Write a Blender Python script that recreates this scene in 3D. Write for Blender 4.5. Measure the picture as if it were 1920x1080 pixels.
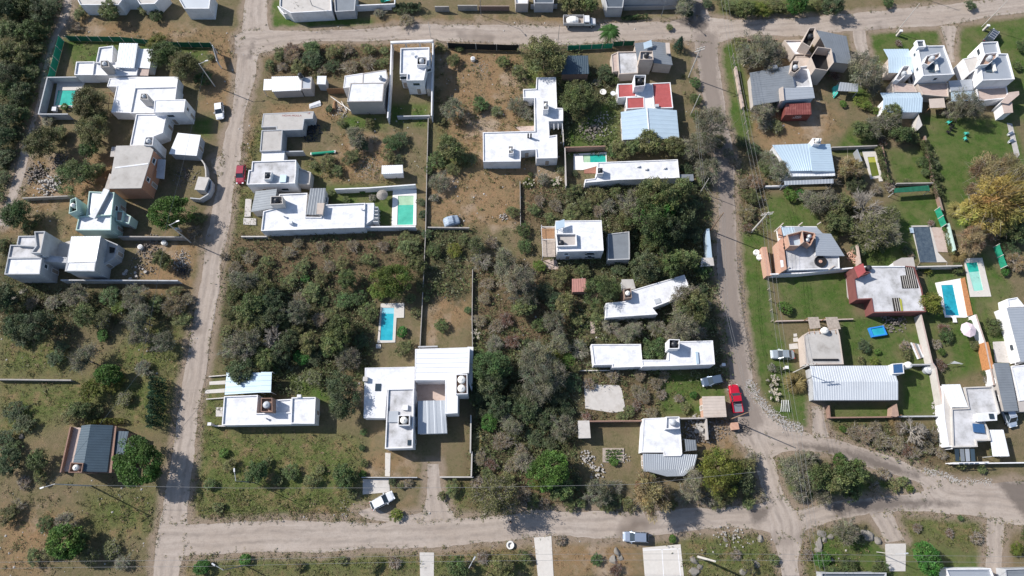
import bpy, bmesh, math, random
import numpy as np
from mathutils import Vector
for o in list(bpy.data.objects): bpy.data.objects.remove(o)
SC = bpy.context.scene
COL = SC.collection
R = math.radians
# ---------------------------------------------------------------- camera, sky, sun
H = 120.0                 # flying height
F = 1240.0                # focal length in px of a 1920 wide frame
TH = math.atan(410.0 / F)
cam_d = bpy.data.cameras.new('camera'); cam = bpy.data.objects.new('camera', cam_d); COL.objects.link(cam)
cam.location = (0, 0, H); cam.rotation_euler = (TH, 0, 0)
cam_d.sensor_width = 36; cam_d.lens = F / 1920 * 36; cam_d.clip_start = 1; cam_d.clip_end = 6000
SC.camera = cam
SUN_EL, SUN_AZ_VEC = R(38.5), Vector((-0.915, 0.405, 0)).normalized()   # towards the sun
w = bpy.data.worlds.new('World'); SC.world = w; w.use_nodes = True
nt = w.node_tree; bg = nt.nodes['Background']
sk = nt.nodes.new('ShaderNodeTexSky'); sk.sky_type = 'NISHITA'; sk.sun_disc = False
sk.sun_elevation = SUN_EL; sk.sun_rotation = math.atan2(SUN_AZ_VEC.x, SUN_AZ_VEC.y); sk.air_density = 1.0; sk.dust_density = 0.8
nt.links.new(sk.outputs[0], bg.inputs[0]); bg.inputs[1].default_value = 0.1
sd = bpy.data.lights.new('sun', 'SUN'); sd.energy = 4.3; sd.angle = R(0.55); sd.color = (1.0, 0.95, 0.88)
sun = bpy.data.objects.new('sun', sd); COL.objects.link(sun)
sv = Vector((SUN_AZ_VEC.x * math.cos(SUN_EL), SUN_AZ_VEC.y * math.cos(SUN_EL), math.sin(SUN_EL)))
sun.rotation_euler = sv.to_track_quat('Z', 'Y').to_euler(); sun.location = sv * 400
SC.view_settings.view_transform = 'Standard'; SC.view_settings.look = 'None'
SC.view_settings.exposure = 0.55; SC.view_settings.gamma = 1.0
SC.render.resolution_x = 1024; SC.render.resolution_y = 576
SC.render.engine = 'CYCLES'

# ---------------------------------------------------------------- photograph measurements -> metres
ct, st = math.cos(TH), math.sin(TH)
def G(px, py, z=0.0):
    u, v = px - 960.0, py - 540.0
    Z = -(v * st + F * ct); t = (H - z) / -Z
    return Vector((u * t, (-v * ct + F * st) * t, z))
XS = [0, 380, 760, 1140, 1520]; YS = [0, 200, 400, 620, 840]
def tp(tile, x, y):
    if tile == 's': return x, y
    c, r = int(tile[0]), int(tile[1]); k = 4.5 if r == 4 else 4.8
    return XS[c] + x / k, YS[r] + y / k
def PT(tile, s):
    a = [float(q) for q in s.replace(',', ' ').split()]
    return [tp(tile, a[i], a[i + 1]) for i in range(0, len(a), 2)]
def W(tile, s, z=0.0):
    return [G(x, y, z) for x, y in PT(tile, s)]
def to_px(p):
    X, Y, Z = p[0], p[1], p[2] - H
    yc = Y * ct + Z * st; zc = -Y * st + Z * ct
    return 960 + F * X / -zc, 540 - F * yc / -zc

# ---------------------------------------------------------------- object helpers
def tag(o, label=None, cat=None, group=None, kind=None):
    if label: o['label'] = label
    if cat: o['category'] = cat
    if group: o['group'] = group
    if kind: o['kind'] = kind
    return o
def empty(name, loc, label, cat, group=None, rz=0):
    o = bpy.data.objects.new(name, None); COL.objects.link(o); o.location = loc; o.rotation_euler[2] = rz
    o.empty_display_size = 0.3
    return tag(o, label, cat, group)
class MB:
    def __init__(s): s.v = []; s.f = []; s.m = []; s.uv = None
    def add(s, vs, fs, mi=0):
        n = len(s.v); s.v += [tuple(v) for v in vs]; s.f += [tuple(i + n for i in f) for f in fs]; s.m += [mi] * len(fs); return s
    def prism(s, pts, z0, z1, mi=0, bottom=True):
        n = len(pts); vs = [(p[0], p[1], z0) for p in pts] + [(p[0], p[1], z1) for p in pts]
        fs = [(i, (i + 1) % n, n + (i + 1) % n, n + i) for i in range(n)] + [tuple(range(n, 2 * n))]
        if bottom: fs.append(tuple(range(n - 1, -1, -1)))
        return s.add(vs, fs, mi)
    def box(s, c, size, rz=0, mi=0):
        cx, cy, cz = c; a, b, h = [q / 2 for q in size]; C, S = math.cos(rz), math.sin(rz)
        pts = [(cx + x * C - y * S, cy + x * S + y * C) for x, y in ((-a, -b), (a, -b), (a, b), (-a, b))]
        return s.prism(pts, cz - h, cz + h, mi)
    def tube(s, p, q, r0, r1=None, n=6, mi=0):
        r1 = r0 if r1 is None else r1
        p, q = Vector(p), Vector(q); d = (q - p)
        if d.length < 1e-6: return s
        d.normalize(); a = d.orthogonal().normalized(); b = d.cross(a)
        vs = [p + (a * math.cos(t) + b * math.sin(t)) * r0 for t in [2 * math.pi * k / n for k in range(n)]]
        vs += [q + (a * math.cos(t) + b * math.sin(t)) * r1 for t in [2 * math.pi * k / n for k in range(n)]]
        fs = [(i, (i + 1) % n, n + (i + 1) % n, n + i) for i in range(n)] + [tuple(range(n, 2 * n)), tuple(range(n - 1, -1, -1))]
        return s.add(vs, fs, mi)
    def lathe(s, c, prof, n=16, mi=0):
        vs = []; fs = []
        for r, z in prof:
            for k in range(n):
                t = 2 * math.pi * k / n; vs.append((c[0] + r * math.cos(t), c[1] + r * math.sin(t), c[2] + z))
        for j in range(len(prof) - 1):
            for k in range(n):
                fs.append((j * n + k, j * n + (k + 1) % n, (j + 1) * n + (k + 1) % n, (j + 1) * n + k))
        fs.append(tuple(range((len(prof) - 1) * n, len(prof) * n)))
        return s.add(vs, fs, mi)
    def build(s, name, mats, parent=None, smooth=False):
        me = bpy.data.meshes.new(name); me.from_pydata(s.v, [], s.f)
        if not isinstance(mats, (list, tuple)): mats = [mats]
        for m in mats: me.materials.append(m)
        if len(mats) > 1: me.polygons.foreach_set('material_index', s.m)
        if s.uv is not None:
            ul = me.uv_layers.new(name='UVMap')
            li = np.empty(len(me.loops), dtype=np.int32); me.loops.foreach_get('vertex_index', li)
            ul.data.foreach_set('uv', np.array(s.uv, dtype=np.float32)[li].ravel())
        if smooth: me.polygons.foreach_set('use_smooth', [True] * len(me.polygons))
        me.update()
        o = bpy.data.objects.new(name, me); COL.objects.link(o)
        if parent is not None:
            o.parent = parent; o.matrix_parent_inverse = Wm(parent).inverted()
        return o
from mathutils import Matrix
def Wm(o):
    m = o.matrix_basis.copy()
    if o.parent: m = Wm(o.parent) @ o.matrix_parent_inverse @ m
    return m
def area(pts):
    return sum(pts[i][0] * pts[(i + 1) % len(pts)][1] - pts[(i + 1) % len(pts)][0] * pts[i][1] for i in range(len(pts))) / 2
def ccw(pts):
    pts = [Vector((p[0], p[1], 0)) for p in pts]
    return pts if area(pts) > 0 else pts[::-1]
def inset(pts, d):
    n = len(pts); out = []
    for i in range(n):
        a, b, c = pts[i - 1], pts[i], pts[(i + 1) % n]
        e1 = (b - a).normalized(); e2 = (c - b).normalized()
        n1 = Vector((-e1.y, e1.x, 0)); n2 = Vector((-e2.y, e2.x, 0))
        k = max(0.25, 1 + n1.dot(n2)); out.append(b + (n1 + n2) * (d / k))
    return out

# ---------------------------------------------------------------- materials
def mat(name, col, rough=0.8, var=0.12, scale=1.5, col2=None, bump=0.0, bscale=20, metal=0.0, spec=0.3, dirt=None, dscale=0.4, dth=(0.5, 0.7), rnd=0.0):
    m = bpy.data.materials.new(name); m.use_nodes = True; t = m.node_tree; N = t.nodes; L = t.links
    b = N['Principled BSDF']; b.inputs['Roughness'].default_value = rough; b.inputs['Metallic'].default_value = metal
    b.inputs['Specular IOR Level'].default_value = spec
    tc = N.new('ShaderNodeTexCoord'); src = tc.outputs['Object']
    no = N.new('ShaderNodeTexNoise'); no.inputs['Scale'].default_value = scale; no.inputs['Detail'].default_value = 6; no.inputs['Roughness'].default_value = 0.65
    L.new(src, no.inputs['Vector'])
    r = N.new('ShaderNodeMapRange'); r.inputs[1].default_value = 0.3; r.inputs[2].default_value = 0.7
    L.new(no.outputs['Fac'], r.inputs[0])
    mx = N.new('ShaderNodeMix'); mx.data_type = 'RGBA'
    c2 = col2 if col2 else tuple(min(1, c * (1 + var)) for c in col); c1 = col if col2 else tuple(c * (1 - var) for c in col)
    mx.inputs[6].default_value = (*c1, 1); mx.inputs[7].default_value = (*c2, 1)
    L.new(r.outputs[0], mx.inputs[0]); out = mx.outputs[2]
    if dirt:
        n2 = N.new('ShaderNodeTexNoise'); n2.inputs['Scale'].default_value = dscale; n2.inputs['Detail'].default_value = 8; n2.inputs['Roughness'].default_value = 0.7
        L.new(src, n2.inputs['Vector'])
        r2 = N.new('ShaderNodeMapRange'); r2.inputs[1].default_value = dth[0]; r2.inputs[2].default_value = dth[1]; L.new(n2.outputs['Fac'], r2.inputs[0])
        m2 = N.new('ShaderNodeMix'); m2.data_type = 'RGBA'; m2.inputs[7].default_value = (*dirt, 1)
        L.new(out, m2.inputs[6]); L.new(r2.outputs[0], m2.inputs[0]); out = m2.outputs[2]
    if rnd:
        oi = N.new('ShaderNodeObjectInfo'); hs = N.new('ShaderNodeHueSaturation')
        r3 = N.new('ShaderNodeMapRange'); r3.inputs[3].default_value = 1 - rnd; r3.inputs[4].default_value = 1 + rnd
        L.new(oi.outputs['Random'], r3.inputs[0]); L.new(r3.outputs[0], hs.inputs['Value']); L.new(out, hs.inputs['Color']); out = hs.outputs[0]
    L.new(out, b.inputs['Base Color'])
    if bump:
        n3 = N.new('ShaderNodeTexNoise'); n3.inputs['Scale'].default_value = bscale; n3.inputs['Detail'].default_value = 4; L.new(src, n3.inputs['Vector'])
        bp = N.new('ShaderNodeBump'); bp.inputs['Strength'].default_value = bump; bp.inputs['Distance'].default_value = 0.05
        L.new(n3.outputs['Fac'], bp.inputs['Height']); L.new(bp.outputs[0], b.inputs['Normal'])
    return m
def brickmat(name, c1, c2, mortar, scale=3.0):
    m = mat(name, c1, 0.9, bump=0.2); t = m.node_tree; N = t.nodes; L = t.links; b = N['Principled BSDF']
    ge = N.new('ShaderNodeNewGeometry'); sx = N.new('ShaderNodeSeparateXYZ'); L.new(ge.outputs['Position'], sx.inputs[0])
    ad = N.new('ShaderNodeMath'); ad.operation = 'ADD'; L.new(sx.outputs[0], ad.inputs[0]); L.new(sx.outputs[1], ad.inputs[1])
    cb = N.new('ShaderNodeCombineXYZ'); L.new(ad.outputs[0], cb.inputs[0]); L.new(sx.outputs[2], cb.inputs[1])
    br = N.new('ShaderNodeTexBrick'); br.inputs['Scale'].default_value = scale; br.inputs['Color1'].default_value = (*c1, 1); br.inputs['Color2'].default_value = (*c2, 1)
    br.inputs['Mortar'].default_value = (*mortar, 1); br.inputs['Mortar Size'].default_value = 0.03
    L.new(cb.outputs[0], br.inputs['Vector']); L.new(br.outputs['Color'], b.inputs['Base Color'])
    return m
def leafmat(name, col, trans=0.25, hue=0.03, val=0.22):
    m = bpy.data.materials.new(name); m.use_nodes = True; t = m.node_tree; N = t.nodes; L = t.links
    b = N['Principled BSDF']; b.inputs['Roughness'].default_value = 0.6; b.inputs['Specular IOR Level'].default_value = 0.25
    at = N.new('ShaderNodeAttribute'); at.attribute_name = 'tone'
    oi = N.new('ShaderNodeObjectInfo')
    mul = N.new('ShaderNodeMix'); mul.data_type = 'RGBA'; mul.blend_type = 'MULTIPLY'; mul.inputs[0].default_value = 1.0
    mul.inputs[6].default_value = (*col, 1); L.new(at.outputs['Color'], mul.inputs[7])
    hs = N.new('ShaderNodeHueSaturation')
    r1 = N.new('ShaderNodeMapRange'); r1.inputs[3].default_value = 0.5 - hue; r1.inputs[4].default_value = 0.5 + hue
    wn = N.new('ShaderNodeMath'); wn.operation = 'MULTIPLY'; wn.inputs[1].default_value = 7.31
    fr = N.new('ShaderNodeMath'); fr.operation = 'FRACT'
    L.new(oi.outputs['Random'], wn.inputs[0]); L.new(wn.outputs[0], fr.inputs[0]); L.new(fr.outputs[0], r1.inputs[0])
    r2 = N.new('ShaderNodeMapRange'); r2.inputs[3].default_value = 1 - val; r2.inputs[4].default_value = 1 + val
    L.new(oi.outputs['Random'], r2.inputs[0])
    L.new(r1.outputs[0], hs.inputs['Hue']); L.new(r2.outputs[0], hs.inputs['Value']); L.new(mul.outputs[2], hs.inputs['Color'])
    L.new(hs.outputs[0], b.inputs['Base Color'])
    if trans:
        tr = N.new('ShaderNodeBsdfTranslucent'); ms = N.new('ShaderNodeMixShader'); ms.inputs[0].default_value = trans
        L.new(hs.outputs[0], tr.inputs['Color']); L.new(b.outputs[0], ms.inputs[1]); L.new(tr.outputs[0], ms.inputs[2])
        L.new(ms.outputs[0], N['Material Output'].inputs[0])
    return m
M = {}
M['white'] = mat('white_render', (.70, .70, .72), .85, .06, 1.2, dirt=(.48, .47, .46), dscale=.5, dth=(.48, .8))
M['whiteroof'] = mat('white_membrane', (.68, .69, .72), .75, .06, .8, dirt=(.40, .40, .42), dscale=.7, dth=(.46, .85))
M['dirtyroof'] = mat('dirty_white_roof', (.56, .56, .58), .85, .14, 1.2, dirt=(.24, .235, .23), dscale=.6, dth=(.42, .70))
def seams(m, sc=(.25, 1.0), dark=.80, amt=.55):
    t = m.node_tree; N = t.nodes; L = t.links; b = N['Principled BSDF']; src = b.inputs['Base Color'].links[0].from_socket
    tc = N.new('ShaderNodeNewGeometry'); br = N.new('ShaderNodeTexBrick'); br.inputs['Scale'].default_value = 1.0; br.inputs['Brick Width'].default_value = 4.5; br.inputs['Row Height'].default_value = 1.0; br.inputs['Mortar Size'].default_value = .045; br.inputs['Mortar Smooth'].default_value = .5
    br.inputs['Color1'].default_value = (1, 1, 1, 1); br.inputs['Color2'].default_value = (.93, .93, .94, 1); br.inputs['Mortar'].default_value = (dark, dark, dark, 1); L.new(tc.outputs['Position'], br.inputs['Vector'])
    n = N.new('ShaderNodeTexNoise'); n.inputs['Scale'].default_value = .22; n.inputs['Detail'].default_value = 5; L.new(tc.outputs['Position'], n.inputs['Vector'])
    r = N.new('ShaderNodeMapRange'); r.inputs[1].default_value = .38; r.inputs[2].default_value = .68; r.inputs[4].default_value = amt; L.new(n.outputs['Fac'], r.inputs[0])
    mx = N.new('ShaderNodeMix'); mx.data_type = 'RGBA'; mx.blend_type = 'MULTIPLY'; L.new(r.outputs[0], mx.inputs[0]); L.new(src, mx.inputs[6]); L.new(br.outputs['Color'], mx.inputs[7])
    n2 = N.new('ShaderNodeTexNoise'); n2.inputs['Scale'].default_value = 1.6; n2.inputs['Detail'].default_value = 9; n2.inputs['Roughness'].default_value = .8; L.new(tc.outputs['Position'], n2.inputs['Vector'])
    r2 = N.new('ShaderNodeMapRange'); r2.inputs[1].default_value = .52; r2.inputs[2].default_value = .8; r2.inputs[4].default_value = .6; L.new(n2.outputs['Fac'], r2.inputs[0])
    m3 = N.new('ShaderNodeMix'); m3.data_type = 'RGBA'; m3.inputs[7].default_value = (.30, .29, .28, 1); L.new(r2.outputs[0], m3.inputs[0]); L.new(mx.outputs[2], m3.inputs[6]); L.new(m3.outputs[2], b.inputs['Base Color'])
seams(M['whiteroof']); seams(M['dirtyroof'])
M['concrete'] = mat('concrete', (.42, .40, .38), .9, .12, 1.0, dirt=(.24, .22, .20), dscale=.5, dth=(.5, .75))
M['paleconc'] = mat('pale_concrete', (.48, .455, .43), .9, .08, 1.0, dirt=(.38, .35, .32), dscale=.6, dth=(.5, .78))
M['greywall'] = mat('grey_render', (.40, .41, .43), .9, .1, .8, dirt=(.25, .25, .26), dscale=.5, dth=(.5, .8))
M['blockwall'] = mat('block_wall', (.33, .31, .29), .95, .14, 1.2, dirt=(.16, .15, .13), dscale=.5, dth=(.5, .8))
M['beige'] = mat('beige_render', (.46, .395, .35), .9, .07, 1.0, dirt=(.35, .28, .23), dscale=.4, dth=(.55, .8))
M['taupe'] = mat('taupe_render', (.40, .37, .35), .9, .07, 1.0)
M['pink'] = mat('pinkish_terrace', (.45, .36, .32), .9, .08, 2.0, dirt=(.35, .25, .21), dscale=.9, dth=(.5, .8))
M['mint'] = mat('mint_render', (.40, .52, .48), .9, .06, 1.0, dirt=(.28, .40, .36), dscale=.5, dth=(.55, .85))
M['redroof'] = mat('red_membrane', (.36, .085, .085), .8, .12, 1.5, dirt=(.30, .06, .05), dscale=.8, dth=(.5, .8))
M['redwall'] = mat('dark_red_render', (.17, .065, .06), .85, .1, 1.0)
M['brick'] = brickmat('hollow_brick', (.42, .17, .09), (.50, .22, .12), (.40, .30, .24), 2.2)
M['salmon'] = brickmat('salmon_brick', (.44, .24, .17), (.50, .29, .21), (.45, .36, .30), 2.4)
M['brownbrick'] = brickmat('brown_brick', (.22, .13, .10), (.28, .17, .13), (.25, .2, .17), 3)
M['metal'] = mat('zinc_sheet', (.40, .43, .47), .45, .05, .6, metal=.35, dirt=(.36, .38, .41), dscale=.3, dth=(.5, .8))
M['bluemetal'] = mat('pale_blue_sheet', (.46, .57, .66), .45, .04, .6, metal=.25)
M['whitemetal'] = mat('white_sheet', (.70, .71, .73), .5, .04, .6)
M['darkmetal'] = mat('dark_sheet', (.10, .12, .145), .5, .1, .6, metal=.2)
M['greymetal'] = mat('grey_sheet', (.20, .22, .245), .5, .1, .6, metal=.2)
M['slate'] = mat('slate_blue_sheet', (.05, .078, .105), .5, .1, .6, metal=.15)
M['black'] = mat('black_plastic', (.02, .02, .022), .5, .2, 3)
M['dark'] = mat('dark_void', (.025, .024, .023), .9, .2, 3)
M['tank'] = mat('grey_tank', (.42, .44, .47), .5, .06, 3)
M['whitetank'] = mat('white_tank', (.72, .70, .66), .5, .05, 3)
M['blacktank'] = mat('black_tank', (.03, .033, .04), .4, .1, 3)
M['glass'] = mat('window_glass', (.03, .045, .06), .08, .1, 1, spec=.6)
M['frame'] = mat('aluminium_frame', (.55, .56, .58), .4, .05, 2, metal=.3)
M['whiteframe'] = mat('white_frame', (.75, .75, .75), .5, .05, 2)
M['wood'] = mat('timber', (.27, .155, .085), .8, .25, 4)
M['greywood'] = mat('grey_timber', (.33, .28, .24), .9, .25, 3)
M['deck'] = mat('red_deck', (.28, .13, .095), .8, .2, 3)
M['orangedeck'] = mat('orange_deck', (.42, .19, .08), .8, .25, 3)
M['pole'] = mat('concrete_pole', (.50, .48, .45), .85, .08, 3)
M['woodpole'] = mat('timber_pole', (.24, .16, .11), .9, .15, 3)
M['wire'] = mat('cable', (.22, .22, .22), .6, .1, 1)
M['greencloth'] = mat('green_shade_cloth', (.015, .22, .13), .8, .12, 1.5, col2=(.02, .28, .18))
M['greenclothdark'] = mat('dark_green_cloth', (.012, .10, .06), .85, .2, 1.5)
M['blackcloth'] = mat('black_shade_cloth', (.018, .02, .02), .9, .2, 1.5)
M['turquoise'] = mat('turquoise_plastic', (.08, .50, .42), .5, .06, 2)
M['bluetarp'] = mat('blue_tarp', (.03, .22, .62), .5, .1, 2)
M['silvertarp'] = mat('silver_tarp', (.28, .34, .42), .35, .35, 3, bump=.8, bscale=4)
M['tile'] = mat('pale_paving', (.54, .51, .475), .8, .06, 2, dirt=(.5, .46, .42), dscale=.7, dth=(.5, .8))
M['whitetile'] = mat('white_paving', (.78, .76, .74), .75, .05, 2)
M['brownpave'] = mat('brown_paving', (.34, .23, .18), .9, .12, 2)
M['rubber'] = mat('rubber', (.02, .02, .02), .8, .1, 3)
M['headlight'] = mat('headlight', (.75, .77, .8), .15, .02, 2)
M['taillight'] = mat('taillight', (.45, .02, .02), .3, .05, 2)
M['stone'] = mat('stone', (.20, .185, .165), .95, .2, 1.5, bump=.4, bscale=3, rnd=.15)
M['palerubble'] = mat('pale_rubble', (.36, .34, .32), .95, .25, 3)
M['rubble'] = mat('mixed_rubble', (.17, .15, .135), .95, .45, 2.5)
M['bark'] = mat('bark', (.13, .095, .07), .95, .2, 5)
M['greybark'] = mat('grey_twigs', (.34, .31, .275), .95, .2, 5)
M['solar'] = mat('solar_glass', (.04, .10, .22), .15, .15, 4, spec=.6)
M['redmetal'] = mat('container_red', (.17, .05, .045), .6, .12, 1.0, dirt=(.30, .13, .11), dscale=.5, dth=(.5, .75))
M['paintred'] = mat('red_paint_marks', (.25, .05, .04), .9, .2, 4)
M['parasol'] = mat('parasol_pink', (.68, .56, .60), .8, .06, 3)
M['sailwhite'] = mat('white_canvas', (.80, .79, .76), .8, .05, 3)
def water(name, c1, c2, sc=.6):
    m = mat(name, c1, .05, .1, sc, col2=c2, bump=.35, bscale=2.2, spec=.5, dirt=tuple(x * .72 for x in c1), dscale=.25, dth=(.42, .68)); return m
M['poolblue'] = water('pool_water_blue', (.02, .32, .42), (.04, .42, .52))
M['poolteal'] = water('pool_water_teal', (.02, .36, .30), (.04, .46, .36))
M['poolmint'] = water('pool_water_mint', (.08, .46, .34), (.11, .52, .38))
M['poolshelf'] = water('pool_shelf_water', (.38, .56, .38), (.42, .60, .42))
M['poolpale'] = water('pool_pale_water', (.20, .55, .46), (.52, .72, .66), .25)
M['poolgreen'] = water('pool_algae_water', (.07, .10, .015), (.16, .18, .03), .5)
M['poolyellow'] = water('pool_algae_shelf', (.36, .36, .06), (.40, .40, .08), .5)
M['poolcover'] = mat('pool_cover', (.035, .055, .085), .35, .3, 1.5, col2=(.10, .13, .16), bump=.6, bscale=5)

M['poolcyan'] = water('pool_step_water', (.22, .52, .62), (.28, .56, .66))
M['zinclight'] = mat('pale_zinc_sheet', (.54, .57, .61), .45, .05, .6, metal=.2, dirt=(.42, .44, .47), dscale=.3, dth=(.5, .8))
M['fadedred'] = mat('faded_red_sheet', (.36, .18, .155), .8, .12, 1.5)
M['thatch'] = mat('grey_thatch', (.24, .22, .20), .95, .25, 4, bump=.5)
# ---------------------------------------------------------------- roads (pairs of edge points, photograph pixels)
def road_pairs_v(rows):   # (y, left, right)
    return [((l, y), (r, y)) for y, l, r in rows]
def road_pairs_h(rows):   # (x, top, bottom)
    return [((x, a), (x, b)) for x, a, b in rows]
ROADS = []
ROADS.append(('dirt_road', road_pairs_v([(-40, 466, 505), (0, 459, 501), (30, 456, 500), (60, 455, 505), (80, 452, 500), (100, 447, 486), (150, 442, 476), (200, 436, 462), (250, 424, 455), (300, 414, 450), (350, 407, 439), (400, 397, 432), (450, 386, 425), (500, 380, 415), (550, 372, 410), (600, 362, 401), (650, 354, 391), (700, 346, 385), (750, 338, 375), (800, 331, 369), (850, 324, 364), (900, 314, 356), (950, 305, 352), (1000, 296, 352), (1040, 290, 344), (1080, 286, 335), (1130, 281, 330)])))
ROADS.append(('dirt_road', road_pairs_v([(-40, 1294, 1318), (0, 1298, 1321), (30, 1298, 1330), (60, 1295, 1350), (80, 1302, 1349), (100, 1307, 1346), (130, 1310, 1349), (160, 1315, 1352), (200, 1322, 1360), (230, 1328, 1362), (260, 1332, 1370), (300, 1340, 1376), (350, 1346, 1377), (400, 1348, 1378), (450, 1345, 1381), (500, 1343, 1384), (550, 1347, 1389), (600, 1357, 1394), (650, 1365, 1402), (700, 1369, 1409), (750, 1374, 1414), (790, 1380, 1428), (850, 1408, 1447), (900, 1423, 1460), (930, 1434, 1470), (970, 1440, 1500), (1000, 1445, 1506), (1020, 1453, 1502), (1050, 1460, 1496), (1080, 1465, 1498), (1130, 1472, 1502)])))
ROADS.append(('dirt_road', road_pairs_h([(440, 66, 100), (470, 56, 102), (500, 55, 98), (520, 57, 91), (560, 58, 82), (600, 58, 78), (650, 57, 77), (700, 53, 76), (735, 49, 75), (780, 46, 75), (850, 46, 77), (900, 47, 80), (950, 47, 83), (1000, 48, 84), (1050, 49, 84), (1100, 46, 82), (1150, 43, 78), (1200, 42, 75), (1250, 40, 74), (1300, 31, 78), (1340, 34, 80), (1380, 37, 70), (1430, 36, 66), (1480, 34, 68), (1530, 31, 67), (1560, 27, 62), (1600, 26, 58), (1650, 20, 55), (1700, 15, 51), (1750, 10, 49), (1800, 6, 42), (1850, 0, 33), (1920, -7, 25), (2000, -14, 16)])))
ROADS.append(('dirt_road', road_pairs_h([(300, 975, 1045), (355, 981, 1041), (420, 981, 1038), (470, 978, 1036), (530, 977, 1036), (600, 979, 1034), (650, 978, 1031), (700, 980, 1029), (780, 976, 1027), (850, 972, 1023), (900, 970, 1018), (950, 966, 1012), (1000, 957, 1008), (1050, 958, 1006), (1100, 958, 1008), (1150, 958, 1010), (1200, 960, 1008), (1250, 956, 1000), (1300, 953, 993), (1350, 952, 990), (1400, 949, 991), (1450, 938, 1000), (1480, 936, 1004)])))
ROADS.append(('dirt_road', [((1405, 722), (1372, 800)), ((1419, 748), (1388, 830)), ((1433, 768), (1412, 852)), ((1448, 785), (1440, 858)), ((1477, 801), (1474, 846)), ((1520, 815), (1525, 847)), ((1560, 824), (1560, 854)), ((1620, 842), (1609, 869)), ((1680, 860), (1653, 882)), ((1720, 879), (1698, 896)), ((1764, 893), (1728, 912)), ((1798, 905), (1745, 957)), ((1867, 905), (1842, 968)), ((1925, 902), (1900, 984)), ((2000, 900), (1985, 990))]))
ROADS.append(('dirt_road', [((1440, 925), (1445, 1003)), ((1469, 925), (1500, 1012)), ((1490, 955), (1510, 995)), ((1542, 945), (1553, 978)), ((1609, 936), (1631, 964)), ((1675, 931), (1675, 960)), ((1720, 925), (1742, 957)), ((1765, 905), (1775, 962))]))
def roadmat(name='compacted_dirt', k=1.0, damp=(.60, .72)):
    m = bpy.data.materials.new(name); m.use_nodes = True; t = m.node_tree; N = t.nodes; L = t.links
    b = N['Principled BSDF']; b.inputs['Roughness'].default_value = .95; b.inputs['Specular IOR Level'].default_value = .1
    uv = N.new('ShaderNodeUVMap'); uv.uv_map = 'UVMap'
    ge = N.new('ShaderNodeNewGeometry')
    def noise(src, scale, det=6, rough=.65, vecscale=None):
        n = N.new('ShaderNodeTexNoise'); n.inputs['Scale'].default_value = scale; n.inputs['Detail'].default_value = det; n.inputs['Roughness'].default_value = rough
        if vecscale:
            mp = N.new('ShaderNodeMapping'); mp.inputs['Scale'].default_value = vecscale; L.new(src, mp.inputs[0]); src = mp.outputs[0]
        L.new(src, n.inputs['Vector']); return n.outputs['Fac']
    def rng(f, a, b_, c=0, d=1):
        r = N.new('ShaderNodeMapRange'); r.inputs[1].default_value = a; r.inputs[2].default_value = b_; r.inputs[3].default_value = c; r.inputs[4].default_value = d; L.new(f, r.inputs[0]); return r.outputs[0]
    def mix(f, A, B):
        x = N.new('ShaderNodeMix'); x.data_type = 'RGBA'; L.new(f, x.inputs[0])
        for i, c in ((6, A), (7, B)):
            if isinstance(c, tuple): x.inputs[i].default_value = (*c, 1)
            else: L.new(c, x.inputs[i])
        return x.outputs[2]
    c = mix(rng(noise(ge.outputs['Position'], .12), .35, .65), (.352, .295, .250), (.405, .350, .308))
    c = mix(rng(noise(uv.outputs[0], 1.0, 6, .7, (.06, .9, 1)), .40, .85), c, (.25, .205, .175))       # wheel tracks
    c = mix(rng(noise(uv.outputs[0], 1.0, 5, .7, (.05, 1.6, 1)), .5, .9), c, (.42, .37, .33))
    c = mix(rng(noise(ge.outputs['Position'], .07, 3), *damp), c, (.17, .14, .12))               # damp patches
    c = mix(rng(noise(ge.outputs['Position'], 3.5, 8, .8), .5, .9), c, (.20, .17, .15))
    # wheel ruts: two darker bands either side of the crown
    sx = N.new('ShaderNodeSeparateXYZ'); L.new(uv.outputs[0], sx.inputs[0]); ab = N.new('ShaderNodeMath'); ab.operation = 'ABSOLUTE'; wob = N.new('ShaderNodeMath'); wob.operation = 'MULTIPLY_ADD'
    L.new(noise(ge.outputs['Position'], .25, 3), wob.inputs[0]); wob.inputs[1].default_value = 1.6; L.new(sx.outputs[1], wob.inputs[2]); sb_ = N.new('ShaderNodeMath'); sb_.operation = 'SUBTRACT'; L.new(wob.outputs[0], sb_.inputs[0]); sb_.inputs[1].default_value = .8
    L.new(sb_.outputs[0], ab.inputs[0]); s2 = N.new('ShaderNodeMath'); s2.operation = 'SUBTRACT'; L.new(ab.outputs[0], s2.inputs[0]); s2.inputs[1].default_value = .8; a2 = N.new('ShaderNodeMath'); a2.operation = 'ABSOLUTE'; L.new(s2.outputs[0], a2.inputs[0])
    rt = rng(a2.outputs[0], .12, .42, 1, 0); mm = N.new('ShaderNodeMath'); mm.operation = 'MULTIPLY'; L.new(rt, mm.inputs[0]); L.new(rng(noise(ge.outputs['Position'], .4, 5), .35, .65, 0, .6), mm.inputs[1]); c = mix(mm.outputs[0], c, (.21, .18, .158))
    c = mix(rng(noise(ge.outputs['Position'], 1.1, 8, .75), .50, .78, 0, .7), c, (.22, .188, .165))
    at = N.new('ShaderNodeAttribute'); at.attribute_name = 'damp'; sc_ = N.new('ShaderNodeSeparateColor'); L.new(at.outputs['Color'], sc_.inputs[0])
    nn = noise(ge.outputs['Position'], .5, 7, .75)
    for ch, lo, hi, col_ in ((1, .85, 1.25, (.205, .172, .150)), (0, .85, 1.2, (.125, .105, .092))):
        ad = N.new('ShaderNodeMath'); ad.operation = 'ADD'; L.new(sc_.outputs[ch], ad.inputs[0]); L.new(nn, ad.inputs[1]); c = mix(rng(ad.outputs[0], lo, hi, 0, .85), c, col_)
    L.new(c, b.inputs['Base Color'])
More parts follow.
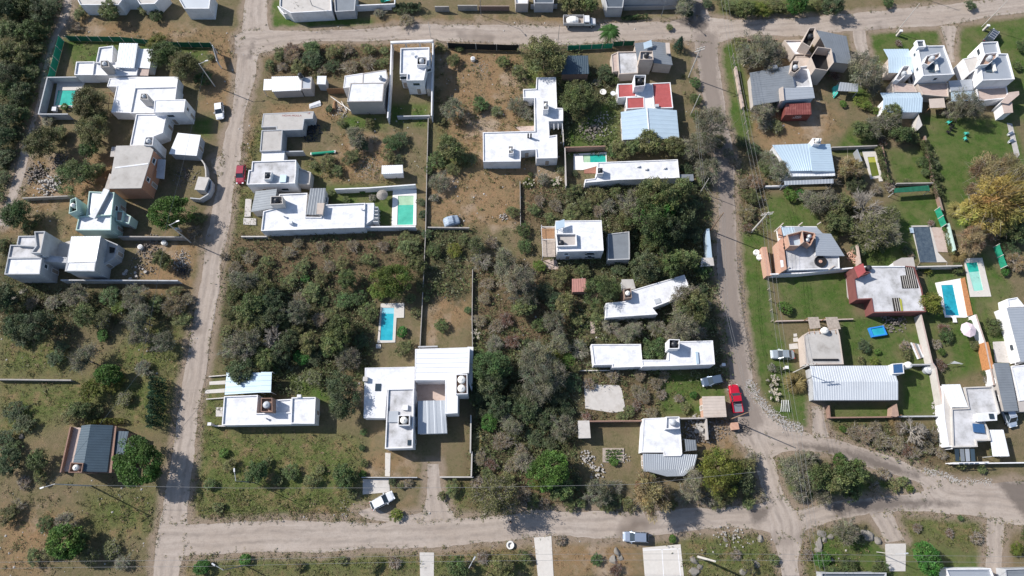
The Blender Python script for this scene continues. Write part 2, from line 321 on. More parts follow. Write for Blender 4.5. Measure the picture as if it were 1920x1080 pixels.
    bp = N.new('ShaderNodeBump'); bp.inputs['Strength'].default_value = .5; bp.inputs['Distance'].default_value = .08
    L.new(noise(uv.outputs[0], 1.0, 6, .7, (.3, 2.2, 1)), bp.inputs['Height']); L.new(bp.outputs[0], b.inputs['Normal'])
    return m
M['road'] = roadmat()
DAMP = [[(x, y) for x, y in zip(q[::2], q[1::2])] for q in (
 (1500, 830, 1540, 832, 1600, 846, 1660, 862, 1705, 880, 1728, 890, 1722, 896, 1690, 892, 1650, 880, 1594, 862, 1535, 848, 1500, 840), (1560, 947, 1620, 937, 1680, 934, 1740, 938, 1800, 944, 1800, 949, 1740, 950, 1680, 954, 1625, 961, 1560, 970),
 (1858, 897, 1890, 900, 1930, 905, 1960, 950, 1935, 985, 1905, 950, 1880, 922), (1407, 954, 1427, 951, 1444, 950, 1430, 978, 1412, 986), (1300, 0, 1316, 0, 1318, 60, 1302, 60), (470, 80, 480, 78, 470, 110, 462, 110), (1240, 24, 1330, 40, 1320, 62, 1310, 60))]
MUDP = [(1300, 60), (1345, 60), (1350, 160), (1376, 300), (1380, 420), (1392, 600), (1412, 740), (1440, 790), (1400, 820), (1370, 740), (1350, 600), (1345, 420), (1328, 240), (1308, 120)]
def inside(poly, x, y):
    c = np.zeros(len(x), bool); n = len(poly)
    for i in range(n):
        x1, y1 = poly[i]; x2, y2 = poly[(i + 1) % n]
        if y1 == y2: continue
        k = ((y1 > y) != (y2 > y)) & (x < (x2 - x1) * (y - y1) / (y2 - y1) + x1); c ^= k
    return c
def pdist(poly, x, y):
    d = np.full(len(x), 1e9); n = len(poly)
    for i in range(n):
        a = poly[i]; b = poly[(i + 1) % n]; ab = b - a; l = (ab ** 2).sum() + 1e-9
        t = np.clip(((x - a[0]) * ab[0] + (y - a[1]) * ab[1]) / l, 0, 1)
        d = np.minimum(d, (x - a[0] - t * ab[0]) ** 2 + (y - a[1] - t * ab[1]) ** 2)
    return np.sqrt(d)
def sdf(poly, x, y):
    d = pdist(poly, x, y); return np.where(inside(poly, x, y), d, -d)
_perm = np.random.RandomState(5).rand(4096)
def n1(x, seed=0):
    i = math.floor(x); f = x - i; f = f * f * (3 - 2 * f)
    a = _perm[(i * 131 + seed * 977) % 4096]; b = _perm[((i + 1) * 131 + seed * 977) % 4096]
    return a + (b - a) * f
def ribbon(name, pairs, material, z, jit=0.35, label=None):
    L_ = [G(*a) for a, b in pairs]; R_ = [G(*b) for a, b in pairs]
    vs = []; uv = []; d = 0; prev = None; edgeL = []; edgeR = []
    for i in range(len(pairs) - 1):
        seg = ((L_[i] + R_[i]) / 2 - (L_[i + 1] + R_[i + 1]) / 2).length; k = max(1, int(seg / .45))
        for j in range(k + (1 if i == len(pairs) - 2 else 0)):
            t = j / k
            def cr(P):
                p0, p1, p2, p3 = P[max(i - 1, 0)], P[i], P[i + 1], P[min(i + 2, len(P) - 1)]
                return .5 * ((2 * p1) + (p2 - p0) * t + (2 * p0 - 5 * p1 + 4 * p2 - p3) * t * t + (3 * p1 - p0 - 3 * p2 + p3) * t ** 3)
            a, b = cr(L_), cr(R_); w_ = (b - a); wl = w_.length; w_ = w_ / wl
            s = d + seg * t
            a = a - w_ * (jit * (n1(s * .35, 1) + n1(s * 1.6, 2) * .6 - .8)); b = b + w_ * (jit * (n1(s * .35, 3) + n1(s * 1.6, 4) * .6 - .8))
            for q in (0, .125, .25, .375, .5, .625, .75, .875, 1):
                p = a.lerp(b, q); vs.append((p.x, p.y, z)); uv.append((s, (q - .5) * wl))
            edgeL.append(a); edgeR.append(b)
        d += seg
    n = len(vs) // 9; fs = []
    for i in range(n - 1):
        for q in range(8):
            fs.append((i * 9 + q, (i + 1) * 9 + q, (i + 1) * 9 + q + 1, i * 9 + q + 1))
    mb = MB(); mb.add(vs, fs); mb.uv = uv
    o = mb.build(name, material); o['kind'] = 'structure'
    if label: o['label'] = label
    # face up
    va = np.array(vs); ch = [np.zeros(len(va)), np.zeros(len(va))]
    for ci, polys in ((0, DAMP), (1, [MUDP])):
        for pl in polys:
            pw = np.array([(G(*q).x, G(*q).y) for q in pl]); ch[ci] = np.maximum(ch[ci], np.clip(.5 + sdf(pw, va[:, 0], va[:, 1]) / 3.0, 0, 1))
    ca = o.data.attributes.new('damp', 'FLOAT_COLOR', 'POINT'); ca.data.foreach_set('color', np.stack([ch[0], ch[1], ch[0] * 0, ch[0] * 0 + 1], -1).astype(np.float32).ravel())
    if o.data.polygons[0].normal.z < 0: o.data.flip_normals()
    return np.array([(p.x, p.y) for p in edgeL[::2] + edgeR[::-1][::2]])
ROADPOLY = []
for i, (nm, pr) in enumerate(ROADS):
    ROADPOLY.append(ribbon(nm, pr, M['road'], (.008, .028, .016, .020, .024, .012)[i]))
# narrow tracks
TR = [
 ('dirt_path', [((120, -20), (136, -20)), ((112, 30), (130, 30)), ((95, 75), (108, 70)), ((84, 120), (92, 118)), ((70, 190), (80, 186)), ((56, 235), (66, 232)), ((38, 290), (54, 292)), ((24, 340), (40, 345)), ((8, 385), (24, 388)), ((-8, 420), (8, 425))]),
 ('driveway', [((800, 870), (822, 870)), ((802, 895), (824, 895)), ((800, 920), (828, 920)), ((795, 950), (842, 950)), ((785, 985), (860, 985))]),
 ('driveway', [((1598, 55), (1622, 55)), ((1602, 80), (1625, 80)), ((1608, 110), (1632, 110))]),
 ('driveway', [((1762, 48), (1795, 48)), ((1770, 70), (1790, 70)), ((1776, 100), (1788, 98)), ((1780, 118), (1790, 116))]),
 ('driveway', [((1520, 762), (1545, 762)), ((1524, 790), (1546, 790)), ((1522, 820), (1555, 820))]),
 ('driveway', [((1628, 962), (1672, 960)), ((1648, 990), (1682, 985)), ((1660, 1018), (1696, 1012))]),
 ('driveway', [((1850, 968), (1882, 975)), ((1850, 1000), (1882, 1000)), ((1848, 1050), (1878, 1050)), ((1846, 1100), (1876, 1100))]),
 ('driveway', [((395, 300), (420, 290)), ((400, 325), (415, 330))]),
 ('driveway', [((668, 960), (700, 950)), ((700, 975), (740, 968)), ((790, 985), (800, 960))]),
]
for i, (nm, pr) in enumerate(TR):
    ROADPOLY.append(ribbon(nm, pr, M['road'], .004 + .0002 * i, .25))

# ---------------------------------------------------------------- ground: one sheet, fine under the view, coarse to the horizon
def poly_px(s): return np.array([(G(x, y).x, G(x, y).y) for x, y in PT('s', s)])
LAWN = ["1345,85 1372,72 1400,150 1412,235 1402,268 1370,262 1352,200", "1728,215 1900,225 1925,300 1925,430 1790,430 1745,310", "1660,280 1738,275 1755,350 1685,355",
 "1440,365 1510,365 1545,425 1430,432", "1690,365 1755,365 1785,440 1700,500 1600,520 1600,440", "1385,415 1435,440 1445,560 1490,690 1535,800 1500,812 1440,765 1412,690 1396,560",
 "1450,515 1592,510 1604,598 1480,602", "1575,595 1735,590 1750,690 1580,690", "1735,495 1830,520 1850,690 1770,720 1735,600", "1690,690 1755,690 1765,778 1540,795 1530,760 1690,760",
 "1228,695 1365,705 1365,778 1240,778", "600,345 735,350 735,430 620,380", "730,195 805,195 800,240 730,235", "640,215 720,215 725,245 640,240", "1190,35 1300,25 1262,45 1200,60", "500,0 525,0 545,30 700,35 700,50 505,56",
 "1628,60 1765,58 1768,80 1640,120", "1795,55 1930,30 1930,230 1890,230 1800,110", "1535,985 1700,1010 1690,1085 1540,1085", "1840,470 1900,540 1890,700 1850,690 1830,520", "1690,1010 1850,1040 1850,1085 1690,1085",
 "1350,0 1400,0 1530,0 1560,25 1350,28", "1415,855 1460,865 1740,915 1680,930 1480,940", "1590,140 1640,180 1600,200", "1160,270 1060,300 1060,250 1120,200 1160,180", "1600,230 1660,230 1660,290 1560,290", "120,70 390,90 390,120 250,110 140,130", "360,225 400,220 395,260 360,250", "540,700 640,740 620,760 560,745"]
WILD = ["360 925 690 925 690 985 360 985", "370,700 420,690 425,800 600,810 680,820 680,900 640,975 380,975 360,940 368,800", "340,1040 1000,1030 1000,1085 330,1085", "160,925 290,920 300,1000 170,1000", "0,620 130,640 140,700 0,710", "0,720 330,700 325,800 250,800 200,760 0,830", "1500,1010 1550,985 1620,1000 1620,1085 1500,1085", "1280,1000 1440,1000 1455,1085 1280,1085", "840,910 960,880 960,960 850,960", "570,300 700,290 740,350 580,340", "435,350 480,350 480,440 440,445", "450,260 490,230 520,250 490,290 480,330 455,330", "950,100 1060,100 1060,240 960,240", "820,180 900,180 900,310 820,330", "1690,960 1850,965 1850,1040 1700,1010", "1535,790 1780,800 1790,860 1700,855 1560,820", "1230,705 1360,705 1230,780", "260,610 345,590 340,700 180,700"]
DIRT = ["815,85 985,95 985,300 1050,325 975,430 800,425 806,330 900,320 830,250", "140,35 455,60 440,110 390,80 150,72", "805,470 885,480 885,600 800,640", "640,240 740,260 735,345 620,345", "262,445 380,450 355,560 270,560", "50,295 210,290 250,380 30,400", "0,960 120,960 60,1080 0,1085", "350,1010 340,1050 300,1085 360,1085", "1000,1010 1190,1010 1200,1085 1000,1085", "1420,100 1500,120 1580,240 1450,300 1400,240", "385,90 450,70 440,210 380,200", "440,230 480,220 470,300 450,350", "0,380 60,400 40,440 0,450", "130,380 240,380 240,440 130,440", "1090,620 1160,640 1100,700", "600,690 690,690 690,760 600,740", "800,960 960,1000 1000,1040 760,1040", "1370,770 1450,850 1400,850 1290,840 1290,800", "690,850 780,850 780,890 690,890", "430,75 700,40 1300,30 1300,90 430,110", "505,195 640,190 700,230 505,240", "600,690 670,680 690,730 610,760", "1030,640 1110,600 1100,520 1040,560", "560,960 850,950 850,985 560,985"]
BROWN = ["430,440 795,432 792,540 690,560 430,560", "978,345 1290,350 1290,380 1160,440 978,430", "890,470 1080,520 1090,640 1000,720 890,650", "1090,700 1235,700 1235,790 1090,790", "508,84 735,85 735,150 505,150", "1560,790 1790,800 1790,885 1640,860", "600,560 690,580 690,690 600,700", "0,540 120,560 140,640 0,620", "880,790 1080,820 1080,950 880,940", "1380,320 1440,330 1440,440 1390,440"]
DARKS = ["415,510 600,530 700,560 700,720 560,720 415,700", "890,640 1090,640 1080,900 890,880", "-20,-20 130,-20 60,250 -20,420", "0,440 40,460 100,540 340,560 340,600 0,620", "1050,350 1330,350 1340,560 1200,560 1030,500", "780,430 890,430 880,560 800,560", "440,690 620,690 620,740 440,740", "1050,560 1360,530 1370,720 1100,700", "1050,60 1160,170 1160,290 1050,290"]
xs = np.concatenate([-np.geomspace(4000, 122, 26)[:-1], np.arange(-121, 121.1, .6), np.geomspace(122, 4000, 26)[1:]])
ys = np.concatenate([-np.geomspace(4000, 27, 30)[:-1], np.arange(-26, 118.1, .6), np.geomspace(119, 4000, 26)[1:]])
XX, YY = np.meshgrid(xs, ys); PX = XX.ravel(); PY = YY.ravel()
fine = (np.abs(PX) < 122) & (PY > -27) & (PY < 119)
def softmask(polys, width=1.6):
    m = np.zeros(len(PX)); fx, fy = PX[fine], PY[fine]; v = np.full(len(fx), -99.0)
    for p in polys:
        v = np.maximum(v, sdf(p, fx, fy))
    m[fine] = np.clip(.5 + v / (2 * width), 0, 1)
    return m
LAWNP = [poly_px(s) for s in LAWN]; WILDP = [poly_px(s) for s in WILD]; DIRTP = [poly_px(s) for s in DIRT]; BROWNP = [poly_px(s) for s in BROWN]; DARKP = [poly_px(s) for s in DARKS]
mL, mW, mD, mB, mK = softmask(LAWNP, 1.6), softmask(WILDP, 4.5), softmask(DIRTP, 3.5), softmask(BROWNP, 4.5), softmask(DARKP, 4.5)
mR = np.zeros(len(PX)); fx, fy = PX[fine], PY[fine]; v = np.full(len(fx), -99.0)
for p in ROADPOLY: v = np.maximum(v, sdf(p, fx, fy))
mR[fine] = np.clip(1 + v / 2.2, 0, 1)
nx, ny = len(xs), len(ys)
idx = np.arange(nx * ny).reshape(ny, nx)
quads = np.stack([idx[:-1, :-1], idx[:-1, 1:], idx[1:, 1:], idx[1:, :-1]], -1).reshape(-1, 4)
def fastmesh(name, V, Q, k=4):
    me = bpy.data.meshes.new(name); V = np.asarray(V, dtype=np.float32); Q = np.asarray(Q, dtype=np.int32)
    me.vertices.add(len(V)); me.vertices.foreach_set('co', V.ravel())
    me.loops.add(Q.size); me.loops.foreach_set('vertex_index', Q.ravel())
    me.polygons.add(len(Q)); me.polygons.foreach_set('loop_start', np.arange(0, Q.size, k, dtype=np.int32))
    me.polygons.foreach_set('loop_total', np.full(len(Q), k, dtype=np.int32)); me.update(calc_edges=True)
    return me
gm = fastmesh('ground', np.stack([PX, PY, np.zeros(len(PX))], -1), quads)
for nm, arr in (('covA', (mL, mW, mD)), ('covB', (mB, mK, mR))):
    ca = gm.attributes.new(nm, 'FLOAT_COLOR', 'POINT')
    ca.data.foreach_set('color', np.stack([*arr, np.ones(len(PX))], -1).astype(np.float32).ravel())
def groundmat():
    m = bpy.data.materials.new('ground_cover'); m.use_nodes = True; t = m.node_tree; N = t.nodes; L = t.links
    b = N['Principled BSDF']; b.inputs['Roughness'].default_value = .95; b.inputs['Specular IOR Level'].default_value = .1
    ge = N.new('ShaderNodeNewGeometry'); P = ge.outputs['Position']
    def noise(scale, det=7, rough=.7):
        n = N.new('ShaderNodeTexNoise'); n.inputs['Scale'].default_value = scale; n.inputs['Detail'].default_value = det; n.inputs['Roughness'].default_value = rough
        L.new(P, n.inputs['Vector']); return n.outputs['Fac']
    def rng(f, a, b_, c=0, d=1):
        r = N.new('ShaderNodeMapRange'); r.inputs[1].default_value = a; r.inputs[2].default_value = b_; r.inputs[3].default_value = c; r.inputs[4].default_value = d; L.new(f, r.inputs[0]); return r.outputs[0]
    def mix(f, A, B):
        x = N.new('ShaderNodeMix'); x.data_type = 'RGBA'; L.new(f, x.inputs[0])
        for i, c in ((6, A), (7, B)):
            if isinstance(c, tuple): x.inputs[i].default_value = (*c, 1)
            else: L.new(c, x.inputs[i])
        return x.outputs[2]
    def chan(nm):
        a = N.new('ShaderNodeAttribute'); a.attribute_name = nm; s = N.new('ShaderNodeSeparateColor'); L.new(a.outputs['Color'], s.inputs[0]); return s.outputs
    A = chan('covA'); B = chan('covB')
    n_f = noise(2.2); n_m = noise(.35); n_l = noise(.09, 4); n_x = noise(7.0, 4, .8)
    def edge(ch, amp=1.7, sh=.09):      # mask plus noise, thresholded: ragged borders
        ad = N.new('ShaderNodeMath'); ad.operation = 'MULTIPLY_ADD'; L.new(n_m, ad.inputs[0]); ad.inputs[1].default_value = amp; L.new(ch, ad.inputs[2])
        ad2 = N.new('ShaderNodeMath'); ad2.operation = 'MULTIPLY_ADD'; L.new(n_f, ad2.inputs[0]); ad2.inputs[1].default_value = .5; L.new(ad.outputs[0], ad2.inputs[2])
        c = .5 + amp * .5 + .25
        return rng(ad2.outputs[0], c - sh * 2.5, c + sh * 2.5)
    base = mix(rng(n_f, .35, .65), (.095, .092, .042), (.20, .165, .095))
    base = mix(rng(n_m, .42, .62), base, mix(rng(n_f, .35, .65), (.24, .175, .115), (.15, .125, .07)))
    wild = mix(rng(n_f, .35, .65), (.060, .095, .022), (.14, .155, .055))
    wild = mix(rng(n_m, .48, .66), wild, (.22, .16, .085))
    lawn = mix(rng(n_f, .3, .7), (.042, .088, .016), (.082, .135, .030))
    lawn = mix(rng(n_m, .42, .70), lawn, (.135, .140, .055)); lawn = mix(rng(n_l, .50, .66, 0, .7), lawn, (.165, .145, .075))
    dirt = mix(rng(n_m, .35, .65), (.285, .178, .100), (.235, .165, .092))
    dirt = mix(rng(n_f, .5, .75), dirt, (.15, .135, .06))
    dirt = mix(rng(n_l, .52, .66), dirt, (.36, .28, .21))
    brown = mix(rng(n_f, .35, .65), (.095, .068, .038), (.185, .13, .08))
    brown = mix(rng(n_m, .52, .7), brown, (.10, .10, .045))
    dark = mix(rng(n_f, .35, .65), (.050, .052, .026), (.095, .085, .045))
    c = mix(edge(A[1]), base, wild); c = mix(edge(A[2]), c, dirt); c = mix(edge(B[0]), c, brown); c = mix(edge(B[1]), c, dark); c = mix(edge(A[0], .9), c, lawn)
    c = mix(edge(B[2], 1.1, .1), c, mix(rng(n_f, .3, .7), (.30, .235, .185), (.24, .19, .14)))
    c = mix(rng(noise(1.0, 9, .85), .52, .70, 0, .55), c, mix(rng(n_x, .4, .6), (.055, .062, .022), (.20, .165, .11)))
    c = mix(rng(n_x, .52, .80), c, mix(rng(n_m, .3, .7), (.06, .055, .03), (.26, .22, .17)))
    L.new(c, b.inputs['Base Color'])
    bp = N.new('ShaderNodeBump'); bp.inputs['Strength'].default_value = .9; bp.inputs['Distance'].default_value = .2
    L.new(n_x, bp.inputs['Height']); L.new(bp.outputs[0], b.inputs['Normal'])
    return m
gm.materials.append(groundmat())
go = bpy.data.objects.new('ground', gm); COL.objects.link(go); go['kind'] = 'structure'
# ---------------------------------------------------------------- building parts
def pts_of(tile, s, z):
    return s if not isinstance(s, str) else W(tile, s, z)
def house(name, label, cat, tile, s, group=None):
    c = pts_of(tile, s, 0); cx = sum(p[0] for p in c) / len(c); cy = sum(p[1] for p in c) / len(c)
    return empty(name, (cx, cy, 0), label, cat, group)
def add_window(root, a, b, t, w_, z0, z1, frame='whiteframe', name='window'):
    """window set on the wall edge a->b (outside is to the right of a->b for ccw outlines)"""
    d = (b - a); L = d.length; d = d / L; n = Vector((d.y, -d.x, 0)); c = a + d * (t * L)
    rz = math.atan2(d.y, d.x); f = MB(); th = .06
    for q in (-1, 1): f.box((c.x + n.x * .035 + d.x * q * (w_ / 2 - .04), c.y + n.y * .035 + d.y * q * (w_ / 2 - .04), (z0 + z1) / 2), (.08, .07, z1 - z0), rz)
    for zz in (z0 + .035, z1 - .035): f.box((c.x + n.x * .035, c.y + n.y * .035, zz), (w_ - .16, .07, .07), rz)
    if name == 'window': f.box((c.x + n.x * .07, c.y + n.y * .07, z0 - .03), (w_ + .2, .16, .06), rz)
    wo = f.build(name, M[frame], root)
    g = MB().box((c.x + n.x * .015, c.y + n.y * .015, (z0 + z1) / 2), (w_ - .06, .03, z1 - z0 - .05), rz)
    if name == 'window': g.build('pane', M['glass'], wo)
    else:
        g.build('door_leaf', M['greywood'], wo)
wrnd = random.Random(4)
def block(root, tile, s, h, z0=0, wm='white', rm='whiteroof', par=.28, pw=.18, win=None, wz=None):
    P = ccw(pts_of(tile, s, h)); n = len(P); mb = MB()
    I = inset(P, pw)
    vs = [(p.x, p.y, z0) for p in P] + [(p.x, p.y, h) for p in P]
    fs = [(i, (i + 1) % n, n + (i + 1) % n, n + i) for i in range(n)]
    if par > 0:
        vs += [(p.x, p.y, h) for p in I] + [(p.x, p.y, h - par) for p in I]
        fs += [(n + i, n + (i + 1) % n, 2 * n + (i + 1) % n, 2 * n + i) for i in range(n)]
        fs += [(2 * n + i, 2 * n + (i + 1) % n, 3 * n + (i + 1) % n, 3 * n + i) for i in range(n)]
        mb.add(vs, fs).build('wall', M[wm], root)
        r = MB(); r.prism(I, h - par - .12, h - par + .002)
        ro = r.build('roof', M[rm], root)
    else:
        mb.add(vs, fs).build('wall', M[wm], root)
        O = inset(P, -.12); ro = MB().prism(O, h - .14, h + .004).build('roof', M[rm], root)
    # openings on the long walls that look east or west, or the listed edges
    for i in range(n):
        a, b = P[i], P[(i + 1) % n]; L = (b - a).length
        if win is None:
            if L < 2.6 or abs((b - a).normalized().y) < .8: continue
        elif i not in win: continue
        k = max(1, int(L / 3.4)); lev = [(z0 + .95, z0 + 2.0)] if h - z0 < 4.2 else [(z0 + .9, z0 + 1.9), (h - 1.75, h - .8)]
        if h - z0 < 1.8: continue
        if wz: lev = wz
        for (u, v_) in lev:
            v_ = min(v_, h - .35)
            for j in range(k):
                w_ = wrnd.choice([.9, 1.2, 1.5]); t = (j + .5 + wrnd.uniform(-.12, .12)) / k
                if j == 0 and u == lev[0][0] and z0 < .5: add_window(root, a, b, t, .9, z0 + .02, z0 + 2.02, 'whiteframe', 'door')
                else: add_window(root, a, b, t, w_, u, v_)
    return P, ro
def tank(mb_c, r=.55, hh=1.1, m='tank', parent=None):
    t = MB().lathe(mb_c, [(r * .95, 0), (r, .06), (r, hh * .3), (r * .97, hh * .33), (r, hh * .36), (r, hh * .7), (r * .97, hh * .73), (r, hh * .76), (r * .85, hh * .88), (r * .45, hh * .98), (r * .28, hh), (r * .28, hh + .06), (.02, hh + .08)], 20)
    return t.build('water_tank', M[m], parent, smooth=False)
def tower(root, tile, s, h, z0=0, wm='white', tm='tank', nt=1, deep=.8, fm='dark', r=.5, win=False):
    P = ccw(pts_of(tile, s, h)); n = len(P); I = inset(P, .13)
    vs = [(p.x, p.y, z0) for p in P] + [(p.x, p.y, h) for p in P] + [(p.x, p.y, h) for p in I] + [(p.x, p.y, h - deep) for p in I]
    fs = [(i, (i + 1) % n, n + (i + 1) % n, n + i) for i in range(n)]
    fs += [(n + i, n + (i + 1) % n, 2 * n + (i + 1) % n, 2 * n + i) for i in range(n)] + [(2 * n + i, 2 * n + (i + 1) % n, 3 * n + (i + 1) % n, 3 * n + i) for i in range(n)]
    o = MB().add(vs, fs).build('tank_tower', M[wm], root)
    MB().prism(I, h - deep - .1, h - deep + .003).build('floor', M[fm], o)
    if nt:
        c = sum(I, Vector()) / n; e = max(((I[(i + 1) % n] - I[i]) for i in range(n)), key=lambda q: q.length)
        wid = abs(area(I)) / e.length; rr = min(r, wid * .42)
        for k in range(nt):
            q = c + e.normalized() * ((k - (nt - 1) / 2) * 2.25 * rr)
            tank((q.x, q.y, h - deep + .01), rr, 1.15, tm, o)
    return o
def mroof(root, quad, mname='metal', ribs=None, along=0, name='roof', amp=.022, th=.05, step=.42):
    """corrugated sheet over a bilinear quad of world points; waves repeat along edge 0-1"""
    a, b, c, d = [Vector(p) for p in quad]
    if along: a, b, c, d = b, c, d, a
    L = ((b - a).length + (c - d).length) / 2; k = max(4, int(L / step)) if ribs is None else ribs
    prof = [(0, 0), (.28, 0), (.38, 1), (.62, 1), (.72, 0)]
    us = []
    for i in range(k):
        for x, z in prof: us.append(((i + x) / k, z))
    us.append((1, 0)); nv = 6; top = []; N_ = (b - a).cross(d - a).normalized()
    if N_.z < 0: N_ = -N_
    for j in range(nv + 1):
        v = j / nv
        for u, z in us: top.append((a.lerp(b, u)).lerp(d.lerp(c, u), v) + N_ * (z * amp))
    m = len(us); fs = [(j * m + i, j * m + i + 1, (j + 1) * m + i + 1, (j + 1) * m + i) for j in range(nv) for i in range(m - 1)]
    mb = MB(); mb.add(top, fs); off = Vector((0, 0, th + .02))
    mb.add([a - off, b - off, c - off, d - off, a, b, c, d], [(0, 1, 2, 3), (0, 1, 5, 4), (1, 2, 6, 5), (2, 3, 7, 6), (3, 0, 4, 7)])
    return mb.build(name, M[mname], root)
def sheet(root, tile, s, z, mname, along=0, walls=None, wz0=0, name='roof', step=.42, posts=False, wm_in=.15):
    """flat or sloped corrugated roof; z one number or four"""
    zs = [z] * 4 if not isinstance(z, (list, tuple)) else z
    q = [float(x) for x in s.replace(',', ' ').split()]; pp = [tp(tile, q[i], q[i + 1]) for i in range(0, 8, 2)]
    V = [G(pp[i][0], pp[i][1], zs[i]) for i in range(4)]
    if walls:
        fl = Vector((0, 0, 0)); order = V if area(V) > 0 else V[::-1]
        I = inset([Vector((p.x, p.y, 0)) for p in order], wm_in)
        mb = MB(); n = 4
        top = [(I[i].x, I[i].y, order[i].z - .09) for i in range(4)]
        vs = [(p.x, p.y, wz0) for p in I] + top
        mb.add(vs, [(i, (i + 1) % n, n + (i + 1) % n, n + i) for i in range(n)]); mb.build('wall', M[walls], root)
        for i in range(4):
            a, b = I[i], I[(i + 1) % 4]; L = (b - a).length
            if L > 2.6 and abs((b - a).normalized().y) > .8 and min(zs) - wz0 > 2.0:
                add_window(root, a, b, .35 if L > 5 else .5, .9, wz0 + .02, min(wz0 + 2.0, min(zs) - .3), 'whiteframe', 'door')
                if L > 5: add_window(root, a, b, .72, 1.2, wz0 + .9, min(wz0 + 1.9, min(zs) - .35))
    if posts:
        for p in V: MB().box((p.x * .998, p.y, (p.z - .08) / 2), (.1, .1, p.z - .08)).build('post', M['frame'], root)
    return mroof(root, V, mname, along=along, name=name, step=step)
def item(root, name, mname, mb, label=None):
    o = mb.build(name, M[mname], root)
    if label: o['label'] = label
    return o
def flat(root, name, tile, s, z, mname, th=.1, kind=None, label=None):
    P = ccw(W(tile, s, z)); o = MB().prism(P, max(z - th, -.05), z).build(name, M[mname], root)
    if kind: o['kind'] = kind
    if label: o['label'] = label
    return o
SEEN = {}
def wall(label, tile, s, h, mname='blockwall', th=.18, name='garden_wall', cat='wall', z0=0, group=None, cap=None):
    pts = W(tile, s, h)
    o = empty(name, (pts[0].x, pts[0].y, 0), label, cat, group); mb = MB(); cp = MB()
    for i in range(len(pts) - 1):
        a, b = pts[i], pts[i + 1]; d = (b - a); L = d.length; rz = math.atan2(d.y, d.x); c = (a + b) / 2
        L2 = L + (th * .45 if i < len(pts) - 2 else 0)
        mb.box((c.x, c.y, (z0 + h - .05) / 2), (L2, th, h - z0 - .05), rz); cp.box((c.x, c.y, h - .023), (L2 + .01 * (i + 1), th + .05, .05 + .002 * i), rz)
    mb.build('wall_panel', M[mname], o); cp.build('coping', M[cap or mname], o)
    return o
def fence(label, tile, s, h, mname='greencloth', name='mesh_fence', post=2.4, pm='pole', cat='fence', panel=True):
    pts = W(tile, s, h); o = empty(name, (pts[0].x, pts[0].y, 0), label, cat); pn = MB()
    for i in range(len(pts) - 1):
        a, b = pts[i], pts[i + 1]; d = b - a; L = d.length; k = max(1, round(L / post)); rz = math.atan2(d.y, d.x)
        segs = 4 * k
        n_ = Vector((-d.y, d.x, 0)).normalized()
        vs = []; 
        for j in range(segs + 1):
            p = a.lerp(b, j / segs); wv = .05 * math.sin(j * 1.9 + i)
            sag = .06 * abs(math.sin(math.pi * j / 4))
            for zz, oo in ((.04, 0), (h * .5, wv), (h - .03 - sag, 0)):
                for sgn in (-.012, .012): vs.append((p.x + n_.x * (oo + sgn), p.y + n_.y * (oo + sgn), zz))
        fs = []
        for j in range(segs):
            A, B = j * 6, j * 6 + 6
            for q in (0, 2):
                fs.append((A + q, B + q, B + q + 2, A + q + 2)); fs.append((A + q + 1, A + q + 3, B + q + 3, B + q + 1))
            fs.append((A + 4, B + 4, B + 5, A + 5))
        pn.add(vs, fs)
        for j in range(k + (1 if i == len(pts) - 2 else 0)):
            p = a.lerp(b, j / k); MB().box((p.x, p.y, h / 2 + .03), (.11, .11, h + .06), rz).build('post', M[pm], o)
    if panel: pn.build('cloth_panel', M[mname], o)
    else:
        wv_ = MB()
        for i in range(len(pts) - 1):
            for zz in (.3, h * .5, h * .75, h - .05): wv_.tube((pts[i].x, pts[i].y, zz), (pts[i + 1].x, pts[i + 1].y, zz), .012, n=4)
        wv_.build('wire_strand', M['wire'], o)
    return o
def ventpipe(root, tile, x, y, z, h=.6, r=.12, mname='frame'):
    px, py = tp(tile, x, y); p = G(px, py, z)
    return MB().lathe((p.x, p.y, z), [(r, 0), (r, h * .8), (r * 1.7, h * .8), (r * 1.7, h)], 10).build('vent_pipe', M[mname], root)
def ibox(root, name, tile, x, y, z, size, mname, rz=0, zb=None):
    px, py = tp(tile, x, y); p = G(px, py, z + size[2] / 2)
    return MB().box((p.x, p.y, z + size[2] / 2), size, rz).build(name, M[mname], root)
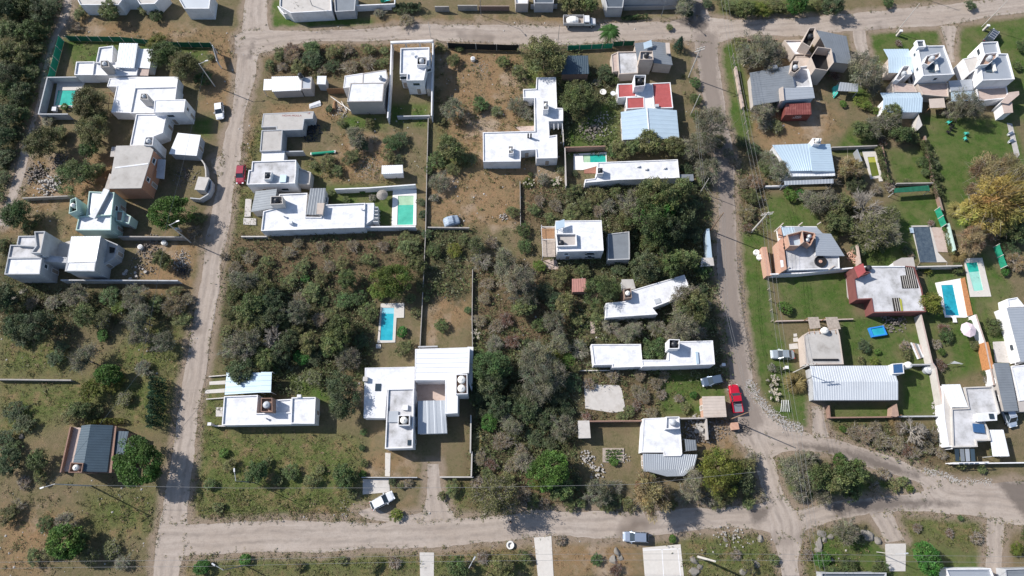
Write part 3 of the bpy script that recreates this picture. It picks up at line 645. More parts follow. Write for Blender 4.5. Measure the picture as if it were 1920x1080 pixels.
def pool(label, tile, deck, wat, wmat, deckmat='whitetile', shelf=None, shelfmat='poolshelf', z=.12, th=.3):
    o = house('swimming_pool', label, 'pool', tile, wat)
    D = ccw(W(tile, deck, z)); Wp = ccw(W(tile, wat, z))
    # deck as ring: deck polygon with water hole cut by bridging
    bm = bmesh.new()
    dv = [bm.verts.new((p.x, p.y, z)) for p in D]; wv = [bm.verts.new((p.x, p.y, z)) for p in Wp]
    es = [bm.edges.new((dv[i], dv[(i + 1) % len(dv)])) for i in range(len(dv))] + [bm.edges.new((wv[i], wv[(i + 1) % len(wv)])) for i in range(len(wv))]
    bmesh.ops.triangle_fill(bm, use_beauty=True, edges=es)
    # drop the faces inside the hole
    wx = np.array([(p.x, p.y) for p in Wp])
    kill = [f for f in bm.faces if inside(wx, np.array([f.calc_center_median().x]), np.array([f.calc_center_median().y]))[0]]
    bmesh.ops.delete(bm, geom=kill, context='FACES_ONLY')
    for f in bm.faces:
        if f.normal.z < 0: f.normal_flip()
    ms = bpy.data.meshes.new('pool_deck'); bm.to_mesh(ms); bm.free(); ms.materials.append(M[deckmat])
    do = bpy.data.objects.new('pool_deck', ms); COL.objects.link(do); do.parent = o; do.matrix_parent_inverse = Wm(o).inverted()
    n = len(D); e = MB(); e.add([(p.x, p.y, 0) for p in D] + [(p.x, p.y, z) for p in D], [(i, (i + 1) % n, n + (i + 1) % n, n + i) for i in range(n)]); 
    n = len(Wp); e.add([(p.x, p.y, z - .12) for p in Wp] + [(p.x, p.y, z) for p in Wp], [(i, n + i, n + (i + 1) % n, (i + 1) % n) for i in range(n)]); e.build('pool_edge', M[deckmat], o)
    MB().add([(p.x, p.y, z - .09) for p in Wp], [tuple(range(len(Wp)))]).build('water', M[wmat], o)
    if shelf:
        S = ccw(W(tile, shelf, z - .085)); MB().add([(p.x, p.y, z - .085) for p in S], [tuple(range(len(S)))]).build('shallow_step', M[shelfmat], o)
    lad = (Wp[0] + Wp[1]) / 2
    return o

# ---------------------------------------------------------------- houses, left column
h = house('house', 'white house with pale grey sheet roof beside the green shade cloth fence', 'house', '00', '668 555 1375 440 1345 672 668 672')
block(h, '00', '685 555 850 552 835 674 668 674', 2.7, win=[])
block(h, '00', '890 425 1018 410 1008 560 860 565', 2.9, win=[])
block(h, '00', '845 562 1048 562 1040 676 832 676', 2.5, par=.12, win=[])
block(h, '00', '1040 614 1242 612 1228 676 1030 680', 2.7, win=[])
sheet(h, '00', '1075 388 1240 390 1207 612 1043 606', [3.5, 3.5, 3.2, 3.2], 'metal', walls='white', step=.5)
sheet(h, '00', '1240 440 1377 440 1346 616 1213 608', [2.7, 2.6, 2.5, 2.6], 'whitemetal', along=1, walls='white')
tower(h, '00', '905 545 972 543 985 602 905 606', 5.0, 0, 'taupe', 'tank')
flat(h, 'porch_slab', '00', '1240 612 1345 612 1333 682 1232 678', 2.3, 'pink')
h = house('house', 'white house with two flat roofs and grey box tower beside the tree shaded pool', 'house', '00', '985 703 1600 690 1585 1010 1170 1015')
block(h, '00', '985 703 1230 694 1215 790 1175 1015 1000 1010 1050 778 962 778', 2.6, par=.1, win=[])
sheet(h, '00', '1232 692 1605 690 1592 778 1218 790', 2.75, 'whitemetal', along=1, walls='white')
block(h, '00', '1212 787 1592 777 1577 893 1510 1015 1168 1018', 2.9, win=[])
tower(h, '00', '1268 840 1322 840 1335 895 1258 892', 5.2, 2.5, 'paleconc', 'tank', fm='concrete')
block(h, '00', '1390 898 1670 893 1655 1008 1380 1012', 4.5, par=.1, win=[0, 1])
block(h, '01', '1225 68 1500 65 1466 235 1385 266 1350 352 1168 350', 3.2, par=.2)
tower(h, '01', '1308 272 1382 266 1372 350 1290 345', 5.2, 0, 'white', 'tank', fm='paleconc')
h = house('carport', 'white sheet roofed carport beside the curved driveway wall', 'carport', '01', '1600 237 1770 442')
sheet(h, '01', '1600 235 1807 256 1770 442 1520 425', 2.4, 'whitemetal', along=1, walls='greywall')
h = house('house', 'unfinished red brick house with bare concrete roof slab and open window bays', 'house', '01', '1050 357 1375 385 1265 725 985 730')
block(h, '01', '1050 357 1325 350 1375 388 1268 728 985 732', 4.8, wm='brick', rm='concrete', par=0, win=[1, 2])
for k, (x, y) in enumerate(((1480, 400), (1480, 520), (1420, 640))):
    pass
flat(h, 'balcony', '01', '1420 470 1490 475 1475 650 1405 640', 2.5, 'greywall', .18)
flat(h, 'balcony', '01', '985 600 1005 610 985 745 940 740', 2.2, 'concrete', .18)
flat(h, 'balcony', '01', '1005 362 1048 360 1035 450 990 450', 2.2, 'concrete', .18)
item(h, 'roof_step', 'paleconc', MB().box((0, 0, 0), (.01, .01, .01)))
bpy.data.objects.remove(bpy.data.objects['roof_step'])
a, b = G(*tp('01', 1035, 550), 4.83), G(*tp('01', 1335, 512), 4.83)
item(h, 'expansion_strip', 'whiteroof', MB().box(((a.x + b.x) / 2, (a.y + b.y) / 2, 4.83), ((b - a).length, .3, .05), math.atan2((b - a).y, (b - a).x)))
h = house('house', 'mint green house with white diagonal stair canopy and mint tank tower', 'house', '01', '800 762 1030 770 1000 1110 680 1110')
block(h, '01', '800 762 1030 770 1003 975 775 985', 4.3, wm='mint', rm='metal', win=[1])
block(h, '01', '775 980 1004 972 998 1112 680 1112 708 988', 4.0, wm='mint', rm='whiteroof', win=[2])
tower(h, '01', '632 836 684 815 694 935 618 962', 5.6, 0, 'mint', 'whitetank')
a = W('01', '935 735 985 750 850 1008 803 990', 4.7); item(h, 'stair_canopy', 'whiteroof', MB().prism(ccw(a), 4.5, 4.7))
block(h, '01', '1043 935 1112 938 1096 1032 1040 1026', 3.0, wm='mint', rm='brownpave', win=[])
block(h, '01', '1115 955 1180 985 1160 1055 1100 1035', 2.6, wm='mint', rm='paleconc', win=[0])
h = house('house', 'large unfinished grey rendered house with stepped roof slabs by the street', 'house', '02', '95 283 900 210 855 520 40 548')
block(h, '02', '92 283 372 288 378 398 68 402', 4.8, wm='greywall', rm='dirtyroof')
block(h, '02', '68 400 378 396 356 548 38 550', 5.0, wm='greywall', rm='whiteroof', win=[1, 2])
block(h, '02', '165 203 335 200 322 300 148 290', 5.2, wm='greywall', rm='dirtyroof', win=[])
block(h, '02', '308 163 405 160 366 358 276 356 322 292', 6.6, wm='greywall', rm='paleconc', par=.35, win=[1])
sheet(h, '02', '645 212 905 208 864 432 612 440', 4.9, 'metal', along=0, step=.5)
block(h, '02', '645 212 905 208 850 520 590 516', 4.8, wm='greywall', rm='greywall', par=0, win=[])
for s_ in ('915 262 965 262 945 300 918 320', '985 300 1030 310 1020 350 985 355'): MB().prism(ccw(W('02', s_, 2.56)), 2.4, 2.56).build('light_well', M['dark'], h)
block(h, '02', '612 440 862 432 850 522 588 520', 5.05, z0=4.2, wm='greywall', rm='whiteroof', par=.05, win=[])
block(h, '02', '380 372 605 396 596 446 372 428', 4.3, wm='greywall', rm='dirtyroof', par=.12, win=[])
block(h, '02', '450 300 640 250 600 400 440 400', 2.4, wm='greywall', rm='paleconc', par=0, win=[])
block(h, '02', '905 215 1060 280 1030 400 860 500', 2.5, wm='greywall', rm='concrete', par=.2, win=[0, 1])
wall('grey block wall along the south side of the unfinished grey house', '02', '545 600 1600 605', 1.9, 'greywall')
wall('grey block wall between the mint house and the unfinished grey house', '02', '1060 208 1650 212', 1.8, 'blockwall')
h = house('house', 'small house with slate blue gable roof beside the round bright green tree', 'house', 's', '152 798 219 798 209 886 128 886')
V = [G(153, 798, 3.6), G(170, 796, 4.3), G(158, 868, 4.3), G(137, 868, 3.6)]; mroof(h, V, 'slate', along=1)
V = [G(170, 796, 4.3), G(219, 798, 3.2), G(209, 886, 3.2), G(158, 868, 4.3)]
V2 = [G(170, 796, 4.3), G(212, 797.5, 3.3), G(201, 885, 3.3), G(155, 884, 4.3)]; mroof(h, V2, 'slate', along=1)
block(h, 's', '155 800 217 800 208 885 137 885', 3.1, wm='brownbrick', rm='brownbrick', par=0)
tower(h, 's', '132 867 156 868 153 886 128 886', 4.6, 0, 'brownbrick', 'whitetank', fm='brownpave')
sheet(h, 's', '220 808 241 809 232 852 211 850', 2.8, 'slate', walls='brownbrick')
flat(h, 'terrace', 's', '134 800 152 802 135 884 116 884', .5, 'pink', .5)
wall('brown brick parapet wall on the terrace edge of the slate roofed house', 's', '132 800 113 886', 1.3, 'brownbrick')
h = house('pergola', 'dark timber pergola post frame behind the tree shaded pool', 'pergola', '00', '945 835 1010 990')
for k in range(2):
    a = G(*tp('00', 945, 835 + k * 95), 2.2); b = G(*tp('00', 1025, 838 + k * 95), 2.2); item(h, 'beam', 'wood', MB().tube(a, b, .07))
a = G(*tp('00', 988, 838), 2.1); b = G(*tp('00', 975, 990), 2.1); item(h, 'beam', 'wood', MB().tube(a, b, .07))
for q in (a, b): item(h, 'post', 'wood', MB().box((q.x, q.y, 1.05), (.12, .12, 2.1)))
wall('grey wall enclosing the pool yard with the round tree, west of the white house', '00', '690 692 425 696 345 1026 610 1026', 2.0, 'greywall')
fence('bright green shade cloth fence on the west side beside the woods track', '00', '525 318 425 692', 2.0, 'greencloth')
fence('long dark green cloth fence along the top dirt lane', '00', '582 322 1080 330 1500 376 1890 382', 1.7, 'greenclothdark')
pool('turquoise pool half hidden by an olive tree in the walled yard', '00', '515 745 760 745 700 975 480 960', '522 812 690 812 660 948 494 946', 'poolteal', 'tile')
h = house('pump_box', 'small white pump box at the corner of the tree shaded pool', 'box', '00', '462 962 505 962 500 996 460 996')
MB().prism(ccw(W('00', '468 962 505 962 500 994 462 994', .7)), 0, .7).build('cabinet', M['white'], h); MB().prism(inset(ccw(W('00', '468 962 505 962 500 994 462 994', .76)), -.04), .7, .76).build('lid', M['whiteroof'], h)
wall('curved pale wall around the brick house forecourt', '01', '1780 452 1815 480 1840 520 1850 570 1852 632', 1.5, 'paleconc')
wall('curved grey wall below the small gate hut', '01', '1875 640 1902 672 1898 735 1868 790 1800 830 1712 822', 1.5, 'greywall')
h = house('gate_hut', 'small hut with white flat roof in the curved wall by the street', 'hut', '01', '1785 635 1875 640 1835 745 1760 740')
block(h, '01', '1788 635 1876 642 1836 747 1757 742', 2.2, wm='greywall', rm='paleconc', par=0, win=[])
wall('dark low wall behind the rubble yard of the brick house', '01', '200 822 660 800', 1.2, 'blockwall')
wall('thin dark wall across the field at the left edge', '03', '-40 438 640 445', 1.0, 'blockwall')
h = house('sign_board', 'dark grey tilted sign board on white posts by the left street corner', 'sign', '10', '80 405 140 540')
a, b = G(*tp('10', 88, 410), 2.6), G(*tp('10', 125, 545), 2.6); d = b - a
item(h, 'panel', 'greymetal', MB().box(((a.x + b.x) / 2, (a.y + b.y) / 2, 1.9), (d.length, .12, 1.4), math.atan2(d.y, d.x)))
for q in (a, b): item(h, 'post', 'whiteframe', MB().box((q.x, q.y, 1.35), (.16, .16, 2.7)))
for lab, tile, s, hh, wm, rm in (
    ('grey roofed house at the top left edge beyond the dry lane', 's', '138 -14 310 -14 290 7 262 8 256 -2 230 -2 222 9 150 9', 3.2, 'white', 'paleconc'),
    ('white porch roofed house at the top edge left of the street', 's', '328 -14 396 -14 392 16 345 16', 3.4, 'white', 'metal')):
    h = house('house', lab, 'house', tile, s); block(h, tile, s, hh, wm=wm, rm=rm, win=[])

# ---------------------------------------------------------------- middle column
h = house('house', 'long low house with white ribbed roof and a dark tank on its east end', 'house', '10', '620 690 980 690 975 800 625 822')
sheet(h, '10', '620 690 888 685 886 812 625 824', 2.5, 'whitemetal', along=0, walls='taupe')
sheet(h, '10', '552 712 622 712 622 810 545 812', 2.2, 'whitemetal', posts=True)
block(h, '10', '888 698 982 690 975 800 888 802', 2.6, wm='taupe', rm='metal', par=.12, win=[])
px = G(*tp('10', 882, 688), 3.1); item(h, 'tank_stand', 'frame', MB().box((px.x, px.y, 2.75), (.8, .8, .3))); tank((px.x, px.y, 2.9), .48, 1.1, 'blacktank', h)
h = house('garden_shed', 'small white cube shed in the yard between the ribbed roof house and the timber fence', 'shed', '10', '1035 690 1105 755')
block(h, '10', '1037 688 1108 688 1102 755 1033 752', 2.4, wm='greywall', rm='whiteroof', par=0, win=[])
h = house('timber_fence', 'bright orange timber panel fence in the paved yard', 'fence', '10', '1110 795 1312 790')
a, b = G(*tp('10', 1112, 800), 1.9), G(*tp('10', 1312, 790), 1.9); d = (b - a); k = 26
for j in range(k):
    p = a.lerp(b, (j + .5) / k); item(h, 'plank', 'wood', MB().box((p.x, p.y, .93 + .02 * (j % 3)), (d.length / k * .86, .06, 1.86 + .04 * (j % 3)), math.atan2(d.y, d.x)))
item(h, 'rail', 'wood', MB().box(((a.x + b.x) / 2, (a.y + b.y) / 2 + .07, 1.3), (d.length, .06, .1), math.atan2(d.y, d.x)))
h = house('house', 'white stepped two storey house with blank taupe south wall beside the brush lot', 'house', '10', '1275 680 1650 625 1618 912 1300 915')
block(h, '10', '1278 682 1452 656 1442 760 1432 770 1265 792', 3.2, wm='white', rm='whiteroof', par=.08, win=[])
block(h, '10', '1440 658 1652 625 1665 700 1640 760 1435 765', 3.8, wm='taupe', rm='whiteroof', par=.08, win=[])
block(h, '10', '1330 747 1634 742 1618 912 1298 916', 4.5, wm='taupe', rm='whiteroof', par=.1, win=[])
p = G(*tp('10', 1600, 700), 4.1); tank((p.x, p.y, 3.75), .42, .9, 'metal', h)
h = house('house', 'tall narrow white house behind the white street gate with a rooftop tank box', 'house', '10', '1780 432 2040 425 2035 700')
block(h, '20', '-44 432 216 424 214 592 190 600 165 722 10 724 14 664 -50 666', 4.8, wm='white', rm='whiteroof', par=.35, win=[0, 2, 4])
tower(h, '20', '104 510 192 510 188 583 102 583', 5.6, 4.4, 'white', 'tank')
a = W('20', '195 590 236 588 232 800 190 800', 2.6); item(h, 'side_annex', 'taupe', MB().prism(ccw(a), 0, 2.6))
p = G(*tp('20', 70, 495), 4.7); o = item(h, 'satellite_dish', 'tank', MB().lathe((p.x, p.y, 4.9), [(.05, 0), (.25, .05), (.4, .15)], 12)); item(h, 'mast', 'frame', MB().tube((p.x, p.y, 4.4), (p.x, p.y, 4.95), .03))
h = house('street_gate', 'broad white beam gate across the front of the tall white house', 'gate', '10', '1690 365 2070 352')
a, b = G(*tp('10', 1690, 378), 2.9), G(*tp('10', 2070, 364), 2.9); d = b - a; rz = math.atan2(d.y, d.x)
item(h, 'lintel', 'white', MB().box(((a.x + b.x) / 2, (a.y + b.y) / 2, 2.7), (d.length, .5, .4), rz))
for t in (.02, .35, .68, .98): p = a.lerp(b, t); item(h, 'pillar', 'paleconc', MB().box((p.x, p.y, 1.25), (.35, .3, 2.5), rz))
wall('long white wall east of the tall white house', '20', '248 362 238 860 235 1040', 2.6, 'white', th=.2)
wall('pale wall west of the tall white house running to the garden', '10', '1698 392 1688 700 1664 1062', 2.4, 'white', th=.2)
wall('low grey wall across the back garden of the tall white house', '10', '1750 1046 2044 1040', 1.2, 'greywall')
h = house('house', 'concrete roofed house with faded red lettering on its stained roof', 'house', '11', '540 60 1000 42 900 210 530 185')
block(h, '11', '545 62 1000 42 990 108 915 112 900 208 720 214 660 205 660 182 528 186', 2.6, wm='greywall', rm='concrete', par=.06)
block(h, '11', '530 212 720 205 706 395 514 402', 2.9, wm='greywall', rm='concrete', par=.15, win=[2])
for txt, x, y, sz in (('NOVA MOLLA', 715, 88, .62), ('LR', 945, 66, .5)):
    cu = bpy.data.curves.new('roof_lettering', 'FONT'); cu.body = txt; cu.size = sz; cu.extrude = .004; p = G(*tp('11', x, y), 2.56)
    to = bpy.data.objects.new('tmp', cu); COL.objects.link(to); bpy.context.view_layer.update()
    me = bpy.data.meshes.new_from_object(to); bpy.data.objects.remove(to); me.materials.append(M['paintred'])
    o = bpy.data.objects.new('roof_lettering', me); COL.objects.link(o); o.location = (p.x, p.y, 2.56); o.parent = h; o.matrix_parent_inverse = Wm(h).inverted()
wall('grey wall east of the square concrete roof', '11', '725 404 905 400', 1.8, 'greywall')
h = house('carport', 'bright white flat carport slab between the concrete roof and the two storey house', 'carport', '11', '540 405 725 480')
block(h, '11', '540 404 732 402 724 486 532 488', 2.4, wm='white', rm='whiteroof', par=0, win=[])
h = house('house', 'pale two storey house with black rooftop tank beside the red parked car', 'house', '11', '445 492 840 478 830 690 395 700')
block(h, '11', '445 492 840 478 842 560 830 690 395 700 414 570 438 570', 3.9, wm='white', rm='dirtyroof', win=[2], par=.22)
tower(h, '11', '555 585 622 583 606 652 550 655', 4.8, 3.6, 'white', 'blacktank', fm='paleconc')
ibox(h, 'skylight', '11', 725, 650, 3.75, (1.2, 1.6, .35), 'bluemetal')
block(h, '11', '860 550 975 590 960 700 850 690', 2.3, wm='paleconc', rm='paleconc', par=.25, win=[])
h = house('house', 'sprawling white house with grey ribbed roofs, open tank tower and long back garden', 'house', '11', '475 760 1460 865 1460 1088 525 1118')
sheet(h, '11', '476 762 668 740 640 912 436 946', [2.9, 3.2, 3.0, 2.7], 'greymetal', along=1, walls='paleconc', step=.5)
block(h, '11', '690 785 942 775 925 990 1062 992 1088 882 1462 866 1456 1086 525 1118 545 940 650 912', 2.8, win=[4], par=.25)
tower(h, '11', '612 805 716 803 722 876 608 880', 4.6, 0, 'paleconc', 'blacktank', fm='concrete')
sheet(h, '11', '968 735 1108 733 1080 975 930 970', [3.3, 3.2, 3.0, 3.1], 'greymetal', step=.5, walls='paleconc')
block(h, '11', '1036 872 1090 872 1075 965 1030 960', 3.7, wm='paleconc', rm='beige', par=0, win=[])
block(h, '11', '1465 868 1542 866 1537 1010 1462 1064', 2.5, win=[], par=.05)
for k in range(5):
    p = G(*tp('11', 1556, 905 + 32 * k), 2.3); item(h, 'louvre', 'whiteframe', MB().box((p.x, p.y, 1.2), (1.0, .1, 2.3)))
ibox(h, 'chimney', '11', 795, 1045, 2.6, (.6, .6, .7), 'whiteroof')
ventpipe(h, '11', 735, 990, 2.6); ventpipe(h, '11', 1435, 930, 2.6)
flat(h, 'terrace', '11', '385 830 440 830 430 990 375 990', .25, 'paleconc', .25); flat(h, 'terrace', '12', '368 40 480 45 480 105 365 100', .2, 'paleconc', .2)
wall('white wall north of the long garden with the green pool', '11', '1190 742 1500 730 1915 700', 1.8, 'white')
wall('white wall south of the green pool', '12', '1462 122 1915 118', 1.9, 'white', th=.22)
wall('low pale wall at the street corner of the brush lot', '12', '345 208 575 208', .9, 'paleconc')
pool('long mint green pool with pale shallow step behind the sprawling white house', '11', '1712 748 1925 745 1922 1068 1700 1070', '1757 802 1900 800 1893 1062 1750 1064', 'poolmint', 'whitetile', '1757 802 1900 800 1898 884 1755 886')
pool('small blue pool with an L shaped pale deck in the overgrown lot', 's', '714 569 758 568 757.5 595.5 743.5 596 741 642 707.5 643', '716 577 739 577 736 638 712 638', 'poolblue', 'tile', '716 577 739 577 738.6 588 715.4 588', 'poolcyan')
flat(None, 'stone_slab', 's', '705 645 714 645 714 653 705 653', .12, 'tile', .12, kind='structure')
h = house('garden_shed', 'small shed with white ribbed roof beyond the weedy yard', 'shed', '11', '1610 530 1800 600')
sheet(h, '11', '1612 530 1800 524 1803 598 1610 606', 2.3, 'whitemetal', walls='white')
h = house('house', 'white house with glass blue carport and brick edged tank tower on the left grass block', 'house', '13', '190 590 1015 598 1005 838 172 850')
block(h, '13', '192 590 497 578 484 742 655 738 660 735 796 735 802 640 1015 598 1006 838 172 852', 2.6, win=[], par=.25)
block(h, '13', '655 622 800 614 798 740 652 738', 2.4, win=[], par=.25)
block(h, '13', '800 600 1017 597 1006 838 790 836', 2.85, win=[1], par=.28)
tower(h, '13', '525 605 626 604 628 732 522 730', 4.3, 0, 'brownbrick', 'tank', fm='brownpave', r=.62)
ventpipe(h, '13', 572, 790, 2.4); ibox(h, 'chimney', '13', 870, 590, 2.6, (.7, .5, .5), 'white')
h = house('carport', 'pale blue sheet carport partly under an olive tree', 'carport', '13', '215 378 620 555')
sheet(h, '13', '216 376 532 378 520 556 198 576', 2.4, 'bluemetal', along=1, posts=True, step=.8); sheet(h, '13', '526 372 622 372 614 556 516 556', 2.5, 'bluemetal', along=1, posts=True, step=.8)
for k in range(2): flat(None, 'driveway_strip', '13', ['60 458 212 448 208 482 60 488', '20 535 200 520 198 556 22 566'][k], .05, 'tile', .05, kind='structure')
flat(None, 'front_step', '13', '120 690 180 688 176 772 118 772', .1, 'paleconc', .1, kind='structure')
for lab, s in (('thin pale edging wall left of the glass blue carport', '55 412 212 400'), ('thin pale edging wall below the driveway strips', '30 616 190 604'),): wall(lab, '13', s, .4, 'tile', th=.12)
wall('low wall running from the white meter pillar beside the grass block house', '13', '100 856 240 856', .9, 'paleconc')
h = house('house', 'big white house with paved court, twin tank tower and blue grey carport', 'house', '23', '-364 332 580 150 476 745')
block(h, '13', '1460 334 1905 324 1905 528 1658 530 1640 786 1448 786', 2.7, wm='whiteroof', rm='whiteroof', par=.05, win=[])
block(h, '13', '1664 524 1902 518 1890 1056 1640 1062', 3.9, win=[1, 2], par=.3, rm='dirtyroof')
tower(h, '13', '1758 760 1864 758 1862 852 1755 854', 4.9, 3.5, 'white', 'whitetank', fm='dark', r=.62)
ibox(h, 'solar_heater', '13', 1718, 775, 3.6, (1.6, 1.9, .3), 'metal'); ibox(h, 'chimney', '13', 1825, 692, 3.6, (.9, .9, .5), 'white')
ibox(h, 'chimney', '13', 1466, 437, 2.65, (.8, .8, .7), 'paleconc'); ibox(h, 'skylight', '13', 1578, 510, 2.65, (1.0, 1.3, .12), 'glass'); ibox(h, 'skylight', '13', 1862, 1008, 3.6, (.7, .9, .15), 'glass')
block(h, '23', '88 165 580 150 572 380 474 390 470 742 358 748 358 445 84 446', 4.3, win=[4, 6], par=.04, rm='whitemetal')
tower(h, '23', '453 390 557 390 560 570 452 572', 5.5, 0, 'white', 'whitetank', nt=2, fm='brownpave', r=.68)
block(h, '23', '565 150 606 152 600 560 556 400', 2.6, win=[], wm='taupe', par=0, rm='whiteroof')
sheet(h, '23', '112 632 356 626 376 922 112 930', 2.6, 'metal', along=0, walls='white', step=1.4)
flat(None, 'paved_court', '23', '100 455 360 460 360 640 105 640', .06, 'pink', .06, kind='structure')
seam = MB()
for y in (208, 252, 295, 335, 378):
    a = G(*tp('23', 95, y), 4.28); b = G(*tp('23', 572, y - 8), 4.28); seam.box(((a.x + b.x) / 2, (a.y + b.y) / 2, 4.275), ((b - a).length, .05, .03), math.atan2((b - a).y, (b - a).x))
item(h, 'roof_seam', 'metal', seam)
wall('pale garden wall at the north side of the twin tank house', '23', '115 145 290 140', 1.2, 'greywall')
wall('grey post wall along the east drive of the twin tank house', '23', '590 760 585 1100', 1.6, 'concrete')
wall('long thin concrete wall between the two scrub lots, left one', 's', '803 215 800 330 798 430 794 520 790 600 787 655', .8, 'blockwall', th=.09)
wall('long thin concrete wall between the two scrub lots, right one', 's', '886 505 885 600 886 660', .9, 'blockwall', th=.08)
wall('dark low wall across the bottom of the dry central lot', 's', '802 426 880 427', 1.0, 'blockwall')
wall('thin post wall below the dry central lot beside the tarp covered car', 's', '975 340 976 425', .8, 'blockwall', th=.06)
wall('short wall at the drive entrance below the twin tank house', '24', '290 245 575 245', 1.0, 'concrete')
wall('thin wall running down to the road right of the drive', '24', '562 30 556 240', 1.4, 'concrete')
wall('low wire wall on the street front left of the twin tank house', '24', '-370 248 100 248', .8, 'greywall', th=.1)
flat(None, 'garden_path', '14', '1540 40 1585 42 1580 240 1538 238', .05, 'tile', .05, kind='structure')
flat(None, 'parking_pad', '14', '1352 262 1572 258 1580 372 1350 392', .05, 'paleconc', .05, kind='structure')
flat(None, 'driveway', '24', '120 880 242 882 240 1100 125 1100', .05, 'paleconc', .05, kind='structure')
flat(None, 'driveway', '24', '1085 756 1232 742 1252 1100 1120 1100', .06, 'tile', .06, kind='structure')
flat(None, 'driveway', '34', '292 842 612 812 642 1100 312 1100', .06, 'tile', .06, kind='structure')
flat(None, 'driveway', '44', '628 808 805 806 800 1040 640 1040', .06, 'paleconc', .06, kind='structure')
jt = MB()
for (x1, y1, x2, y2) in ((295, 862, 612, 850), (455, 852, 470, 1090), (588, 848, 612, 1090)):
    a, b = G(*tp('34', x1, y1), .06), G(*tp('34', x2, y2), .06); d_ = b - a; jt.box(((a.x + b.x) / 2, (a.y + b.y) / 2, .062), (d_.length, .12, .01), math.atan2(d_.y, d_.x))
jo = jt.build('driveway_joint', M['white']); jo['kind'] = 'structure'
h = house('house', 'L shaped bright white house with twin black flues on the dry central lot', 'house', 's', '905 245 1056 200 1045 310 905 320')
block(h, '20', '1180 697 1355 693 1366 970 1420 972 1420 1087 1290 1092 1298 1222 1365 1212 1370 1422 1180 1426 1172 1345 1040 1355 1038 1452 700 1456 697 1190 1165 1178 1160 882 1064 882 1060 802 1176 797', 2.9, win=[8, 10], par=.2)
tower(h, '20', '1238 905 1290 905 1288 985 1240 988', 4.6, 2.6, 'white', 'whitetank', fm='paleconc')
tower(h, '21', '925 352 972 350 974 420 928 424', 3.9, 2.6, 'white', 'whitetank', fm='paleconc', r=.5)
for x in (1105, 1130):
    p = G(*tp('21', x, 270), 3.1); item(h, 'flue', 'black', MB().tube((p.x, p.y, 2.65), (p.x, p.y, 4.1), .17, n=10))
for x, w_ in ((955, 1.1), (997, .9)):
    p = G(*tp('21', x, 520), 1.5); MB().box((p.x, p.y, 1.6), (w_, .06, 1.3)).build('window', M['glass'], h)
flat(None, 'terrace', '21', '985 180 1160 172 1158 215 1040 222', .08, 'pink', .08, kind='structure')
pt = house('patio_cover', 'white slatted patio cover beside the L shaped house', 'pergola', '21', '1295 130 1420 235')
for k in range(4):
    a = G(*tp('21', 1300 + 38 * k, 120), 2.4); b = G(*tp('21', 1298 + 38 * k, 205), 2.4); item(pt, 'slat', 'white', MB().box(((a.x + b.x) / 2, (a.y + b.y) / 2, 2.35), (.1, (a - b).length, .1)))
for x, y in ((1300, 205), (1412, 205)): p = G(*tp('21', x, y), 2.3); item(pt, 'post', 'white', MB().box((p.x, p.y, 1.14), (.1, .1, 2.28)))
wall('brown wall behind the teal pool', '21', '1436 366 1802 354', 1.9, 'brownbrick', th=.18)
wall('pale brown wall at the left side of the teal pool yard', '21', '1436 368 1448 712', 1.9, 'taupe')
wall('thin wall right of the L shaped white house', '21', '1412 90 1425 345', 1.2, 'paleconc', th=.12)
pool('narrow teal pool tucked beside the long white roof', '21', '1515 425 1812 408 1812 510 1600 568 1515 568', '1598 432 1802 424 1806 500 1604 502', 'poolteal', 'whitetile', '1602 434 1662 432 1664 500 1605 501')
h = house('house', 'long narrow white house right of the teal pool with three roof vents', 'house', '31', '-93 500 645 475 640 640 -200 690')
block(h, '31', '-93 500 628 474 645 640 100 658 -205 684 -208 655 -120 645 -96 590', 2.5, win=[], par=.15)
tower(h, '21', '1728 548 1783 545 1782 602 1726 604', 3.7, 0, 'white', 'blacktank', fm='dark')
for x, y in ((272, 535), (343, 560), (508, 550)): ibox(h, 'roof_vent', '31', x, y, 2.35, (.45, .45, .4), 'white')
flat(None, 'red_deck', '21', '1605 504 1724 502 1716 600 1610 600', .1, 'deck', .1, kind='structure')
h = house('street_wall_house', 'small grey annex at the street end of the long narrow white house', 'annex', '31', '640 620 760 620 760 700 640 690')
block(h, '31', '652 615 762 612 768 660 655 668', 2.0, wm='greywall', rm='greymetal', par=0, win=[])
h = house('shed', 'dark blue ribbed roof shed beside the large feathery tree', 'shed', '20', '1465 500 1652 662')
sheet(h, '20', '1462 500 1645 500 1654 664 1402 670', [2.9, 2.9, 2.5, 2.5], 'slate', along=0, walls='brownbrick')
h = house('house', 'beige brick house with stained white terrace, blue solar panel and dark sheet roof', 'house', '30', '85 460 580 385 550 700')
block(h, '30', '85 465 278 460 270 657 98 668', 2.5, wm='beige', rm='dirtyroof', par=.25)
block(h, '30', '30 492 88 465 95 640 42 645', 2.3, wm='beige', rm='pink', par=.15, win=[])
tower(h, '30', '290 460 402 458 410 535 284 536', 5.0, 0, 'beige', 'blacktank', fm='paleconc', deep=.5)
sheet(h, '30', '238 388 395 372 420 565 262 540', [3.0, 3.0, 2.9, 2.9], 'greymetal', along=1, walls='beige', step=.5)
sheet(h, '30', '395 372 548 388 582 586 412 566', [3.3, 3.2, 3.0, 3.2], 'greymetal', along=1, walls='beige', step=.5)
V = [G(*tp('30', x, y), z) for x, y, z in ((318, 385, 4.0), (390, 358, 4.5), (400, 415, 4.0), (325, 442, 3.6))]
item(h, 'solar_panel', 'bluemetal', MB().add([v for v in V] + [v - Vector((0, 0, .08)) for v in V], [(0, 1, 2, 3), (7, 6, 5, 4), (0, 4, 5, 1), (1, 5, 6, 2), (2, 6, 7, 3), (3, 7, 4, 0)]))
p = V[1]; item(h, 'panel_leg', 'frame', MB().tube((p.x, p.y, 3.1), p, .05))
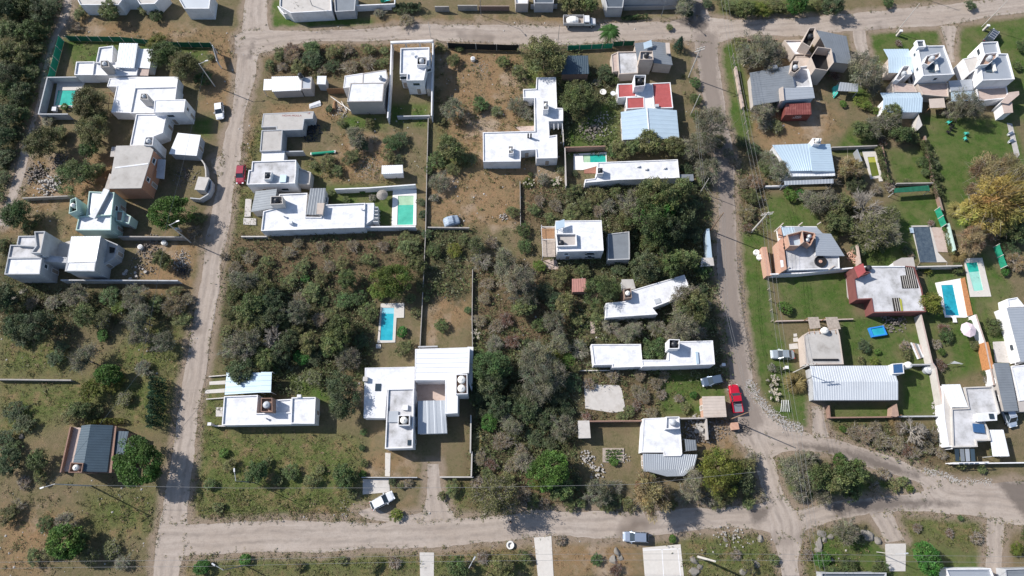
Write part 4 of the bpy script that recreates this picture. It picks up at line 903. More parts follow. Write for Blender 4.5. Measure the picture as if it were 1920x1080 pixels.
block(h, '30', '524 388 550 388 556 478 532 476', 3.7, wm='beige', rm='beige', par=0, win=[])
h = house('house', 'red roofed house with white centre strip and open tank tower', 'house', '30', '85 750 560 740 585 970 170 980')
block(h, '30', '85 755 242 750 256 868 90 880', 2.6, wm='white', rm='redroof', par=.12)
block(h, '30', '165 875 326 870 330 972 168 980', 2.6, wm='white', rm='redroof', par=.12)
block(h, '30', '395 748 562 740 587 970 414 976', 2.8, wm='white', rm='redroof', par=.12)
block(h, '30', '256 760 395 755 414 976 330 972 326 868 258 868', 2.5, wm='white', rm='whiteroof', par=0, win=[])
tower(h, '30', '236 675 341 674 334 770 240 780', 4.8, 0, 'whiteroof', 'blacktank', fm='dark')
ibox(h, 'roof_vent', '30', 440, 955, 2.6, (.7, .6, .6), 'tank')
p = G(*tp('30', 45, 845), 2.3); d_ = item(h, 'satellite_dish', 'white', MB().lathe((p.x, p.y, 2.3), [(.05, 0), (.35, .08), (.55, .24)], 16)); item(h, 'mast', 'frame', MB().tube((p.x, p.y, 0), (p.x, p.y, 2.3), .04))
h = house('barn', 'pale blue gable sheet roofed barn below the red roof', 'barn', '30', '115 1010 620 995 640 1250 130 1260')
V = [G(*tp('30', x, y), z) for x, y, z in ((115, 1008, 2.5), (352, 972, 3.1), (374, 1245, 3.1), (130, 1258, 2.5))]; mroof(h, V, 'bluemetal', along=1, step=.9)
V = [G(*tp('30', x, y), z) for x, y, z in ((352, 972, 3.1), (618, 992, 2.5), (643, 1254, 2.5), (374, 1245, 3.1))]; mroof(h, V, 'bluemetal', along=1, step=.9)
block(h, '30', '128 1018 605 1005 628 1243 142 1246', 2.35, wm='white', rm='whiteroof', par=0)
a = G(*tp('30', 352, 975), 3.14); b = G(*tp('30', 374, 1243), 3.14); item(h, 'ridge_cap', 'whiteroof', MB().tube(a, b, .12, n=6))
h = house('house', 'white house with rooftop terrace box and timber side deck on the brushy block', 'house', '22', '1350 65 1785 62 1785 340 1365 345')
block(h, '22', '1352 66 1766 62 1785 335 1368 345', 4.3, win=[0], par=.12, rm='whiteroof')
block(h, '22', '1352 180 1540 178 1546 292 1366 297', 4.9, z0=4.0, win=[], rm='taupe', par=.6)
p = G(*tp('22', 1405, 262), 4.9); tank((p.x, p.y, 4.3), .5, .9, 'blacktank', h)
a = W('22', '1352 78 1432 52 1434 120 1355 150', 5.6); item(h, 'stair_screen', 'bluemetal', MB().prism(ccw(a), 5.45, 5.6)); 
for k in range(3): p = G(*tp('22', 1365 + 30 * k, 120), 5.4); item(h, 'screen_post', 'white', MB().box((p.x, p.y, 4.85), (.08, .08, 1.2)))
for k in range(2):
    p = G(*tp('22', 1662, 362 + 26 * k), 3.9 - .6 * k); MB().box((p.x, p.y, 3.4 - .7 * k), (1.8, .08, .4)).build('window', M['glass'], h)
dk = flat(h, 'side_deck', '22', '1222 118 1350 118 1350 392 1235 392', 2.2, 'greywood', .15); flat(h, 'deck_boards', '22', '1226 136 1342 136 1342 228 1228 228', 2.23, 'wood', .1)
for x, y in ((1224, 122), (1236, 388), (1230, 235)): p = G(*tp('22', x, y), 2.2); item(h, 'post', 'white', MB().box((p.x, p.y, 1.5), (.12, .12, 3.0)))
for (x, y), (x2, y2) in (((1224, 120), (1348, 118)), ((1224, 120), (1236, 390)), ((1228, 236), (1340, 232))): item(h, 'rail', 'white', MB().tube(G(*tp('22', x, y), 3.0), G(*tp('22', x2, y2), 3.0), .04, n=4))
flat(None, 'patio', '22', '1235 430 1352 400 1386 505 1300 505', .06, 'pink', .06, kind='structure')
block(h, '32', '0 185 192 162 196 272 196 414 0 420', 2.5, wm='greywall', rm='greymetal', par=.12, win=[])
h = house('street_wall', 'pale blue plastered wall and slab at the street beside the shaded road', 'wall', '32', '880 140 945 475')
a = ccw(W('32', '885 140 912 138 938 398 893 398', 2.4)); item(h, 'wall_panel', 'bluemetal', MB().prism(a, 0, 2.4))
a = ccw(W('32', '842 400 946 398 956 470 832 480', 2.5)); item(h, 'canopy_slab', 'paleconc', MB().prism(a, 2.3, 2.5)); a = inset(a, .3); item(h, 'gate_wall', 'bluemetal', MB().prism(a, 0, 2.295))
h = house('house', 'angled white roofed house between the round trees with an open brick tank tower', 'house', '32', '210 690 690 552 740 690 445 910 0 935')
block(h, '32', '212 692 688 552 742 692 552 792 400 850 447 908 -22 940 -20 808 155 790 160 765 200 765', 2.7, win=[], par=.12)
tower(h, '32', '140 680 206 670 216 758 150 766', 4.0, 0, 'brownbrick', 'whitetank', fm='paleconc')
ibox(h, 'skylight', '32', 445, 790, 2.6, (1.1, .9, .12), 'tank', .3)
block(h, '32', '128 600 222 598 242 672 170 690 140 678', 2.3, wm='greywall', rm='concrete', par=0, win=[])
h = house('shed', 'small red sheet roofed shed between the scrub and the round tree', 'shed', '22', '1500 590 1635 705')
sheet(h, '22', '1500 590 1622 585 1636 704 1500 708', 2.2, 'fadedred', walls='brownbrick')
h = house('house', 'long white house above the shaded blue car with a tree standing over its roof', 'house', '33', '-152 120 945 88 962 300')
block(h, '33', '-152 122 296 120 312 312 320 322 40 332 36 306 -128 310', 2.6, win=[], par=.15)
block(h, '33', '300 262 540 262 548 110 640 96 944 88 963 302 530 318 312 322', 4.0, win=[], par=.12)
tower(h, '33', '548 76 646 78 642 162 546 164', 6.0, 0, 'white', 'blacktank', fm='dark')
ibox(h, 'skylight', '33', 802, 245, 3.9, (.45, 2.2, .25), 'bluemetal')
flat(None, 'concrete_slab', '23', '1610 500 1700 486 1920 490 1945 520 1985 720 1870 740 1620 700', .08, 'paleconc', .08, kind='structure')
wall('thin pale edge wall below the long white house beside the scrub lot', '23', '1535 358 1880 358', .5, 'tile', th=.12)
flat(None, 'garden_steps', '22', '1665 960 1710 970 1705 1080 1668 1080', .1, 'pink', .1, kind='structure')
h = house('house', 'white house with grey zinc porch roof and raised box tower near the junction', 'house', '33', '310 790 660 775 660 1180 300 1180')
block(h, '33', '318 790 645 776 668 1110 655 1128 505 1130 500 1096 300 1096', 2.7, win=[], par=.08)
tower(h, '33', '524 774 641 772 646 880 520 886', 4.2, 0, 'white', 'tank', deep=.35, fm='whiteroof', r=.55)
sheet(h, '34', '292 48 755 55 722 185 300 200', [2.5, 2.5, 2.1, 2.1], 'metal', along=0, walls='beige', step=.35)
sheet(h, '34', '310 190 728 165 640 236 495 240', [2.15, 2.15, 2.0, 2.0], 'metal', along=0, step=.35)
wall('brown topped wall left of the house near the junction', '33', '-180 815 312 810', 1.6, 'brownbrick')
wall('brown wall between the junction house yard and the beige hut', '33', '645 790 885 786 900 980', 1.6, 'taupe')
h = house('hut', 'beige sheet roofed hut beside the red pickup truck', 'hut', '33', '845 590 1050 588 1068 775 860 782')
sheet(h, '33', '846 592 1050 588 1068 776 862 782', 2.4, 'beige', along=1, walls='salmon', step=.5)
h = house('shed', 'small shed with pale flat roof at the corner of the wooded lot', 'shed', '23', '1560 815 1650 960')
block(h, '23', '1560 816 1650 815 1662 960 1566 962', 2.2, wm='greywall', rm='paleconc', par=0, win=[])
# ---------------------------------------------------------------- right column
h = house('house', 'beige house with dark ribbed roof, open tower rooms and pale terrace near the top road', 'house', 's', '1470 75 1520 55 1597 120 1500 130')
block(h, '30', '1585 360 1740 358 1835 488 1680 490', 2.6, wm='beige', rm='whiteroof', par=.35, win=[])
tower(h, '30', '1812 250 1866 246 1872 320 1822 425 1746 380', 5.2, 0, 'beige', 'blacktank', fm='dark')
V = [G(*tp('40', x, y), z) for x, y, z in ((50, 270, 4.6), (322, 325, 3.6), (372, 578, 3.4), (208, 560, 4.2))]; mroof(h, V, 'greymetal', along=0, step=.5)
block(h, '40', '62 285 315 330 362 570 212 555', 3.2, wm='beige', rm='greywall', par=0, win=[])
tower(h, '40', '62 420 186 436 210 560 150 635 42 618 0 515', 5.0, 0, 'beige', 'black', nt=0, deep=2.2, fm='black')
h = house('terrace', 'small beige terrace slab between the beige house and the grey ribbed house', 'terrace', '30', '1685 505 1845 510 1860 615')
block(h, '30', '1690 505 1840 510 1862 616 1720 590', 2.3, wm='beige', rm='beige', par=.1, win=[])
h = house('house', 'long house with grey ribbed roof, white yard terrace and chimney box above the red container', 'house', '30', '1275 655 1845 600 1860 900 1305 950')
V = [G(*tp('30', x, y), z) for x, y, z in ((1275, 655, 2.7), (1640, 588, 3.3), (1682, 785, 3.3), (1295, 810, 2.7))]; mroof(h, V, 'greymetal', along=1, step=.5)
V = [G(*tp('30', x, y), z) for x, y, z in ((1290, 800, 2.7), (1560, 785, 3.2), (1568, 905, 3.2), (1308, 950, 2.7))]; mroof(h, V, 'greymetal', along=1, step=.5)
block(h, '30', '1290 668 1640 605 1680 785 1560 800 1560 895 1318 938', 2.5, wm='taupe', rm='greywall', par=0, win=[])
block(h, '30', '1645 605 1802 590 1842 782 1682 786', 2.8, wm='white', rm='dirtyroof', par=.4, win=[])
tower(h, '30', '1660 545 1722 545 1732 620 1680 660 1644 640', 4.4, 0, 'beige', 'tank', fm='dark')
sheet(h, '30', '1568 790 1845 786 1862 882 1580 902', 3.3, 'metal', along=1, walls='bluemetal', step=.6)
ibox(h, 'chimney', '30', 1478, 610, 3.0, (1.9, .8, .7), 'metal', .1); block(h, '30', '1545 800 1572 785 1582 900 1556 905', 3.7, wm='beige', rm='beige', par=0, win=[])
h = house('shipping_container', 'rusty red shipping container with white lettering below the grey ribbed house', 'container', '30', '1600 960 1828 955 1830 1035')
P = ccw(W('30', '1602 930 1825 925 1832 1028 1592 1034', 2.5)); item(h, 'body', 'redmetal', MB().prism(P, .1, 2.42)); mroof(h, [Vector((p.x, p.y, 2.46)) for p in P], 'redmetal', along=0, step=.45)
lo = sorted(P, key=lambda p: p.y)[:2]; lo.sort(key=lambda p: p.x); ln = lo[1] - lo[0]; rz = math.atan2(ln.y, ln.x); nrm = Vector((ln.y, -ln.x, 0)).normalized()
for k in range(14):
    q = lo[0].lerp(lo[1], (k + .5) / 14) + nrm * .02; item(h, 'side_rib', 'redmetal', MB().box((q.x, q.y, 1.25), (ln.length / 28, .05, 2.1), rz))
for txt, t, zz in (('OEST', .42, 1.72), ('ADUSM', .36, 1.2)):
    cu = bpy.data.curves.new('lettering', 'FONT'); cu.body = txt; cu.size = .55; cu.extrude = .005
    to = bpy.data.objects.new('tmp', cu); COL.objects.link(to); bpy.context.view_layer.update(); me = bpy.data.meshes.new_from_object(to); bpy.data.objects.remove(to)
    me.materials.append(M['white']); o = bpy.data.objects.new('lettering', me); COL.objects.link(o); q = lo[0].lerp(lo[1], t) + nrm * .06
    o.location = (q.x, q.y, zz); o.rotation_euler = (R(90), 0, rz); o.parent = h; o.matrix_parent_inverse = Wm(h).inverted()
h = house('house', 'pale blue sheet roofed house with white tank box beside the algae pool', 'house', '41', '-340 345 178 335 218 580 -250 580')
sheet(h, '31', '1478 345 1820 332 1845 575 1635 580', [2.9, 3.1, 3.1, 2.9], 'bluemetal', along=0, walls='white', step=.5)
sheet(h, '41', '-5 338 176 335 216 582 14 580', [3.1, 2.8, 2.8, 3.1], 'bluemetal', along=1, step=.5, walls='white')
sheet(h, '41', '-250 582 218 582 220 622 -240 628', [2.5, 2.5, 2.3, 2.3], 'whitemetal', along=0, walls='white', step=.6); sheet(h, '41', '-240 668 205 650 205 690 -235 705', 2.2, 'metal', along=0, posts=True, step=.6)
tower(h, '41', '18 282 98 286 86 340 26 336', 4.0, 0, 'white', 'whitetank', fm='paleconc', deep=.4)
pool('narrow algae green pool with a yellow shallow end', '41', '465 400 585 396 645 632 650 670 618 672 612 642 540 650', '512 452 578 450 620 618 550 630', 'poolgreen', 'tile', '512 452 578 450 592 500 522 502', 'poolyellow')
h = house('house', 'western twin of the modern white houses, near its low blue roofed wing', 'house', '40', '655 445 1200 408 1295 670 730 830')
sheet(h, '40', '655 442 880 440 920 520 698 520', [2.4, 2.4, 2.7, 2.7], 'bluemetal', along=0, step=.5); sheet(h, '40', '698 518 920 522 925 655 702 655', 2.7, 'bluemetal', along=0, walls='beige', step=.5)
block(h, '40', '955 385 1062 410 1202 408 1297 668 1012 682', 5.0, win=[0, 4, 3], par=.3, rm='metal')
block(h, '40', '950 362 1022 360 1040 420 965 425', 5.6, z0=4.6, win=[], rm='darkmetal', par=.4)
tower(h, '40', '1045 500 1165 470 1172 500 1062 590 1015 570', 5.9, 4.6, 'white', 'tank', fm='brownpave', deep=.6)
ibox(h, 'solar_heater', '40', 1130, 600, 4.75, (.5, 2.0, .5), 'whitetank'); ibox(h, 'solar_panel', '40', 1085, 612, 4.75, (1.2, 2.0, .15), 'slate', -.1)
tower(h, '40', '835 592 888 590 915 665 860 672 800 725 760 718', 3.6, 0, 'white', 'tank', fm='paleconc')
block(h, '40', '728 735 925 760 965 830 750 828', 2.4, win=[], wm='beige', rm='pink', par=.1); block(h, '40', '960 755 1235 745 1245 872 1105 860 1010 850', 2.4, win=[], wm='beige', rm='pink', par=.25)
h = house('carport', 'pale blue sheet carport at the bottom of the western twin house', 'carport', '40', '630 835 1010 880 1000 1010 640 1010')
sheet(h, '40', '625 835 985 832 1010 885 655 888', [2.2, 2.2, 2.6, 2.6], 'bluemetal', along=0, step=.5); sheet(h, '40', '655 886 1010 882 1000 1010 645 1012', 2.6, 'bluemetal', along=0, walls='white', step=.5)
h = house('sunshade', 'beige triangular shade roof between the twin white houses', 'shade', '40', '1060 885 1200 880 1215 965')
item(h, 'canvas', 'beige', MB().prism(ccw(W('40', '1065 890 1200 882 1215 968 1075 972', 2.2)), 2.12, 2.2))
for x, y in ((1075, 968), (1212, 964)): p = G(*tp('40', x, y), 2.1); item(h, 'post', 'wood', MB().box((p.x, p.y, 1.05), (.1, .1, 2.1)))
h = house('carport', 'flat pale grey carport linking the twin white houses', 'carport', '40', '1240 725 1450 712 1490 905')
sheet(h, '40', '1240 728 1450 712 1465 812 1262 822', 2.5, 'metal', along=1, step=.9, walls='white'); sheet(h, '40', '1262 822 1466 812 1492 902 1268 912', 2.3, 'bluemetal', along=1, step=.9, posts=True)
h = house('house', 'eastern twin of the modern white houses, below the dark parked van', 'house', '40', '1370 520 1775 480 1838 715 1545 725')
block(h, '40', '1560 500 1700 480 1775 482 1838 712 1548 724 1530 600', 5.0, win=[5, 3], par=.3, rm='metal')
block(h, '40', '1538 380 1684 372 1712 482 1562 492', 4.6, win=[3], par=.35, rm='metal'); block(h, '40', '1370 530 1500 500 1540 590 1425 668', 3.2, win=[], par=.1, rm='paleconc')
tower(h, '40', '1572 480 1680 468 1692 500 1600 580 1510 590', 5.9, 4.6, 'white', 'tank', fm='brownpave', deep=.6)
ibox(h, 'solar_heater', '40', 1648, 605, 4.75, (.5, 2.0, .5), 'whitetank'); ibox(h, 'solar_panel', '40', 1602, 612, 4.75, (1.2, 2.0, .15), 'slate', -.1)
block(h, '40', '1492 790 1765 778 1785 880 1560 905 1510 900', 2.4, win=[], wm='white', rm='pink', par=.3)
block(h, '40', '1790 835 1870 825 1872 850 1775 930 1720 920', 3.2, win=[], wm='white', rm='pink', par=0)
h = house('shed', 'white outbuilding block in the corner of the big lawn under the eastern twin', 'shed', '40', '1725 930 1815 1015')
block(h, '40', '1728 930 1808 925 1816 1008 1748 1015', 2.8, win=[], wm='white', rm='pink', par=0)
h = house('shed', 'small pale slab roofed shed right of the tangled olive trees', 'shed', '41', '975 80 1002 170 960 205')
block(h, '41', '972 78 1000 165 962 205 948 190', 2.2, win=[], wm='paleconc', rm='paleconc', par=0)
# unfinished salmon brick house
h = house('house', 'unfinished salmon brick house with a boarded grey sheet roof and open attic walls', 'house', 's', '1460 425 1585 430 1600 505 1470 510')
def z9(s, z): q = [float(v) for v in s.split()]; return [G(1420 + q[i] / 9, 400 + q[i + 1] / 9, z) for i in range(0, len(q), 2)]
block(h, 's', z9('400 215 1000 220 1060 320 990 700 1380 720 1390 930 520 960 480 640 430 400', 2.5), 2.5, win=[], wm='white', rm='dirtyroof', par=.1)
mroof(h, [a for a in z9('400 235 660 235 700 350 440 380', 2.75)], 'bluemetal', along=0, step=.5)
V = z9('985 330', 3.5) + z9('1240 345', 3.3) + z9('1475 720', 2.9) + z9('985 715', 3.1); mroof(h, V, 'metal', along=1, step=.45)
V = z9('620 225', 3.0) + z9('1000 232', 3.0) + z9('1110 345', 3.3) + z9('640 330', 3.3); mroof(h, V, 'metal', along=1, step=.45)
tower(h, 's', z9('505 355 720 300 760 285 790 480 700 550 545 548', 4.9), 4.9, 0, 'salmon', 'tank', nt=0, deep=1.3, fm='bluemetal')
tower(h, 's', z9('760 290 965 330 985 370 900 540 830 490 780 480', 4.3), 4.3, 2.3, 'salmon', 'metal', nt=2, deep=1.0, fm='redmetal', r=.4)
for s in ('350 470 430 400 495 940 395 1000',): item(h, 'gable_wall', 'salmon', MB().prism(ccw(z9(s, 3.0)), 0, 3.0))
for s in ('440 445 465 425 470 455 440 480', '435 510 475 485 480 510 440 545', '440 570 480 545 485 575 445 605'):
    item(h, 'window', 'dark', MB().prism(ccw(z9(s, 3.02)), 2.9, 3.02))
item(h, 'plaster_patch', 'white', MB().prism(ccw(z9('385 790 435 790 445 900 400 915', 3.02)), 2.9, 3.02))
item(h, 'wall_beam', 'salmon', MB().prism(ccw(z9('345 250 395 235 430 400 370 410', 2.9)), 2.5, 2.9))
for s, z in (('285 310 440 165', 2.9), ('690 210 760 155', 2.9), ('1010 190 1070 150', 2.9), ('440 990 545 905', 2.6), ('1205 950 1300 885', 2.6)):
    a, b = z9(s, z); item(h, 'beam', 'beige', MB().tube(a, b, .13, n=4))
wh = empty('firewood_reel', z9('1065 815', 2.4)[0], 'round dark water trough on the roof edge of the salmon brick house', 'trough')
c = z9('1065 815', 2.5)[0]; MB().lathe((c.x, c.y, 2.42), [(1.15, 0), (1.15, .3), (1.0, .3), (.95, .12)], 20).build('rim', M['black'], wh); MB().lathe((c.x, c.y, 2.56), [(.35, 0), (.3, .12)], 10).build('hub', M['salmon'], wh)
wh.name = 'round_trough'
wall('salmon brick street wall in front of the unfinished salmon house', 's', '1433 463 1442 517', 1.8, 'salmon', th=.9)
wall('long white wall under the unfinished salmon house', 's', '1445 514 1500 512 1600 502', 1.9, 'white', th=.2)
wall('thin pink wall at the back of the brick tile heap', 's', '1608 458 1614 494', 1.8, 'pink')
# red parapet house
h = house('house', 'single storey house with stained white roof, dark red walls and slatted skylights', 'house', '42', '375 515 1000 480 1030 890 560 895')
block(h, '42', '378 515 480 478 852 472 935 480 1003 680 1040 886 562 896 544 772 412 778', 2.8, win=[], wm='redwall', rm='dirtyroof', par=.14, pw=.22)
tower(h, '42', '395 480 470 455 492 520 545 530 440 568 420 520', 4.3, 0, 'redwall', 'blacktank', nt=0, deep=.2, fm='redwall')
block(h, '42', '400 485 468 458 490 525 432 570', 4.3, z0=2.6, wm='redwall', rm='redroof', par=0, win=[])
p = G(*tp('42', 522, 492), 3.2); tank((p.x, p.y, 2.7), .5, 1.0, 'blacktank', h)
item(h, 'coping', 'whiteroof', MB().prism(ccw(W('42', '480 474 852 472 850 482 482 486', 2.9)), 2.72, 2.86))
for s in ('808 562 860 556 850 484 925 482 972 672 826 676', '732 762 802 760 832 882 752 884'):
    P = ccw(W('42', s, 2.72)); f_ = MB().prism(P, 2.6, 2.72).build('skylight', M['dark'], h)
    w0 = min(p.x for p in P); w1 = max(p.x for p in P); ys_ = (min(p.y for p in P), max(p.y for p in P)); sl = MB(); k = int((w1 - w0) / .38)
    poly = np.array([(p.x, p.y) for p in P])
    for j in range(1, k):
        x = w0 + (w1 - w0) * j / k; yy = np.linspace(ys_[0], ys_[1], 60); ins = inside(poly, np.full(60, x), yy)
        if ins.any(): y0, y1 = yy[ins].min(), yy[ins].max(); sl.box((x, (y0 + y1) / 2, 2.75), (.07, y1 - y0, .06))
    sl.build('slat', M['paleconc'], f_)
item(h, 'skylight_lining', 'poolyellow', MB().prism(ccw(W('42', '800 765 818 775 832 875 812 880', 2.74)), 2.7, 2.75))
flat(h, 'side_path', '42', '318 585 362 560 405 770 365 810 330 750', .1, 'taupe', .1)
block(h, '42', '750 440 820 405 920 402 935 478 755 475', 2.2, wm='white', rm='taupe', par=0, win=[])
# pools on the right
pool('dark covered pool with a brown paved side strip', '42', '905 110 1080 108 1145 350 1230 440 1225 476 962 478 985 440', '920 122 1072 120 1140 438 985 440', 'poolcover', 'paleconc')
flat(None, 'brown_paving', '42', '1078 122 1200 130 1235 350 1130 345', .1, 'pink', .1, kind='structure')
pool('kidney toned turquoise pool with pale shallow end and white deck', '42', '1378 405 1545 400 1626 748 1438 752', '1398 445 1500 440 1555 690 1470 700', 'poolpale', 'tile', '1398 445 1500 440 1532 520 1425 530', 'poolteal')
pool('bright blue pool beside the orange timber deck', '42', '1122 625 1352 585 1450 915 1395 938 1210 935', '1175 645 1280 642 1338 920 1218 915', 'poolblue', 'whitetile')
flat(None, 'orange_deck', '42', '1350 590 1388 575 1462 915 1412 922', .22, 'orangedeck', .2, kind='structure')
wall('white wall behind the bright blue pool', '42', '960 480 1365 470', 1.7, 'paleconc')
fence('turquoise green cloth fence beside the golden tree', '42', '1165 -60 1225 95', 1.8, 'greencloth')
wall('pale green wall right of the covered pool', '42', '1245 88 1305 330', 1.6, 'mint')
fence('green cloth fence under the brown shrubs at the far right', '42', '1700 275 1770 470', 1.8, 'greencloth')
h = house('parasol', 'pale pink parasol in the small garden beside the long garden wall', 'parasol', '42', '1370 1010 1480 1075')
p = G(*tp('42', 1425, 1045), 2.2); mb = MB(); k = 8; ap = (p.x, p.y, 2.6); ring = [(p.x + 1.45 * math.cos(2 * math.pi * j / k), p.y + 1.45 * math.sin(2 * math.pi * j / k), 2.05) for j in range(k)]
mb.add([ap] + ring, [(0, j + 1, (j + 1) % k + 1) for j in range(k)]); mb.add([(ap[0], ap[1], 2.55)] + [(a, b, c - .05) for a, b, c in ring], [(0, (j + 1) % k + 1, j + 1) for j in range(k)]); item(h, 'canopy', 'parasol', mb)
item(h, 'pole', 'whiteframe', MB().tube((p.x, p.y, 0), (p.x, p.y, 2.7), .035))
h = house('above_ground_pool', 'small blue framed paddling pool on the lawn', 'pool', '42', '530 1020 690 1090')
P = ccw(W('42', '527 1030 655 1008 692 1092 560 1112', .7)); I = inset(P, .22); n = 4
MB().add([(q.x, q.y, 0) for q in P] + [(q.x, q.y, .7) for q in P] + [(q.x, q.y, .7) for q in I] + [(q.x, q.y, .5) for q in I], [(i, (i + 1) % n, n + (i + 1) % n, n + i) for i in range(n)] + [(n + i, n + (i + 1) % n, 2 * n + (i + 1) % n, 2 * n + i) for i in range(n)] + [(2 * n + i, 2 * n + (i + 1) % n, 3 * n + (i + 1) % n, 3 * n + i) for i in range(n)]).build('liner', M['bluetarp'], h)
MB().add([(q.x, q.y, .55) for q in I], [(0, 1, 2, 3)]).build('water', M['poolblue'], h)
# grey roof house + barn
h = house('house', 'square grey roofed house with slatted front pergola and a white tank, beside the silver sedan', 'house', '33', '1745 0 1820 300 2120 300')
block(h, '42', '-18 1065 245 1040 262 1100 298 1358 -42 1362 -62 1100', 2.7, win=[4], wm='beige', rm='concrete', par=.06)
p = G(*tp('42', 130, 1052), 3.4); tank((p.x, p.y, 2.7), .6, 1.0, 'whitetank', h)
for k in range(2): flat(h, 'pergola_slab', '42', ['-25 935 70 932 90 1030 -5 1040', '135 935 240 932 272 1042 160 1042'][k], 2.5, 'greywood', .12)
for k in range(6): 
    a = G(*tp('42', -20 + 48 * k, 1040), 2.55); b = G(*tp('42', -10 + 48 * k, 1085), 2.75); item(h, 'rafter', 'wood', MB().tube(a, b, .06, n=4))
for x, y in ((-20, 940), (70, 940), (140, 940), (240, 940)): p = G(*tp('42', x, y), 2.4); item(h, 'post', 'wood', MB().box((p.x, p.y, 1.19), (.12, .12, 2.38)))
item(h, 'roof_trough', 'black', MB().box(((lambda q: (q.x, q.y, 2.75))(G(*tp('43', 135, 262), 2.75))), (4.6, .35, .2)))
for k in range(3): flat(None, 'stepping_slab', '33', ['1630 120 1705 112 1712 162 1635 168', '1668 65 1708 60 1712 98 1670 100', '1670 28 1700 25 1702 52 1672 54'][k], .06, 'paleconc', .06, kind='structure')
h = house('barn', 'wide barn with zinc ribbed gable roof beside the curved dirt road', 'barn', '43', '0 315 735 315 785 625 30 625')
V = [G(*tp('43', x, y), z) for x, y, z in ((-8, 318, 2.7), (735, 314, 2.7), (786, 460, 3.1), (20, 460, 3.1))]; mroof(h, V, 'zinclight', along=0, step=.42)
V = [G(*tp('43', x, y), z) for x, y, z in ((20, 460, 3.1), (786, 460, 3.1), (787, 624, 2.6), (28, 626, 2.6))]; mroof(h, V, 'zinclight', along=0, step=.42)
block(h, '43', '5 335 725 330 770 615 40 615', 2.5, win=[], wm='greywall', rm='greywall', par=0)
tower(h, '43', '735 298 832 290 842 384 740 390', 3.4, 0, 'white', 'tank', nt=0, deep=.05, fm='solar')
p = G(*tp('43', 878, 310), 2.9); item(h, 'tank_stand', 'frame', MB().box((p.x, p.y, 1.1), (.9, .9, 2.2))); tank((p.x, p.y, 2.2), .62, 1.2, 'whitetank', h)
h = house('covered_tank', 'white domed tank standing on the lawn against the long garden wall', 'tank', '43', '1030 320 1100 370')
p = G(*tp('43', 1062, 348), .8); MB().lathe((p.x, p.y, 0), [(.8, 0), (.8, .8), (.5, 1.05), (.1, 1.1)], 18).build('shell', M['tank'], h); MB().lathe((p.x, p.y, 1.08), [(.2, 0), (.2, .08)], 12).build('lid', M['whitetank'], h)
wall('brick yard wall in front of the zinc roofed barn', '43', '165 675 175 782 780 775', 1.2, 'brownbrick')
h = house('yard_gate', 'leaning brown panel at the right end of the barn yard wall', 'gate', '43', '730 660 795 770')
item(h, 'panel', 'brownpave', MB().prism(ccw(W('43', '732 692 775 655 795 765 770 776 728 770', 1.6)), .1, 1.6)); item(h, 'post', 'wood', MB().box((lambda q: (q.x, q.y, .9))(G(*tp('43', 795, 765), .9)), (.1, .1, 1.8)))
wall('pale wall along the south of the barn lawn', '43', '795 772 1215 768', 1.0, 'greywall')
wall('long white garden wall running down between the lawns, left one', 's', '1727 590 1748 680 1755 690 1766 752 1773 778', 2.1, 'paleconc', th=.22, cap='pink')
wall('long white garden wall running down between the lawns, right one', 's', '1830 590 1848 645 1864 722', 2.0, 'white', th=.22, cap='pink')
flat(None, 'garden_ramp', 's', '1826 592 1845 645 1862 722 1854 722 1836 655 1815 600', .1, 'tile', .1, kind='structure')
item(house('tile_wall', 'orange tiled wall top beside the narrow yard', 'wall', 's', '1848 640 1862 692'), 'wall_panel', 'orangedeck', MB().prism(ccw(W('s', '1845 642 1853 641 1864 690 1856 692', 2.0)), 0, 2.0))
wall('thin wall from the barn to the long garden wall', '43', '915 306 1118 302', 1.5, 'greywall')
h = house('house', 'stepped grey roofed house with pink parapets and white side roof at the lower right', 'house', '43', '1385 505 1640 505 1705 740 1280 1040')
block(h, '43', '1385 508 1642 498 1706 742 1665 770 1560 800 1602 890 1625 990 1495 990 1505 1045 1280 1050 1268 700 1420 695', 2.8, win=[], wm='paleconc', rm='dirtyroof', par=.3, pw=.22)
sheet(h, '43', '1180 485 1345 482 1418 690 1268 690', 2.9, 'whitemetal', along=0, walls='white', step=.7)
block(h, '43', '1502 748 1668 738 1672 802 1508 812', 3.6, win=[], wm='white', rm='whiteroof', par=0); 
ibox(h, 'solar_panel', '43', 1512, 878, 2.75, (1.9, 1.5, .2), 'solar', -.1); ibox(h, 'roof_vent', '43', 1628, 770, 3.65, (.8, .9, .12), 'glass')
block(h, '43', '1190 500 1275 700 1290 1045 1240 1045 1200 780', 2.5, win=[], wm='white', rm='paleconc', par=.06)
h = house('carport', 'white ribbed carport roof at the lower right corner house', 'carport', '44', '1520 0 1650 0 1680 125 1545 125')
sheet(h, '43', '1608 892 1735 892 1790 1130 1640 1132', 2.4, 'whitemetal', along=0, posts=True, step=.5)
h = house('pergola', 'dark glazed pergola in front of the stepped grey roofed house', 'pergola', '44', '1190 0 1500 0 1510 120 1205 130')
for k in range(4):
    flat(h, 'glazed_panel', '44', '%d %d %d %d %d %d %d %d' % (1215 + 44 * k, 8, 1250 + 44 * k, 8, 1258 + 44 * k, 112, 1225 + 44 * k, 114), 2.3, ('glass', 'greymetal', 'metal', 'slate')[k], .06)
for x, y in ((1195, 5), (1210, 125), (1500, 118)): p = G(*tp('44', x, y), 2.3); item(h, 'post', 'white', MB().box((p.x, p.y, 1.15), (.14, .14, 2.3)))
a, b = G(*tp('44', 1200, 125), 2.3), G(*tp('44', 1500, 120), 2.3); item(h, 'beam', 'white', MB().tube(a, b, .1, n=4))
wall('white low front wall of the lower right houses', '44', '1200 132 1930 122', 1.2, 'white', th=.15)
